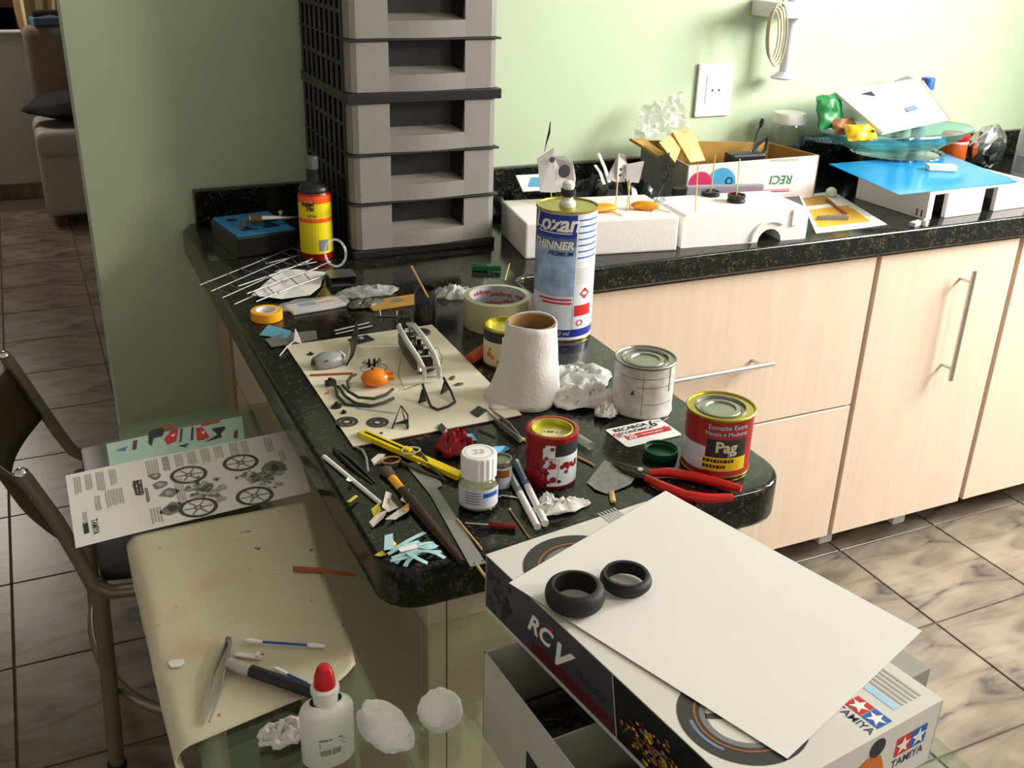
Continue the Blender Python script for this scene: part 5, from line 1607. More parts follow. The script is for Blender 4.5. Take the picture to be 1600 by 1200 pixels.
scrap('blue_square', 'pale blue rectangle of tape at the left of the strip pile', 'tape piece', [(0.2830, 0.9009, 0.9060), (0.2924, 0.9011, 0.9060), (0.2835, 0.8727, 0.9060), (0.2735, 0.8743, 0.9060)], 'pale_blue', 0.9052, 0.0005)
scrap('white_tag', 'little white rectangle on top of the blue strips', 'tag', [(0.2864, 0.8666, 0.9090), (0.3065, 0.8675, 0.9090), (0.3059, 0.8599, 0.9090), (0.2865, 0.8589, 0.9090)], 'white_plain', 0.9090, 0.0005)
scrap('yellow_sliver', 'yellow-green sliver at the left foot of strip pile', 'scrap', [(0.2628, 0.8742, 0.9000), (0.2724, 0.8780, 0.9000), (0.2753, 0.8717, 0.9000), (0.2673, 0.8686, 0.9000)], 'scrap_yellow', 0.9008, 0.0006, curl=0.002)
scrap('yellow_sliver', 'yellow-green sliver standing between tape and blue strips', 'scrap', [(0.2783, 0.8704, 0.9000), (0.2884, 0.8898, 0.9000), (0.2914, 0.8859, 0.9000), (0.2793, 0.8649, 0.9000)], 'scrap_yellow', 0.9012, 0.0006, curl=0.004)

# ================================================================ left part of the peninsula
mat('foam_blue', s(52, 132, 190), 0.8, var=0.05, bump=0.2, bscale=400)
mat('foam_hole', s(14, 46, 84), 0.9)
mat('sprue_silver', s(132, 132, 132), 0.35, metal=0.5)
mat('kraft', s(176, 132, 62), 0.7, var=0.12, vscale=25)
mat('bag_print', s(214, 210, 206), 0.4, var=0.03)
mat('smoke_plastic', s(104, 106, 102), 0.25, trans=0.45)
mat('grey_bag', s(88, 86, 76), 0.4, var=0.25, vscale=60)
mat('grey_paper', s(112, 112, 108), 0.7, var=0.04)

# airbrush case
t = thing('airbrush_case', 'black case with blue foam lining near the wall', 'case', (0.3329, 1.9470, 0.9000), 0.14)
cw, cd, ch = 0.122, 0.155, 0.040
G().box(0, cw, 0, cd, 0, ch).build('case_body', 'black_plastic', t, bevel=0.003)
fm = G().box(0.003, cw - 0.003, 0.003, cd - 0.003, ch, ch + 0.004).build('foam_lining', 'foam_blue', t, bevel=0.001)
G().prism(circle(0.030, 0.115, 0.011, 18), ch + 0.004, ch + 0.0043).build('foam_recess', 'foam_hole', fm)
G().prism([(0.022, 0.030), (0.032, 0.026), (0.040, 0.03), (0.052, 0.028), (0.056, 0.036), (0.044, 0.042), (0.042, 0.054), (0.032, 0.054), (0.032, 0.044), (0.022, 0.042)], ch + 0.004, ch + 0.0043).build('foam_recess', 'foam_hole', fm)
G().prism([(0.068, 0.030), (0.100, 0.030), (0.100, 0.050), (0.088, 0.095), (0.076, 0.095), (0.080, 0.05), (0.068, 0.048)], ch + 0.004, ch + 0.0043).build('foam_recess', 'foam_hole', fm)
t = thing('airbrush', 'chrome airbrush with a cup and brown collar on the blue foam', 'airbrush', (0.3747, 2.0137, 0.9445), -0.15)
G().tube([(-0.002, 0.0, 0.012), (0.03, 0.0, 0.012), (0.055, 0, 0.012), (0.085, 0, 0.011)], [0.007, 0.007, 0.005, 0.0028], 12).build('barrel', 'chrome', t, smooth=True)
G().tube([(0.0, 0, 0.012), (0.022, 0, 0.012)], 0.0085, 14).build('collar', 'bronze', t, smooth=True)
G().tube([(-0.004, 0, 0.014), (-0.012, -0.012, 0.008), (-0.018, -0.026, 0.004)], [0.005, 0.0055, 0.0045], 10).build('handle', 'clear_cap', t, smooth=True)
G().lathe([(0.002, 0.012), (0.0025, 0.018), (0.006, 0.022), (0.006, 0.026)], 14, (0.06, 0, 0)).build('trigger_cup', 'chrome', t, smooth=True)
G().tube([(0.085, 0, 0.011), (0.10, 0, 0.011), (0.112, 0, 0.011)], [0.0036, 0.003, 0.001], 10).build('nozzle', 'steel_dark', t, smooth=True)
# clear sheets by the wall
scrap('clear_sheet', 'flat clear plastic sheet lying under the black case edge', 'plastic sheet', [(0.2887, 2.1414, 0.9010), (0.3457, 2.1469, 0.9010), (0.3307, 1.9357, 0.9010), (0.2796, 1.9455, 0.9010)], 'clear_plastic', 0.9006, 0.0006)

# silver sprues
def wire_sprue(label, a, b, c, nlong, ncross, seed, z=0.006):
    a = Vector(a); b = Vector(b); c = Vector(c)
    t = thing('silver_sprue', label, 'sprue', (a.x, a.y, 0.9), 0, 'silver sprue frames on the counter')
    o0 = Vector((0, 0, z))
    ux = Vector((b.x - a.x, b.y - a.y, b.z - a.z)); uy = Vector((c.x - a.x, c.y - a.y, c.z - a.z))
    random.seed(seed)
    for k in range(nlong + 1):
        v = k / nlong
        G().tube([o0 + uy * v, o0 + uy * v + ux * 0.5 + Vector((0, 0, random.uniform(-0.001, 0.002))), o0 + uy * v + ux], 0.0011, 6).build('runner', 'sprue_silver', t, smooth=True)
    for k in range(ncross):
        u = (k + 0.5) / ncross
        v0 = random.randint(0, nlong - 1) / nlong
        G().tube([o0 + uy * v0 + ux * u, o0 + uy * (v0 + 1 / nlong) + ux * (u + random.uniform(-0.04, 0.04))], 0.001, 6).build('cross_runner', 'sprue_silver', t, smooth=True)
    for k in range(ncross):
        u = random.uniform(0.05, 0.95); v = random.randint(0, nlong) / nlong
        p = o0 + uy * v + ux * u
        G().ball(p + Vector((0, 0, 0.001)), 0.003, 0.0022, 0.002, 8, 5).build('moulded_part', 'sprue_silver', t, smooth=True)
wire_sprue('silver chromed sprue frame reaching over the left counter edge', (0.2362, 1.7938, 0.9060), (0.4511, 1.9696, 0.9060), (0.2734, 1.6741, 0.9060), 3, 9, 1, 0.0065)
wire_sprue('silver chromed sprue frame lying across the white paper piece', (0.3081, 1.6637, 0.9120), (0.4592, 1.7622, 0.9120), (0.2958, 1.7532, 0.9120), 2, 6, 2, 0.0105)
wire_sprue('small silver sprue leaning behind the yellow spray bottle foot', (0.3725, 1.8850, 0.9040), (0.4577, 1.9151, 0.9040), (0.3789, 1.8332, 0.9040), 1, 4, 5, 0.004)

# white paper piece
q = [(0.3087, 1.7052, 0.9050), (0.3877, 1.8349, 0.9050), (0.4128, 1.8241, 0.9080), (0.4619, 1.7902, 0.9080), (0.4327, 1.7180, 0.9060), (0.4018, 1.6708, 0.9050), (0.3542, 1.6773, 0.9040)]
scrap('paper_offcut', 'torn white paper piece lying under the silver sprue', 'paper', q, 'paper', 0.9040, 0.0006, curl=0.004, seed=2)
# packs in plastic
t = thing('decal_pack', 'flat white pack with blue and red print in clear plastic', 'packet', (0.4034, 1.6230, 0.9000), 0.12)
G().box(-0.050, 0.046, -0.016, 0.026, 0.0006, 0.0065).build('pack_card', 'bag_print', t, bevel=0.002)
G().box(-0.030, 0.0, 0.004, 0.018, 0.0066, 0.0069).build('pack_print', 'ink_blue', t)
G().box(0.004, 0.034, 0.006, 0.014, 0.0066, 0.0069).build('pack_print', 'ink_red', t)
crumple('wrap', '', None, (-0.002, 0.004, 0.0072), 0.060, 0.034, 0.002, 'clear_bag', 31, 0, 26, 7, parent=t)
for k in ('category', 'group', 'label'):
    w = [c for c in t.children if c.name.startswith('wrap')][0]
    if k in w.keys():
        del w[k]
t = thing('clear_box', 'small smoky clear plastic box in front of spray bottle', 'plastic box', (0.4763, 1.7358, 0.9000), -0.05)
g = G().box(-0.022, 0.026, -0.014, 0.030, 0.0, 0.001)
g.box(-0.022, 0.026, -0.014, 0.030, 0.016, 0.017).box(-0.022, -0.021, -0.014, 0.030, 0.001, 0.016).box(0.025, 0.026, -0.014, 0.030, 0.001, 0.016).box(-0.022, 0.026, 0.029, 0.030, 0.001, 0.016)
g.build('box_shell', 'smoke_plastic', t)
crumple('zip_bag', 'crumpled clear zip bag with bluish glints beside the clear box', 'plastic bag', (0.5039, 1.6624, 0.9000), 0.052, 0.024, 0.016, 'clear_bag', 41, -0.1, 34, 9)
crumple('zip_bag', 'dark smoky plastic bag in front of the kraft packet', 'plastic bag', (0.4830, 1.6069, 0.9000), 0.036, 0.018, 0.014, 'grey_bag', 43, 0.1, 30, 9)
crumple('zip_bag', 'pale clear bag lying between the dark jar and packing tape', 'plastic bag', (0.6411, 1.6009, 0.9000), 0.034, 0.030, 0.022, 'clear_bag', 47, 0.2, 30, 9)
t = thing('kraft_packet', 'yellowish kraft cardboard packet lying behind the dark jar', 'packet', (0.5393, 1.5928, 0.9000), 0.08)
G().box(-0.056, 0.050, -0.014, 0.030, 0.0006, 0.0045).build('packet_card', 'kraft', t, bevel=0.001)
G().prism(circle(0.0, 0.012, 0.010, 16), 0.0046, 0.0049).build('packet_print', 'grey_paper', t)
G().box(0.050, 0.092, 0.002, 0.012, 0.0006, 0.003).build('packet_tab', 'kraft', t)
# rods
for a, b, lb in (((0.3985, 1.5067, 0.9025), (0.4621, 1.5226, 0.9025), 'upper thin silver rod above the board corner'), ((0.3966, 1.4926, 0.9025), (0.4616, 1.5072, 0.9025), 'lower thin silver rod above the board corner')):
    rod('silver_rod', lb, 'rod', a, b, 0.0016, 'sprue_silver')
t = thing('axle', 'tiny silver axle with two upright pins near the dark jar', 'axle', (0.4896, 1.5499, 0.9016), 0)
q1 = loc(t, (0.5145, 1.5373, 0.9016))
G().tube([(-0.008, 0.002, 0), q1], 0.0009, 6).build('shaft', 'sprue_silver', t)
for q in (Vector((0, 0, 0)), q1):
    G().tube([q + Vector((0, 0, -0.001)), q + Vector((0, 0, 0.009))], 0.0012, 6).build('pin', 'white_plain', t)
scrap('blue_paper', 'light blue folded paper piece below the yellow tape', 'paper', [(0.2845, 1.5330, 0.9000), (0.3065, 1.5635, 0.9000), (0.3354, 1.5284, 0.9000), (0.3202, 1.4992, 0.9000)], 'sky_blue', 0.9012, 0.0006, curl=0.004, seed=5)
scrap('grey_cloth', 'grey rag piece beside the board corner', 'rag', [(0.2882, 1.5085, 0.9000), (0.3241, 1.5239, 0.9000), (0.3713, 1.5148, 0.9000), (0.3647, 1.4822, 0.9000), (0.3373, 1.4784, 0.9000), (0.2904, 1.4739, 0.9000)], 'grey_paper', 0.9006, 0.0016, curl=0.002, seed=3)
t = thing('white_pick', 'white pointed plastic pick standing at the board corner', 'pick', (0.2952, 1.4391, 0.9012), 0)
q1 = loc(t, (0.3341, 1.4976, 0.9180)); q2 = loc(t, (0.3270, 1.4804, 0.9050)); q3 = loc(t, (0.3371, 1.4732, 0.9020)); q4 = loc(t, (0.3385, 1.4902, 0.9040))
G().tube([(0, 0, 0), q2 * 0.5 + Vector((0, 0, 0.002)), q2], 0.0011, 6).build('handle', 'white_plain', t, smooth=True)
G().add([q1, q2, q3, q4, q1 + Vector((0.001, 0.002, 0)), q2 + Vector((0.001, 0.002, 0)), q3 + Vector((0.001, 0.002, 0)), q4 + Vector((0.001, 0.002, 0))], [(0, 1, 2, 3), (7, 6, 5, 4), (0, 4, 5, 1), (1, 5, 6, 2), (2, 6, 7, 3), (3, 7, 4, 0)]).build('blade', 'white_plain', t)
# green clothes peg
def peg(label, p, rz, m, L=0.07):
    t = thing('clothes_peg', label, 'clothes peg', p, rz)
    for sgn in (-1, 1):
        G().prism([(0, sgn * 0.001), (L * 0.45, sgn * 0.0045), (L, sgn * 0.0085), (L, sgn * 0.0045), (L * 0.45, sgn * 0.001), (0, sgn * 0.0002)], 0.0, 0.010).build('jaw', m, t, bevel=0.0006, seg=1)
    G().lathe([(0.004, 0.0), (0.004, 0.012)], 12, (L * 0.42, 0, -0.001)).build('spring', 'steel', t, smooth=True)
peg('green plastic clothes peg at the foot of drawer tower', (0.7773, 1.6969, 0.9015), PI - 0.55, 'green_plastic', 0.055)
rod('toothpick', 'toothpick standing behind the clear packing tape', 'toothpick', (0.7629, 1.6473, 0.9010), (0.8145, 1.7400, 0.8998), 0.0011, 'wood_stick')

# ================================================================ back counter
mat('styrofoam', s(236, 230, 226), 0.8, var=0.02, vscale=90, bump=0.25, bscale=350)
mat('cord_cream', s(176, 170, 140), 0.5, var=0.03)
mat('fairing_white', s(186, 182, 180), 0.45, var=0.05)
mat('orange_part', s(232, 150, 16), 0.4, var=0.05)
mat('carton_white', s(232, 222, 218), 0.6, var=0.02)
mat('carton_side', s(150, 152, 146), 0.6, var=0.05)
mat('carton_inside', s(168, 128, 58), 0.8, var=0.06)
mat('pine', s(222, 178, 100), 0.55, var=0.22, vscale=1.0, stretch=(160, 30, 20))
mat('balloon_pink', s(206, 40, 100), 0.5)
mat('balloon_blue', s(70, 160, 205), 0.5, var=0.1)
mat('ink_green', s(60, 130, 90), 0.5)
mat('magazine', s(226, 170, 50), 0.4, var=0.15, vscale=18)
mat('smoke_bag', s(34, 36, 36), 0.25, var=0.3)
mat('lilac_bar', s(140, 138, 150), 0.35)
mat('foil', s(190, 190, 190), 0.2, metal=0.95, var=0.1, vscale=40)
mat('orange_food', s(196, 84, 14), 0.4, var=0.1)
mat('packet_green', s(30, 120, 60), 0.4, var=0.15)
mat('packet_yellow', s(222, 176, 26), 0.4, var=0.2)
mat('bottle_milky', s(200, 206, 214), 0.3, trans=0.3)
thin_glass('bowl_glass', (0.62, 0.84, 0.88), 0.03, (0.9, 1, 1), 4.0)

def block(label, p, rz, L, D, Hh, arch=False):
    t = thing('styrofoam_block', label, 'foam block', p, rz)
    if not arch:
        G().box(0, L, 0, D, 0, Hh).build('foam', 'styrofoam', t, bevel=0.004)
    else:
        pro = [(0, 0), (L * 0.60, 0)]
        for k in range(9):
            a = PI - PI * k / 8
            pro.append((L * 0.70 + L * 0.095 * math.cos(a), 0.028 * math.sin(a)))
        pro += [(L, 0), (L, Hh * 0.9), (L * 0.97, Hh), (0.006, Hh), (0, Hh * 0.9)]
        g = G()
        n = len(pro)
        g.add([(x, 0, z) for x, z in pro] + [(x, D, z) for x, z in pro], [list(range(n)), list(range(2 * n - 1, n - 1, -1))] + [(k, k + n, (k + 1) % n + n, (k + 1) % n) for k in range(n)])
        g.build('foam', 'styrofoam', t)
        pts = [(L * 0.70 + L * 0.15 * math.cos(PI - PI * k / 10), -0.0005, 0.005 + 0.040 * math.sin(PI * k / 10)) for k in range(8)]
        G().tube(pts, 0.0045, 8).build('moulded_rib', 'styrofoam', t, smooth=True)
        G().box(L * 0.86, L * 0.91, -0.004, 0.001, Hh * 0.45, Hh * 0.95).build('moulded_nub', 'styrofoam', t, bevel=0.002)
    random.seed(int(L * 1000))
    for k in range(7):
        G().lathe([(0.0012, 0.0002), (0, 0.0002)], 8, (random.uniform(0.02, L - 0.03), random.uniform(0.01, D - 0.02), Hh)).build('paint_speck', 'ink_copper', t)
    return t
B1 = block('white styrofoam block just right of the thinner can, holding sticks', (0.8545, 1.7545, 0.9003), -0.16, 0.325, 0.185, 0.072)
B2 = block('white styrofoam block with an arch cut, holding the two wheels', (1.192, 1.712, 0.9003), -0.10, 0.300, 0.150, 0.070, True)
ZS = 0.972

def stick(label, a, b, m='wood_stick', r=0.0013):
    return rod('toothpick', label, 'toothpick', a, b, r, m, 'sticks in the styrofoam blocks', 7)
def shell_part(label, name, cat, pts, m, th=0.004, holes=()):
    """flat-ish moulded part standing upright: outline in world points, given thickness towards the wall"""
    n = len(pts)
    q = [Vector(p) for p in pts]
    off = Vector((0.35, 0.94, 0)) * th
    t = thing(name, label, cat, (q[0].x, q[0].y, q[0].z))
    o0 = q[0]
    bow = [Vector((0, 0.006 * math.sin(k * 1.7), 0)) for k in range(n)]
    vs = [p - o0 + b for p, b in zip(q, bow)] + [p - o0 + b + off for p, b in zip(q, bow)]
    G().add(vs, [list(range(n)), list(range(2 * n - 1, n - 1, -1))] + [(k, k + n, (k + 1) % n + n, (k + 1) % n) for k in range(n)]).build('shell', m, t)
    for (px, py, pz), r in holes:
        p = Vector((px, py, pz)) - o0
        G().lathe([(r, 0), (r, 0.0012), (0, 0.0012)], 16, p + Vector((0, -0.010, 0)), Matrix.Rotation(PI / 2, 3, 'X')).build('opening', 'ink_black', t)
    return t
shell_part('tall grey-white fairing with side window behind the thinner can', 'model_fairing', 'fairing', [(0.9357, 1.8600, 1.0038), (0.9300, 1.8600, 1.0697), (0.9623, 1.8600, 1.0909), (0.9697, 1.8600, 1.0011)], 'fairing_white', 0.006, [((0.9545, 1.8600, 1.0707), 0.006)])
shell_part('rounded grey-white fairing with a round opening behind the thinner can', 'model_fairing', 'fairing', [(0.9816, 1.8800, 0.9956), (0.9765, 1.8800, 1.0678), (1.0015, 1.8800, 1.0702), (1.0174, 1.8800, 1.0533), (1.0300, 1.8800, 1.0190), (1.0271, 1.8800, 0.9920)], 'fairing_white', 0.006, [((0.9942, 1.8800, 1.0402), 0.014)])
stick('toothpick holding the tall fairing behind the thinner can', (0.9842, 1.9001, 0.9660), (0.9580, 1.8600, 1.0286))
stick('toothpick holding the rounded fairing behind the thinner can', (1.0178, 1.9002, 0.9660), (0.9993, 1.8700, 1.0167))
t = thing('black_lever', 'thin black model lever sticking up above the fairing', 'lever', (0.9473, 1.8700, 1.0847), 0)
q = [Vector(p) - Vector((0.9473, 1.8700, 1.0847)) for p in ((0.9473, 1.8700, 1.0847), (0.9508, 1.8700, 1.1025), (0.9557, 1.8700, 1.1202), (0.9575, 1.8700, 1.1430))]
G().tube(q, [0.0006, 0.0022, 0.0038, 0.0012], 8, flat=0.5).build('lever_blade', 'black_plastic', t, smooth=True)
G().ball(q[0], 0.0012, 0.0012, 0.0012, 8, 5).build('pivot', 'black_plastic', t)
shell_part('pointed grey fairing with square vents on a toothpick', 'model_fairing', 'fairing', [(1.0734, 1.8300, 1.0269), (1.0937, 1.8300, 1.0587), (1.0967, 1.8300, 1.0783), (1.1107, 1.8300, 1.0748), (1.1215, 1.8300, 1.0556), (1.1202, 1.8300, 1.0168), (1.0953, 1.8300, 1.0200)], 'fairing_white', 0.005, [((1.0992, 1.8300, 1.0477), 0.003), ((1.0986, 1.8300, 1.0358), 0.003)])
shell_part('square grey fairing panel on a toothpick right of pointed one', 'model_fairing', 'fairing', [(1.1155, 1.8200, 1.0208), (1.1156, 1.8200, 1.0554), (1.1536, 1.8200, 1.0608), (1.1421, 1.8200, 1.0175)], 'fairing_white', 0.004)
stick('toothpick under the pointed grey fairing', (1.0570, 1.7591, 0.9680), (1.0995, 1.8300, 1.0250))
stick('toothpick under the square grey fairing panel', (1.0924, 1.7732, 0.9680), (1.1243, 1.8200, 1.0255))
stick('second toothpick crossing under the square fairing panel', (1.1079, 1.7840, 0.9680), (1.1186, 1.8200, 1.0205))
t = thing('orange_model_part', 'orange model fairing lying on the first foam block, left one', 'model part', (1.0369, 1.7796, 0.9725), 0.1)
G().ball((0, 0, 0.0085), 0.030, 0.016, 0.008, 16, 8, lambda d: 1 + 0.25 * math.sin(3 * d.x + 2 * d.y)).build('part_shell', 'orange_part', t, smooth=True)
G().tube([(0.01, -0.004, 0.006), (0.022, -0.040, 0.001)], 0.0012, 6).build('part_pin', 'wood_stick', t)
t = thing('orange_model_part', 'orange model fairing lying on the first foam block, right one', 'model part', (1.1295, 1.7694, 0.9725), -0.25)
G().ball((0, 0, 0.0085), 0.032, 0.013, 0.008, 16, 8, lambda d: 1 + 0.3 * math.sin(3 * d.x + 1 + 2 * d.y)).build('part_shell', 'orange_part', t, smooth=True)
G().tube([(0.012, -0.004, 0.006), (0.050, -0.026, 0.001)], 0.0012, 6).build('part_pin', 'wood_stick', t)
# black spiky part on a wire
t = thing('black_bracket', 'black spiky model bracket on a wire above the foam block', 'model part', (1.1985, 1.8000, 1.0487), 0)
o0 = Vector((1.1985, 1.8000, 1.0487))
def rel(*pp):
    return [Vector(p) - o0 for p in pp]
G().add(rel((1.1784, 1.8000, 1.0461), (1.1934, 1.8000, 1.0677), (1.2030, 1.8000, 1.0803), (1.1998, 1.8000, 1.0513)) + [v + Vector((0, 0.003, 0)) for v in rel((1.1784, 1.8000, 1.0461), (1.1934, 1.8000, 1.0677), (1.2030, 1.8000, 1.0803), (1.1998, 1.8000, 1.0513))], [(0, 1, 2, 3), (7, 6, 5, 4), (0, 4, 5, 1), (1, 5, 6, 2), (2, 6, 7, 3), (3, 7, 4, 0)]).build('upper_plate', 'black_plastic', t)
G().tube(rel((1.1964, 1.8000, 1.0542), (1.2047, 1.8000, 1.0349), (1.1950, 1.8000, 1.0221), (1.1932, 1.8000, 1.0087)), [0.003, 0.006, 0.004, 0.0015], 7, flat=0.5).build('lower_plate', 'black_plastic', t)
o = G().tube([(1.1943, 1.8000, 1.0141), (1.1260, 1.7406, 0.9680)], 0.0008, 6).build('holding_wire', 'black_plastic')
tag(o, 'thin black wire holding the spiky bracket', 'wire')
crumple('smoky_bit', 'smoky clear plastic bit on the first foam block end', 'plastic piece', (1.1951, 1.8020, 0.9726), 0.022, 0.016, 0.016, 'clear_bag', 51, 0.4, 22, 6)
# sticks and wheels on the second block
stick('bare toothpick at the left end of second foam block', (1.2304, 1.7287, 0.9660), (1.2620, 1.7800, 1.0567))
for p, top, lb, lb2, R in (((1.3424, 1.8360, 0.9708), (1.3473, 1.8400, 1.0581), 'flat black model wheel around the left toothpick', 'toothpick through the flat black wheel', 0.0205), ((1.3629, 1.7701, 0.9708), (1.3903, 1.8100, 1.0531), 'thicker black model wheel around the right toothpick', 'toothpick through the thicker black wheel', 0.0195)):
    hgt = 0.010 if R > 0.02 else 0.016
    t = thing('spoked_roadwheel', lb, 'wheel', p, 0)
    G().lathe([(0.003, 0), (R, 0), (R, hgt * 0.3), (R * 0.93, hgt * 0.42), (R * 0.93, hgt * 0.58), (R, hgt * 0.7), (R, hgt), (R * 0.84, hgt), (R * 0.8, hgt * 0.7), (0.003, hgt * 0.7)], 28).build('rim', 'black_plastic', t, smooth=True)
    for k in range(5):
        a = k * 2 * PI / 5
        G().bar((0.003 * math.cos(a), 0.003 * math.sin(a), hgt * 0.8), (R * 0.85 * math.cos(a), R * 0.85 * math.sin(a), hgt * 0.8), 0.003, 0.003).build('spoke', 'black_plastic', t)
    stick(lb2, (p[0], p[1], p[2] - 0.004), top)
# dark heap behind, small debris
crumple('dark_bag', 'black plastic bag heap behind the styrofoam blocks', 'plastic bag', (1.235, 2.07, 0.9006), 0.135, 0.085, 0.085, 'smoke_bag', 61, 0, 40, 12, freq=2.4)
crumple('cable_tangle', 'tangle of dark cables in plastic right of the drawer tower', 'cable', (0.965, 2.07, 0.9006), 0.062, 0.075, 0.055, 'smoke_bag', 65, 0, 34, 10, freq=3.5)
t = thing('blue_card_pack', 'blue and white blister card on the dark bag beside tower', 'packet', (1.015, 2.03, 0.978), -0.1, rot=(0.45, 0, -0.1))
G().box(-0.045, 0.045, -0.028, 0.028, 0.0, 0.003).build('card_sheet', 'white_plain', t, bevel=0.001)
G().add([(-0.030, -0.015, 0.0033), (0.030, -0.019, 0.0033), (0.020, 0.015, 0.0033), (-0.012, 0.018, 0.0033)], [(0, 1, 2, 3)]).build('card_print', 'sky_blue', t)
for k, (a, b, c, lb) in enumerate((((1.1589, 2.0200, 1.0366), (1.1545, 1.9800, 1.0136), (1.1567, 1.9600, 0.9849), 'longer white plastic curl rising from the black bag'), ((1.1410, 2.0000, 1.0160), (1.1439, 1.9800, 1.0029), (1.1440, 1.9600, 0.9816), 'shorter white plastic curl rising from the black bag'))):
    o = G().tube([a, b, c], 0.0042, 7, flat=0.35).build('white_curl', 'white_plain', smooth=True)
    tag(o, lb, 'plastic strip')
# shiny bar in front of carton, red pencil
t = thing('lilac_bar', 'long lilac-grey flat bar with black end in front of carton', 'bar', (1.3563, 1.9500, 0.9547), -0.22)
G().box(-0.002, 0.190, -0.008, 0.008, -0.012, 0.010).build('bar_body', 'lilac_bar', t, bevel=0.003)
G().box(-0.032, -0.002, -0.008, 0.008, -0.013, 0.006).build('bar_end', 'black_plastic', t, bevel=0.002)
o = G().box(1.40, 1.58, 1.935, 1.955, 0.9004, 0.932).build('bar_support', 'smoke_bag', bevel=0.006)  # added block that only props up the lilac bar
tag(o, 'black support block added under the lilac bar', 'case')
rod('red_pencil', 'long red pencil lying behind the second foam block', 'pencil', (1.4331, 1.9000, 0.9530), (1.6114, 1.9000, 0.9468), 0.0034, 'red_plastic')

# carton
def build_carton():
    FL = Vector((1.425, 2.050, 0.9004)); FR = Vector((1.765, 1.985, 0.9004))
    dv = Vector((-0.055, 0.128, 0))
    Hc = 0.098
    t = thing('open_carton', 'open white cardboard carton with green lettering and printed balloons', 'carton', FL)
    th = 0.003
    fx = (FR - FL); L = fx.length; ux = fx.normalized()
    up = Vector((0, 0, 1))
    def wall(name, a, b, m, inward, hh0=Hc, hh1=Hc):
        a = a - FL; b = b - FL
        iv = inward.normalized() * th
        vs = [a, b, b + up * hh1, a + up * hh0, a + iv, b + iv, b + iv + up * hh1, a + iv + up * hh0]
        return G().add(vs, [(0, 1, 2, 3), (5, 4, 7, 6), (3, 2, 6, 7), (0, 3, 7, 4), (1, 5, 6, 2), (0, 4, 5, 1)]).build(name, m, t)
    wall('front_panel', FL, FR, 'carton_white', dv, 0.085, 0.102)
    # inside faces
    wall('back_panel', FL + dv, FR + dv, 'carton_inside', -dv, 0.125, 0.112)
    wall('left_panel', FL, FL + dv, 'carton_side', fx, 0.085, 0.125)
    wall('right_panel', FR, FR + dv, 'carton_inside', -fx, 0.102, 0.112)
    iv = dv.normalized() * (th + 0.0006)
    G().add([ux * 0.004 + iv, ux * (L - 0.004) + iv, ux * (L - 0.004) + iv + up * 0.1, ux * 0.004 + iv + up * 0.084], [(0, 1, 2, 3)]).build('inner_lining', 'carton_inside', t)
    G().add([ux * 0.002, ux * (L - 0.002), ux * (L - 0.002) + dv, ux * 0.002 + dv], [(0, 1, 2, 3)]).build('floor_panel', 'carton_inside', t)
    n = -dv.normalized() * 0.0006
    g = text_on(G(), 'RECI', 0.030, ux * (L * 0.815) + up * 0.045 + n, -ux, -up, align='LEFT', shear=0.15, bold=0.0006)
    g.build('carton_lettering', 'ink_green', t)
    g = G()
    for k in range(12):
        a = ux * (L * 0.62 + k * 0.0065) + up * 0.090 + n
        g.add([a, a + ux * 0.0035, a + ux * 0.0035 + up * 0.005, a + up * 0.005], [(0, 1, 2, 3)])
    g.build('carton_fine_print', 'ink_light', t)
    def disc(name, x, z, r, m, k=1.0):
        G().add([ux * (x + r * math.cos(q)) + up * (max(0.002, z + r * math.sin(q))) + n * k for q in [2 * PI * i / 24 for i in range(24)]], [list(range(24))]).build(name, m, t)
    disc('balloon_print', 0.090, 0.040, 0.038, 'balloon_blue', 1.0)
    disc('balloon_print', 0.035, 0.040, 0.030, 'balloon_pink', 1.6)
    disc('balloon_print', 0.110, 0.045, 0.010, 'ink_navy', 1.6)
    disc('balloon_print', 0.110, 0.045, 0.006, 'balloon_blue', 2.2)
    g = G()
    nl = -ux * 0.0008
    for k, (a0, w) in enumerate(((0.25, 0.25), (0.3, 0.3), (0.28, 0.2), (0.26, 0.28))):
        a = dv * a0 + up * (0.075 - 0.013 * k) + nl
        g.add([a, a + dv * w, a + dv * w + up * 0.004, a + up * 0.004], [(0, 1, 2, 3)])
    g.build('carton_fine_print', 'ink_grey', t)
build_carton()
for k, (q, lb) in enumerate((([(1.3504, 2.0700, 1.0420), (1.4387, 2.1200, 1.0568), (1.4634, 2.1200, 1.0509), (1.3871, 2.0500, 0.9954)], 'left pine wood slat sticking out of the carton'),
                             ([(1.4015, 2.0800, 1.0584), (1.4715, 2.1300, 1.0549), (1.4956, 2.1300, 1.0412), (1.4405, 2.0500, 0.9888)], 'middle pine wood slat sticking out of the carton'),
                             ([(1.4486, 2.0900, 1.0540), (1.5024, 2.1300, 1.0470), (1.4995, 2.0600, 0.9860), (1.4372, 2.0500, 0.9860)], 'right pine wood slat sticking out of the carton'),
                             ([(1.3257, 2.1600, 1.0356), (1.3682, 2.1700, 1.0330), (1.3777, 2.0800, 1.0112), (1.3603, 2.0800, 1.0062)], 'thin pine splinter along the left rim of the carton'))):
    v = [Vector(p) + Vector((0, 0.013 * (k % 3), 0)) for p in q]
    off = Vector((0.0, 0.008, -0.006))
    o = G().add(v + [p + off for p in v], [(0, 1, 2, 3), (7, 6, 5, 4), (0, 4, 5, 1), (1, 5, 6, 2), (2, 6, 7, 3), (3, 7, 4, 0)]).build('pine_slat', 'pine')
    tag(o, lb, 'wood slat', 'pine slats in the carton')
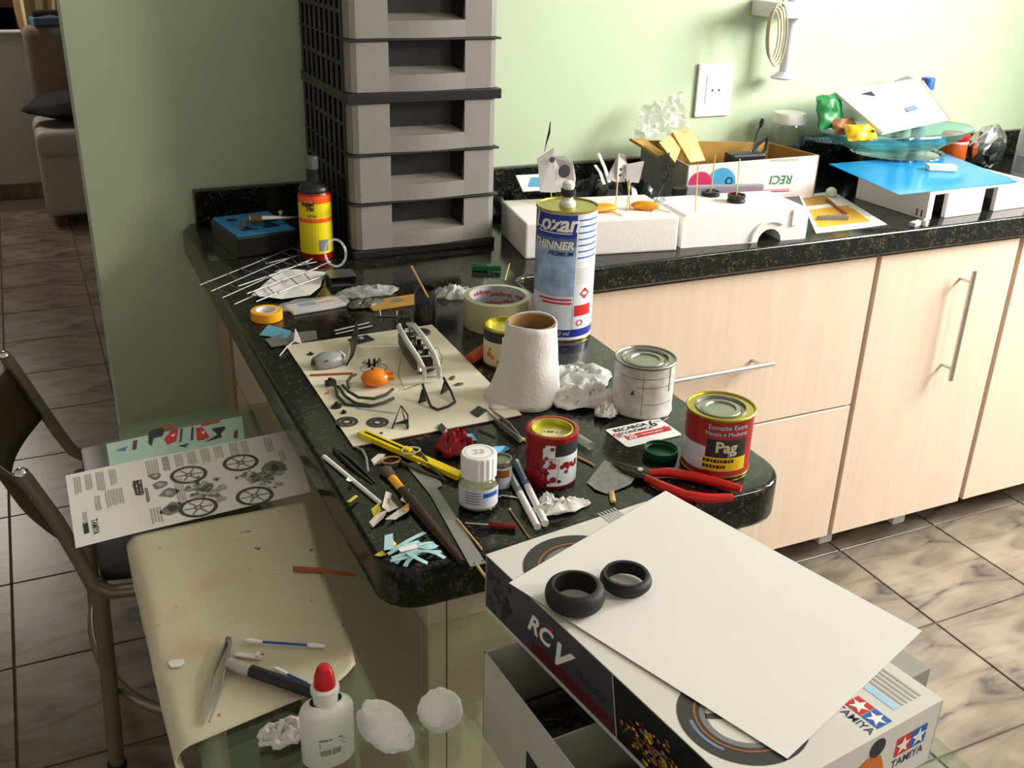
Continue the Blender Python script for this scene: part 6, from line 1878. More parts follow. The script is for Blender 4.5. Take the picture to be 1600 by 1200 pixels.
def fbag(u, v):
    p = Vector((1.3254, 2.1600, 1.0387)).lerp(Vector((1.4578, 2.1200, 1.0512)), u)
    q = Vector((1.3644, 2.1900, 1.1067)).lerp(Vector((1.4583, 2.1700, 1.1410)), u)
    r = p.lerp(q, v)
    k = 1 - abs(noise.noise(Vector((u * 4, v * 4, 3)))) * 2
    k2 = 1 - abs(noise.noise(Vector((u * 8, v * 8, 5)))) * 2
    return (r.x + 0.008 * nz(u * 5, v * 5, 8), r.y - 0.014 * k - 0.007 * k2, r.z + 0.010 * nz(u * 7, v * 7, 2))
o = G().grid(26, 22, fbag).build('clear_bag', 'bag_shiny', smooth=True)
tag(o, 'shiny crumpled clear plastic bag rising out of the carton', 'plastic bag')
t = thing('charger_cable', 'black charger with a thin cable end standing in the carton', 'charger', (1.6272, 2.0600, 0.9998), -0.1)
o0 = Vector((1.6272, 2.0600, 0.9998))
G().box(-0.075, 0.02, -0.020, 0.022, -0.055, 0.004).build('charger_body', 'black_plastic', t, bevel=0.006)
G().tube([Vector(p) - o0 for p in ((1.6111, 2.0600, 1.0040), (1.6275, 2.0700, 1.0215), (1.6325, 2.0700, 1.0525), (1.6400, 2.0700, 1.0661))], 0.0018, 7).build('cable', 'black_plastic', t, smooth=True)
G().tube([Vector(p) - o0 for p in ((1.6388, 2.0700, 1.0615), (1.6410, 2.0700, 1.0723), (1.6432, 2.0700, 1.0830))], [0.003, 0.0065, 0.004], 10).build('plug', 'black_plastic', t, smooth=True)
G().tube([Vector(p) - o0 for p in ((1.6130, 2.0600, 0.9913), (1.6433, 2.0800, 1.0187), (1.6762, 2.0900, 1.0324), (1.6615, 2.0700, 1.0037), (1.6395, 2.0600, 0.9832))], 0.006, 8).build('cable_bundle', 'black_plastic', t, smooth=True)

# granite offcut, jar
o = G().box(1.868, 2.035, 2.17, 2.190, 0.9004, 1.008).build('granite_offcut', 'granite', bevel=0.002)
tag(o, 'square black granite offcut standing against the wall behind carton', 'stone slab')
t = thing('glass_jar', 'clear glass jar with white lid beside the wall behind carton', 'jar', (1.795, 2.150, 0.9004))
G().lathe([(0, 0), (0.040, 0), (0.045, 0.006), (0.045, 0.14), (0.038, 0.155)], 30).build('glass', 'bottle_glass', t, smooth=True)
G().lathe([(0.040, 0.150), (0.042, 0.152), (0.042, 0.174), (0.040, 0.177), (0, 0.178)], 30).build('lid', 'white_plastic', t, smooth=True)

# magazine with pencil and peg
q = [(1.7308, 1.9996, 0.9000), (1.8446, 2.0037, 0.9000), (1.7457, 1.7076, 0.9000), (1.5378, 1.7031, 0.9000)]
t = thing('magazine_page', 'yellow and white printed page lying between foam block and foam box', 'page', q[0])
def fm(u, v, zz):
    a = Vector(q[0]).lerp(Vector(q[1]), u); b = Vector(q[3]).lerp(Vector(q[2]), u)
    p = a.lerp(b, v) - Vector(q[0])
    return (p.x, p.y, zz + 0.003 * (u - 0.5) ** 2 * v)
G().grid(6, 6, lambda u, v: fm(u, v, 0.0012)).build('page_sheet', 'white_plain', t, solid=0.0006)
G().grid(6, 6, lambda u, v: fm(0.06 + 0.8 * u, 0.42 + 0.46 * v, 0.0017)).build('page_picture', 'magazine', t)
G().grid(4, 4, lambda u, v: fm(0.06 + 0.6 * u, 0.08 + 0.25 * v, 0.0017)).build('page_picture', 'kraft', t)
peg('grey clothes peg lying on the yellow page', (1.6126, 1.7910, 0.9022), -0.22, 'grey_paper', 0.075)
rod('red_pencil', 'short dark red pencil lying at the top of page', 'pencil', (1.7590, 1.9287, 0.9050), (1.7112, 1.8055, 0.9050), 0.0032, 'can_red_paint')

# foam box with blue sheet
t = thing('foam_box', 'white moulded foam box with two front slots at right counter end', 'foam box', (1.862, 1.708, 0.9004), 0.04)
L, D, Hf = 0.345, 0.225, 0.066
for x0, x1, y0, y1, z0, z1 in ((0, 0.018, 0, D, 0, Hf), (0.062, 0.185, 0, 0.012, 0, Hf), (0.228, L, 0, 0.012, 0, Hf), (L - 0.015, L, 0.012, D, 0, Hf), (0.018, L - 0.015, D - 0.015, D, 0, Hf), (0.018, 0.062, 0, 0.012, Hf * 0.90, Hf), (0.185, 0.228, 0, 0.012, Hf * 0.90, Hf)):
    G().box(x0, x1, y0, y1, z0, z1).build('foam_wall', 'styrofoam', t, bevel=0.002)
G().box(0.018, L - 0.015, 0.012, D - 0.015, Hf - 0.012, Hf - 0.004).build('foam_top', 'styrofoam', t)
for x in (-0.0004,):
    for y in (0.012, 0.026):
        G().box(x - 0.0004, x, y, y + 0.004, 0.006, 0.022).build('side_slit', 'ink_black', t)
q = [(1.8338, 2.0241, 0.9700), (2.2360, 2.0218, 0.9700), (2.1523, 1.7155, 0.9700), (1.7679, 1.7102, 0.9700)]
o = G().prism([(p[0], p[1]) for p in q], 0.9672, 0.9686).build('blue_sheet', 'blue_film')
tag(o, 'translucent bright blue plastic sheet lying on the foam box', 'plastic sheet')
t = thing('white_bracket', 'little white plastic bracket lying on the blue sheet', 'bracket', (2.0605, 1.8726, 0.9690), -0.5)
G().box(-0.035, 0.035, -0.016, 0.016, 0, 0.014).build('bracket_body', 'white_plastic', t, bevel=0.003)
G().tube([(-0.034, 0.010, 0.008), (-0.040, 0.016, 0.03), (-0.036, 0.022, 0.05)], 0.003, 8).build('bracket_hook', 'clear_plastic', t, smooth=True)
t = thing('small_plug', 'small greyish clip at the front edge below foam box', 'clip', (1.8109, 1.6835, 0.9004), 0.3)
G().box(-0.022, 0.018, -0.008, 0.008, 0, 0.010).build('clip_body', 'fairing_white', t, bevel=0.002)
G().lathe([(0.006, 0), (0.007, 0.012), (0.004, 0.015), (0, 0.015)], 12, (0.014, -0.012, 0)).build('clip_knob', 'white_plastic', t, smooth=True)
o = G().ball((1.80, 1.962, 0.913), 0.014, 0.014, 0.0125, 14, 9).build('white_ball', 'white_plastic', smooth=True)
tag(o, 'little whitish round bead left of the foam box', 'ball')

# bowl on a foil pan
t = thing('foil_pan', 'low fluted silver foil pan under the glass bowl', 'pan', (2.10, 2.065, 0.9004))
n = 60
vs = []
for r, z in ((0.085, 0.0), (0.105, 0.072), (0.112, 0.075)):
    for k in range(n):
        rr = r * (1 + (0.02 if k % 2 else -0.02))
        vs.append((rr * 1.15 * math.cos(2 * PI * k / n), rr * math.sin(2 * PI * k / n), z))
fs = [(j * n + k, j * n + (k + 1) % n, (j + 1) * n + (k + 1) % n, (j + 1) * n + k) for j in range(2) for k in range(n)] + [list(range(n))[::-1]]
G().add(vs, fs).build('pan_wall', 'foil', t)
G().lathe([(0.100, 0.070), (0, 0.070)], 30, sx=1.15).build('pan_cover', 'foil', t)
t = thing('glass_bowl', 'wide shallow bluish glass bowl holding papers by the wall', 'bowl', (2.09, 2.065, 0.978))
prof = [(0.0, 0.0), (0.085, 0.0), (0.150, 0.012), (0.205, 0.036), (0.236, 0.056), (0.237, 0.058), (0.230, 0.056), (0.200, 0.041), (0.148, 0.017), (0.085, 0.005), (0, 0.005)]
G().lathe(prof, 48, sy=0.55).build('bowl_glass', 'bowl_glass', t, smooth=True)
pts = [(0.237 * math.cos(2 * PI * k / 48), 0.55 * 0.237 * math.sin(2 * PI * k / 48), 0.058) for k in range(48)]
G().tube(pts, 0.003, 6, closed=True).build('rim', 'bottle_glass', t, smooth=True)
# papers in the bowl
q = [(1.8872, 2.1000, 1.1338), (2.2145, 2.1500, 1.1498), (2.2240, 2.0300, 1.0622), (1.9447, 1.9700, 1.0509)]
def pad(name, label, q, m, th, cat='notepad'):
    v = [Vector(p) for p in q]
    nn = (v[1] - v[0]).cross(v[3] - v[0]).normalized()
    if nn.z > 0:
        nn = -nn
    t = thing(name, label, cat, v[0])
    w = [p - v[0] for p in v]
    G().add(w + [p + nn * th for p in w], [(0, 1, 2, 3), (7, 6, 5, 4), (0, 4, 5, 1), (1, 5, 6, 2), (2, 6, 7, 3), (3, 7, 4, 0)]).build('sheets', m, t)
    return t, w, -nn
t, w, nn = pad('note_pad', 'white notepad with faint writing tilted in the glass bowl', q, 'paper', 0.008)
def onpad(u, v):
    return w[0].lerp(w[1], u).lerp(w[3].lerp(w[2], u), v) + nn * 0.0006
g = G()
random.seed(3)
for k in range(9):
    v0 = 0.28 + 0.07 * k
    u0 = 0.10
    while u0 < 0.85:
        ww = random.uniform(0.03, 0.10)
        if random.random() < 0.55:
            g.add([onpad(u0, v0), onpad(u0 + ww, v0), onpad(u0 + ww, v0 + 0.008), onpad(u0, v0 + 0.008)], [(0, 1, 2, 3)])
        u0 += ww + 0.03
g.build('faint_writing', 'ink_light', t)['kind'] = 'stuff'
G().add([onpad(0.22, 0.14), onpad(0.36, 0.12), onpad(0.36, 0.24)], [(0, 1, 2)]).build('dark_corner', 'ink_black', t)
G().add([onpad(0.55, 0.60), onpad(0.70, 0.58), onpad(0.70, 0.68), onpad(0.55, 0.70)], [(0, 1, 2, 3)]).build('stamp', 'ink_steelblue', t)
q2 = [(2.1510, 2.1700, 1.1424), (2.2039, 2.1800, 1.1529), (2.2621, 2.1700, 1.1320), (2.1609, 2.1200, 1.1090)]
pad('grey_folder', 'grey folder corner sticking up behind the white notepad', q2, 'grey_paper', 0.004, 'folder')
o = G().tube([(2.2287, 2.1500, 1.1392), (2.2301, 2.0900, 1.0974), (2.2292, 2.0300, 1.0603)], 0.006, 7).build('spiral_strip', 'note_paper')
tag(o, 'cream torn paper strip along the right side of the notepad', 'paper strip')
def pouch(g, c, w, h, th, seed, ax, tilt):
    """pillow-shaped packet film, crumpled, leaning back by tilt and turned by ax"""
    m = Matrix.Rotation(ax, 3, 'Z') @ Matrix.Rotation(tilt, 3, 'X')
    c = Vector(c)
    for sg in (-1, 1):
        def fn(u, v):
            x = (u * 2 - 1); z = (v * 2 - 1)
            d = th * (max(0, 1 - abs(x) ** 3) * max(0, 1 - abs(z) ** 3)) ** 0.6
            d *= 1 + 0.5 * noise.noise(Vector((x * 2.2, z * 2.2, seed + sg)))
            cr = 0.10 * noise.noise(Vector((x * 3, z * 3, seed + 7)))
            return c + m @ Vector((w * (x + cr), sg * d + 0.006 * noise.noise(Vector((x * 2, z * 2, seed))), h * (z + cr)))
        g.grid(12, 12, fn)
    return g
t = thing('snack_packet', 'crumpled green packet at the left side of the glass bowl', 'packet', (1.8490, 2.0800, 1.0827))
pouch(G(), (0.012, 0, 0.006), 0.045, 0.042, 0.016, 1, 0.2, -0.35).build('packet_film', 'packet_green', t, smooth=True)
pouch(G(), (0.040, -0.030, -0.028), 0.040, 0.022, 0.012, 3, 0.1, -0.6).build('packet_picture', 'ink_copper', t, smooth=True)
t = thing('yellow_packet', 'yellow packet lying low in the left of glass bowl', 'packet', (1.9000, 2.0000, 1.0479))
pouch(G(), (0, 0, 0), 0.042, 0.026, 0.014, 5, -0.2, -0.9).build('packet_film', 'packet_yellow', t, smooth=True)
G().ball((0.022, -0.018, 0.004), 0.005, 0.005, 0.005, 8, 6).build('packet_knot', 'ink_black', t)
# jars and bottles at the right
t = thing('red_lid_jar', 'jar with red lid and orange content beside the bowl', 'jar', (2.365, 2.120, 0.9004))
G().lathe([(0, 0), (0.034, 0), (0.036, 0.004), (0.036, 0.075), (0.033, 0.082)], 26).build('jar_glass', 'orange_food', t, smooth=True)
G().lathe([(0.0365, 0.080), (0.038, 0.082), (0.038, 0.098), (0.035, 0.101), (0, 0.101)], 26).build('lid', 'red_plastic', t, smooth=True)
G().lathe([(0.0365, 0.074), (0.0375, 0.076), (0.0375, 0.081)], 26).build('collar', 'white_plastic', t, smooth=True)
t = thing('foil_bag', 'shiny dark foil bag standing right of red lid jar', 'bag', (2.475, 2.10, 0.9004))
G().ball((0, 0, 0.060), 0.058, 0.040, 0.060, 18, 12, lambda d: 1 + 0.18 * noise.noise(Vector((d.x * 4, d.y * 4, d.z * 3)))).build('bag_foil', 'foil', t)
G().ball((0, -0.012, 0.055), 0.045, 0.034, 0.045, 14, 10, lambda d: 1 + 0.1 * noise.noise(Vector((d.x * 4, d.y * 4, d.z * 3 + 5)))).build('bag_window', 'smoke_bag', t)
t = thing('blue_cap_bottle', 'clear bottle with bright blue cap behind the notepad', 'bottle', (2.290, 2.186, 0.9004))
G().lathe([(0, 0), (0.019, 0), (0.020, 0.003), (0.020, 0.165), (0.010, 0.195), (0.010, 0.215)], 22).build('bottle_wall', 'bottle_milky', t, smooth=True)
G().lathe([(0.0185, 0.212), (0.0185, 0.240), (0.017, 0.243), (0, 0.243)], 22).build('cap', 'cap_blue' if 'cap_blue' in MATS else 'ink_blue', t, smooth=True)
t = thing('white_bottle', 'milky white plastic bottle cut off by right picture edge', 'bottle', (2.435, 1.915, 0.9004))
G().lathe([(0, 0), (0.042, 0), (0.045, 0.004), (0.045, 0.13), (0.040, 0.150), (0.022, 0.168), (0.016, 0.172)], 28).build('bottle_wall', 'bottle_milky', t, smooth=True)
G().lathe([(0.018, 0.170), (0.018, 0.190), (0, 0.191)], 20).build('cap', 'white_plastic', t, smooth=True)
G().patch(0.0455, PI * 0.9, PI * 1.9, 0.03, 0.075, 16).build('label', 'lilac_bar', t)

# ================================================================ on the wall
t = thing('wall_outlet', 'white wall outlet plate with a two-hole socket', 'outlet', (1.6029, 2.2298, 1.1301))
w2, h2 = 0.054, 0.066
G().box(-w2, w2, -0.009, 0, -h2, h2).build('cover_plate', 'white_plastic', t, bevel=0.005)
G().box(-w2 * 0.52, w2 * 0.56, -0.0105, -0.0088, 0.012, 0.038).build('blank_module', 'carton_white', t, bevel=0.0008)
so = G().box(-w2 * 0.52, w2 * 0.56, -0.0105, -0.0088, -0.034, 0.010).build('socket_module', 'carton_white', t, bevel=0.0008)
for x in (-0.009, 0.011):
    G().lathe([(0.0032, 0), (0, 0)], 12, (x, -0.0108, 0.000), Matrix.Rotation(PI / 2, 3, 'X')).build('pin_hole', 'ink_black', so)
t = thing('wall_bracket', 'white wall bracket with post, round foot and coiled cord', 'bracket', (1.776, 2.17, 1.160))
G().lathe([(0.034, 0.0), (0.036, 0.004), (0.026, 0.010), (0.016, 0.018)], 26).build('foot_flange', 'pvc_white', t, smooth=True)
G().lathe([(0.0155, 0.014), (0.0155, 0.33)], 20).build('post', 'pvc_white', t, smooth=True)
G().box(-0.085, 0.040, -0.055, 0.058, 0.150, 0.186).build('arm', 'pvc_white', t, bevel=0.004)
for k in range(4):
    pts = []
    for j in range(22):
        a = 2 * PI * j / 22
        pts.append((-0.102 + 0.004 * k + (0.018 + 0.003 * k) * math.sin(a), -0.060 - 0.002 * k, 0.115 + (0.055 + 0.006 * k) * math.cos(a) - 0.012 * math.sin(a)))
    G().tube(pts, 0.0024, 7, closed=True).build('cord_loop', 'cord_cream', t, smooth=True)
G().tube([(-0.085, -0.062, 0.17), (-0.075, -0.058, 0.24), (-0.06, -0.04, 0.32)], 0.0026, 7).build('cord', 'cord_cream', t, smooth=True)

# ================================================================ things on the glass table
ZC = 0.8062        # on the cloth
# plastic sleeve and decal sheet under the instruction sheet
q = [(0.0318, 1.4470, 0.8025), (0.2548, 1.4743, 0.8025), (0.2430, 1.2697, 0.8025), (0.0282, 1.3088, 0.8025)]
o = G().prism([(p[0], p[1]) for p in q], 0.8008, 0.8014).build('plastic_sleeve', 'clear_plastic')
tag(o, 'clear plastic sleeve lying flat under the decal sheet', 'plastic sleeve')
mat('decal_backing', s(176, 204, 196), 0.5, var=0.03)
dq = [(0.0361, 1.4367, 0.8025), (0.2347, 1.4578, 0.8025), (0.2127, 1.3118, 0.8025), (0.0334, 1.3215, 0.8025)]
t = thing('decal_sheet', 'pale aqua decal sheet with red and black racing emblems', 'decal sheet', dq[0])
dl = [Vector(p) - Vector(dq[0]) for p in dq]
def dpt(u, v, k=0.0009):
    p = dl[0].lerp(dl[1], u).lerp(dl[3].lerp(dl[2], u), v)
    return Vector((p.x, p.y, k))
G().add([Vector((p.x, p.y, z)) for z in (-0.0008, 0.0003) for p in dl], [(3, 2, 1, 0), (4, 5, 6, 7), (0, 1, 5, 4), (1, 2, 6, 5), (2, 3, 7, 6), (3, 0, 4, 7)]).build('backing', 'decal_backing', t)
def dec(name, pts, m, k=0.0007):
    q = [Vector(p) - Vector(dq[0]) for p in pts]
    G().add([Vector((p.x, p.y, k)) for p in q], [list(range(len(q)))]).build(name, m, t)
for pts, m, k in (([(0.0965, 1.4532, 0.8020), (0.1141, 1.4621, 0.8020), (0.1202, 1.4528, 0.8020), (0.1139, 1.4329, 0.8020), (0.1008, 1.4293, 0.8020), (0.0952, 1.4056, 0.8020), (0.0920, 1.4155, 0.8020)], 'ink_black', 7),
               ([(0.1140, 1.4197, 0.8020), (0.1310, 1.4508, 0.8020), (0.1392, 1.4498, 0.8020), (0.1305, 1.4088, 0.8020), (0.1168, 1.4012, 0.8020)], 'ink_red', 7),
               ([(0.1243, 1.4288, 0.8020), (0.1324, 1.4345, 0.8020), (0.1288, 1.4225, 0.8020)], 'ink_white', 9),
               ([(0.1412, 1.4445, 0.8020), (0.1450, 1.4452, 0.8020), (0.1370, 1.4040, 0.8020), (0.1333, 1.4033, 0.8020)], 'ink_dark', 7),
               ([(0.1570, 1.4450, 0.8020), (0.1609, 1.4458, 0.8020), (0.1533, 1.4040, 0.8020), (0.1496, 1.4033, 0.8020)], 'ink_dark', 7),
               ([(0.1628, 1.4404, 0.8020), (0.1723, 1.4413, 0.8020), (0.1771, 1.4033, 0.8020), (0.1671, 1.3985, 0.8020), (0.1578, 1.3979, 0.8020)], 'ink_red', 7),
               ([(0.1678, 1.4249, 0.8020), (0.1733, 1.4249, 0.8020), (0.1698, 1.4151, 0.8020)], 'ink_white', 9),
               ([(0.1835, 1.4300, 0.8020), (0.2027, 1.4315, 0.8020), (0.2041, 1.4241, 0.8020), (0.1940, 1.4100, 0.8020), (0.1935, 1.3968, 0.8020), (0.1674, 1.3897, 0.8020), (0.1889, 1.4075, 0.8020)], 'ink_black', 7),
               ([(0.2140, 1.4111, 0.8020), (0.2196, 1.4111, 0.8020), (0.2139, 1.3865, 0.8020), (0.2083, 1.3865, 0.8020)], 'ink_darkred', 7),
               ([(0.0725, 1.4318, 0.8020), (0.0790, 1.4336, 0.8020), (0.0738, 1.4036, 0.8020), (0.0686, 1.4036, 0.8020)], 'ink_darkred', 7),
               ([(0.1144, 1.4642, 0.8020), (0.1332, 1.4660, 0.8020), (0.1322, 1.4595, 0.8020), (0.1144, 1.4574, 0.8020)], 'ink_red', 7),
               ([(0.1720, 1.4506, 0.8020), (0.2009, 1.4532, 0.8020), (0.1997, 1.4466, 0.8020), (0.1709, 1.4441, 0.8020)], 'ink_red', 7),
               ([(0.1298, 1.3918, 0.8020), (0.1466, 1.3958, 0.8020), (0.1394, 1.3837, 0.8020)], 'ink_dark', 7),
               ([(0.0459, 1.4106, 0.8020), (0.0640, 1.4181, 0.8020), (0.0590, 1.4032, 0.8020)], 'ink_steelblue', 7)):
    dec('decal_print', pts, m, k * 0.0001)

# instruction sheet
iq = [(-0.0228, 1.3536, 0.8075), (0.2910, 1.3734, 0.8075), (0.2721, 1.1861, 0.8075), (-0.0221, 1.1627, 0.8075)]
t = thing('instruction_sheet', 'white printed instruction sheet with two grey motorcycle drawings', 'instruction sheet', iq[0])
il = [Vector(p) - Vector(iq[0]) for p in iq]
def ip(u, v, k=0.0):
    p = il[0].lerp(il[1], u).lerp(il[3].lerp(il[2], u), v)
    sag = -0.006 * max(0, 0.25 - u) ** 2 * 16 * 0.25
    return Vector((p.x, p.y, k + sag))
G().grid(16, 8, lambda u, v: ip(u, v)).build('sheet', 'paper', t, solid=0.0005)
random.seed(21)
def block_text(name, u0, u1, v0, v1, rows, m, vert=False):
    g = G()
    for k in range(rows):
        if vert:
            a = u0 + (u1 - u0) * k / rows; b = a + (u1 - u0) / rows * 0.55
            e1 = v1 - random.uniform(0, 0.12) * (v1 - v0)
            g.add([ip(a, v0, 0.0006), ip(b, v0, 0.0006), ip(b, e1, 0.0006), ip(a, e1, 0.0006)], [(0, 1, 2, 3)])
        else:
            a = v0 + (v1 - v0) * k / rows; b = a + (v1 - v0) / rows * 0.55
            e1 = u1 - random.uniform(0, 0.12) * (u1 - u0)
            g.add([ip(u0, a, 0.0006), ip(e1, a, 0.0006), ip(e1, b, 0.0006), ip(u0, b, 0.0006)], [(0, 1, 2, 3)])
    g.build(name, m, t)['kind'] = 'stuff'
for u0, u1, v0, v1, r, m in ((0.03, 0.06, 0.06, 0.32, 3, 'ink_light'), (0.075, 0.105, 0.06, 0.30, 3, 'ink_light'), (0.12, 0.155, 0.06, 0.36, 4, 'ink_light'), (0.175, 0.205, 0.06, 0.30, 3, 'ink_light'),
                            (0.33, 0.385, 0.04, 0.26, 5, 'ink_light'), (0.40, 0.43, 0.03, 0.27, 4, 'ink_grey'), (0.455, 0.49, 0.03, 0.24, 4, 'ink_light'), (0.51, 0.55, 0.03, 0.25, 4, 'ink_light'), (0.57, 0.61, 0.03, 0.26, 4, 'ink_light'),
                            (0.63, 0.67, 0.03, 0.22, 4, 'ink_light'), (0.70, 0.74, 0.03, 0.28, 4, 'ink_light'), (0.755, 0.785, 0.03, 0.26, 3, 'ink_light'), (0.10, 0.125, 0.40, 0.62, 3, 'ink_light'), (0.145, 0.22, 0.36, 0.60, 7, 'ink_light'),
                            (0.045, 0.065, 0.58, 0.74, 2, 'ink_light'), (0.31, 0.36, 0.74, 0.95, 4, 'ink_light'), (0.43, 0.47, 0.40, 0.78, 4, 'ink_light'), (0.86, 0.90, 0.05, 0.30, 3, 'ink_light'), (0.91, 0.94, 0.3, 0.5, 3, 'ink_light')):
    block_text('text_column', u0, u1, v0, v1, r, m, True)
block_text('bold_heading', 0.265, 0.305, 0.30, 0.52, 3, 'ink_dark', True)
block_text('bold_heading', 0.305, 0.32, 0.44, 0.66, 2, 'ink_dark', True)
for pts in ([(0.04, 0.72), (0.06, 0.72), (0.06, 0.86), (0.04, 0.86)],):
    G().add([ip(u, v, 0.0006) for u, v in pts], [(0, 1, 2, 3)]).build('sheet_emblem', 'ink_black', t)
ev = (il[3] - il[0]).normalized(); eu = (il[1] - il[0]).normalized()
g = text_on(G(), 'TAMIYA', 0.0105, ip(0.085, 0.80, 0.0006), ev, eu, bold=0.0003)
g.build('sheet_lettering', 'ink_dark', t)
g = text_on(G(), 'RC211V', 0.012, ip(0.275, 0.42, 0.0009), ev, eu, bold=0.0004)
g.build('sheet_lettering', 'ink_black', t)
# small figures
for k, (u, v, r) in enumerate(((0.36, 0.30, 0.012), (0.37, 0.44, 0.014), (0.40, 0.58, 0.015), (0.40, 0.80, 0.020), (0.875, 0.55, 0.022))):
    c = ip(u, v, 0.0007)
    random.seed(60 + k)
    pl = [(c.x + r * random.uniform(0.5, 1.0) * math.cos(2 * PI * j / 9), c.y + r * random.uniform(0.5, 1.0) * math.sin(2 * PI * j / 9), 0.0006) for j in range(9)]
    f = G().add(pl, [list(range(9))]).build('small_drawing', 'ink_grey', t)
    pl = [(c.x + r * 0.45 * random.uniform(0.4, 1.0) * math.cos(2 * PI * j / 7), c.y + r * 0.45 * math.sin(2 * PI * j / 7), 0.0010) for j in range(7)]
    G().add(pl, [list(range(7))]).build('drawing_detail', 'ink_dark' if k > 2 else 'ink_light', f)
# two motorcycle drawings
def wheel_print(pc, r):
    c = Vector(pc) - Vector(iq[0])
    z = 0.0008
    w = ring2d(G(), c.x, c.y, r * 0.80, r, z, 30).build('drawn_wheel', 'ink_dark', t)
    ring2d(G(), c.x, c.y, r * 0.10, r * 0.22, z, 14).build('drawn_hub', 'ink_grey', w)
    g = G()
    for k in range(6):
        a = k * PI / 3
        g.add([(c.x + r * q * math.cos(a + d), c.y + r * q * math.sin(a + d), z) for q, d in ((0.2, -0.2), (0.76, -0.05), (0.76, 0.05), (0.2, 0.2))], [(0, 1, 2, 3)])
    g.build('drawn_spokes', 'ink_grey', w)
for pc in ((0.1301, 1.2914, 0.8078), (0.1280, 1.2000, 0.8078), (0.2018, 1.2997, 0.8078), (0.2007, 1.2019, 0.8078)):
    wheel_print(pc, 0.0245)
def bike_print(pc, a, ln, wd, seed):
    """mottled drawing of a motorcycle between two wheels: many small patches of grey"""
    c = Vector(pc) - Vector(iq[0])
    random.seed(seed)
    for m, n, r0, r1 in (('ink_light', 26, 0.004, 0.009), ('ink_grey', 24, 0.003, 0.006), ('ink_dark', 14, 0.0015, 0.004)):
        g = G()
        for k in range(n):
            x = random.gauss(0, ln * 0.42); y = random.gauss(0, wd * 0.42)
            r = random.uniform(r0, r1)
            px = c.x + x * math.cos(a) - y * math.sin(a); py = c.y + x * math.sin(a) + y * math.cos(a)
            z = 0.0010 + {'ink_light': 0, 'ink_grey': 0.0004, 'ink_dark': 0.0008}[m] + 0.00001 * k
            g.add([(px + r * random.uniform(0.5, 1) * math.cos(2 * PI * j / 6), py + r * random.uniform(0.5, 1) * math.sin(2 * PI * j / 6), z) for j in range(6)], [list(range(6))])
        g.build('drawn_bodywork', m, t)['kind'] = 'stuff'
bike_print((0.1433, 1.2428, 0.8080), -1.0, 0.034, 0.026, 5)
bike_print((0.2162, 1.2506, 0.8080), -1.0, 0.034, 0.026, 9)

# tweezers, swabs, marker on the cloth
tweezers('tweezers', 'long grey steel tweezers lying on the cream cloth', (0.1125, 0.9116, 0.8062), (0.0703, 0.8019, 0.8062), 'steel_dull', 0.010, 0.009, 0.0004)
def swab(label, a, b):
    a = Vector(a); b = Vector(b); d = b - a; L = d.length
    t = thing('cotton_swab', label, 'cotton swab', a, math.atan2(d.y, d.x), 'cotton swabs on the cloth')
    G().tube([(0.008, 0, 0.0026), (L - 0.008, 0, 0.0026)], 0.0013, 8).build('stem', 'ink_blue', t, smooth=True)
    for x0, x1 in ((0, 0.019), (L - 0.019, L)):
        G().tube([(x0, 0, 0.0028), (x0 + 0.004, 0, 0.0028), (x1 - 0.007, 0, 0.0028), (x1, 0, 0.0028)], [0.0012, 0.0027, 0.0024, 0.0014], 10).build('cotton_tip', 'cotton', t, smooth=True)
swab('blue cotton swab lying whole on the cream cloth', (0.1284, 0.9072, 0.8062), (0.2033, 0.8655, 0.8062))
swab('blue cotton swab half hidden behind the glue bottle', (0.1457, 0.8525, 0.8062), (0.1835, 0.8003, 0.8062))
a = Vector((0.1046, 0.8730, 0.8062)); b = Vector((0.1788, 0.7903, 0.8062)); d = b - a; L = d.length
t = thing('marker_pen', 'black marker with a silver cap lying on the cream cloth', 'marker', a, math.atan2(d.y, d.x))
G().tube([(0, 0, 0.0065), (0.002, 0, 0.0065), (L * 0.26, 0, 0.0065)], [0.005, 0.0062, 0.0062], 16).build('cap', 'fairing_white', t, smooth=True)
G().tube([(L * 0.255, 0, 0.0065), (L * 0.96, 0, 0.0065), (L, 0, 0.0065)], [0.0064, 0.0064, 0.004], 16).build('barrel', 'black_plastic', t, smooth=True)
t = thing('white_offcut', 'small white plastic offcut between the tweezers and swab', 'offcut', (0.1268, 0.8832, 0.8062), -0.6)
G().box(-0.014, 0.014, -0.003, 0.003, 0, 0.002).build('strip', 'white_plain', t)
G().box(0.009, 0.013, -0.003, 0.003, 0.002, 0.006).build('tab', 'white_plain', t)
scrap('white_offcut', 'white oval scrap near the left fold of the cloth', 'offcut', [(0.0497, 0.9039, 0.8060), (0.0534, 0.9077, 0.8060), (0.0650, 0.9040, 0.8060), (0.0654, 0.8984, 0.8060), (0.0609, 0.8938, 0.8060), (0.0517, 0.8955, 0.8060)], 'white_plain', ZC, 0.0008)
scrap('wood_strip', 'thin brown wooden strip across the right side of cloth', 'wood strip', [(0.2077, 1.0252, 0.8060), (0.2368, 1.0103, 0.8060), (0.2719, 0.9817, 0.8060), (0.2698, 0.9770, 0.8060), (0.2331, 1.0020, 0.8060), (0.2062, 1.0159, 0.8060)], 'pencil_rust', ZC, 0.001)
crumple('crumpled_tissue', 'crumpled white tissue on the glass beside the glue bottle', 'tissue', (0.1345, 0.7621, 0.8012), 0.027, 0.020, 0.018, 'tissue', 71, 0.2, 28, 8)
rod('red_pen', 'red pen tip peeking out behind the glue bottle', 'pen', (0.1441, 0.7777, 0.8065), (0.1724, 0.7713, 0.8065), 0.0036, 'red_plastic', ra=0.0015)

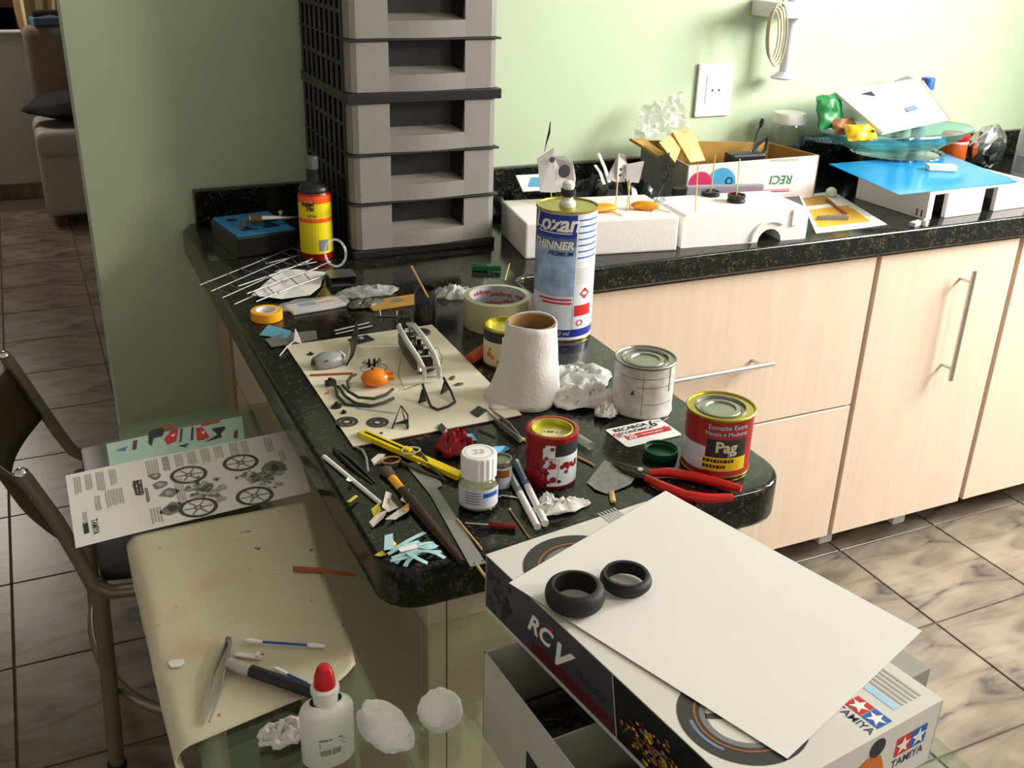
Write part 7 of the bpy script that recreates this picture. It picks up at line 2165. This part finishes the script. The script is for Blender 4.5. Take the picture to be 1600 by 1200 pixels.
# glue bottle
c = Vector((0.1668, 0.7199, 0.8012))
ph = face_cam(c)
Rg = 0.0248; Hg = 0.1052
t = thing('glue_bottle', 'white glue bottle with red pointed cap on the glass', 'glue bottle', c, ph + PI / 2 + 0.25)
zb = Hg * 0.60
G().lathe([(0, 0), (Rg * 0.92, 0), (Rg, 0.003), (Rg, zb * 0.90), (Rg * 0.92, zb * 0.98), (Rg * 0.60, zb * 1.06)], 36, sy=0.62).build('bottle_wall', 'glue_white', t, smooth=True)
G().lathe([(Rg * 0.45, zb * 1.0), (Rg * 0.45, zb * 1.22), (Rg * 0.52, zb * 1.22), (Rg * 0.52, zb * 1.30), (Rg * 0.40, zb * 1.33)], 26).build('neck_collar', 'glue_white', t, smooth=True)
G().lathe([(Rg * 0.40, zb * 1.30), (Rg * 0.40, zb * 1.34), (Rg * 0.36, zb * 1.50), (Rg * 0.24, Hg * 0.985), (Rg * 0.12, Hg), (0, Hg)], 20).build('red_cap', 'red_plastic', t, smooth=True)
g = G()
yy = -Rg * 0.62 - 0.0004
def onb(x, z):
    return (x, -0.62 * math.sqrt(max(0, Rg * Rg - x * x)) - 0.0004, z)
for x0, x1, z0, z1 in ((-0.012, -0.004, 0.52, 0.55), (-0.003, 0.010, 0.52, 0.545), (-0.012, 0.012, 0.47, 0.485), (-0.012, 0.010, 0.44, 0.455), (-0.012, 0.012, 0.40, 0.415), (-0.010, 0.011, 0.20, 0.215)):
    g.add([onb(x0, zb * z0), onb(x1, zb * z0), onb(x1, zb * z1), onb(x0, zb * z1)], [(0, 1, 2, 3)])
for k in range(13):
    x = -0.011 + k * 0.0014 + (0.001 if k > 6 else 0)
    g.add([onb(x, zb * 0.26), onb(x + 0.0008, zb * 0.26), onb(x + 0.0008, zb * 0.36), onb(x, zb * 0.36)], [(0, 1, 2, 3)])
g.build('printed_label', 'ink_grey', t)['kind'] = 'stuff'

# cotton balls
def cotton(label, p, rx, ry, rz_, ang, seed):
    o = G().ball((0, 0, 0), rx, ry, rz_, 44, 30, lambda d: 1 + 0.06 * noise.noise(Vector((d.x * 16, d.y * 16, d.z * 16 + seed))) + 0.12 * noise.noise(Vector((d.x * 2, d.y * 2, d.z * 2 + seed))) + 0.045 * noise.noise(Vector((d.x * 7, d.y * 7, d.z * 7 + seed)))).build('cotton_ball', 'cotton', smooth=True)
    o.location = (p[0], p[1], 0.8012 + rz_ * 1.02)
    o.rotation_euler = (0, 0, ang)
    tag(o, label, 'cotton ball', 'cotton balls on the glass table')
cotton('long white cotton wad beside the glue bottle', (0.2201, 0.7166, 0.8012), 0.034, 0.0195, 0.019, -1.25, 1)
cotton('round white cotton ball nearer the kit tray', (0.2753, 0.7160, 0.8012), 0.0215, 0.0215, 0.0195, 0.3, 5)

# ================================================================ far room
mat('sofa_white', s(176, 168, 162), 0.5, var=0.03)
mat('sofa_brown', s(134, 120, 108), 0.8, var=0.08, vscale=5)
mat('curtain', s(232, 212, 170), 0.8, var=0.12, vscale=4)
mat('jacket', s(26, 26, 30), 0.8, var=0.3)
t = thing('window_1', '', None, (0, 0, 0))
del t['label']
t['kind'] = 'structure'
t['label'] = 'dark wooden window of the far room'
wl, wr, wb, wtp = -0.78, 0.5, 0.905, 2.2
for x0, x1, z0, z1 in ((wl, wl + 0.09, wb, wtp), (wr - 0.09, wr, wb, wtp), (wl, wr, wb, wb + 0.12), (wl, wr, wtp - 0.08, wtp), (-0.06, 0.04, wb, wtp)):
    G().box(x0, x1, 6.34, 6.44, z0, z1).build('window_frame', 'mahogany', t, bevel=0.008)
for x0, x1 in ((wl + 0.09, -0.06), (0.04, wr - 0.09)):
    G().box(x0, x1, 6.40, 6.405, wb + 0.1, wtp - 0.08).build('pane', 'bottle_glass', t)
def fcur(u, v):
    z = 0.60 + 1.6 * v
    k = min(1.0, v / 0.28)
    x = 0.085 - 0.055 * k + (0.02 + 0.29 * k) * u
    return (x, 6.24 + 0.030 * math.sin(u * 26) + 0.010 * math.sin(u * 60 + v * 5), z)
o = G().grid(60, 12, fcur).build('curtain', 'curtain', smooth=True, solid=0.002)
tag(o, 'sheer beige curtain gathered at the far window', 'curtain')
t = thing('white_sofa', 'white leather sofa end seen past the green wall edge', 'sofa', (0.0, 0, 0))
G().box(0.03, 1.5, 5.62, 6.14, 0.06, 0.42).build('seat_base', 'sofa_white', t, bevel=0.05, smooth=True, seg=4)
G().box(0.03, 1.5, 5.60, 6.10, 0.36, 0.50).build('seat_cushion', 'sofa_white', t, bevel=0.05, smooth=True, seg=4)
G().box(0.05, 1.5, 6.04, 6.165, 0.30, 0.95).build('back_cushion', 'sofa_brown', t, bevel=0.05, smooth=True, seg=4)
for x in (0.10, 1.4):
    G().box(x - 0.02, x + 0.02, 5.68, 5.72, 0, 0.07).build('foot', 'mahogany', t)
o = G().ball((0.30, 5.82, 0.585), 0.30, 0.17, 0.075, 26, 14, lambda d: 1 + 0.16 * noise.noise(Vector((d.x * 2, d.y * 2, d.z * 2 + 3)))).build('dark_jacket', 'jacket', smooth=True)
tag(o, 'dark jacket bundled on the white sofa', 'jacket')
t = thing('telephone', 'grey telephone on top of the sofa back', 'telephone', (0.19, 6.10, 0.951), 0.2)
G().box(-0.09, 0.09, -0.05, 0.05, 0, 0.04).build('phone_body', 'ink_steelblue', t, bevel=0.008)
G().tube([(-0.08, 0, 0.055), (0.0, 0, 0.06), (0.08, 0, 0.055)], [0.02, 0.012, 0.02], 10).build('handset', 'ink_dark', t, smooth=True)
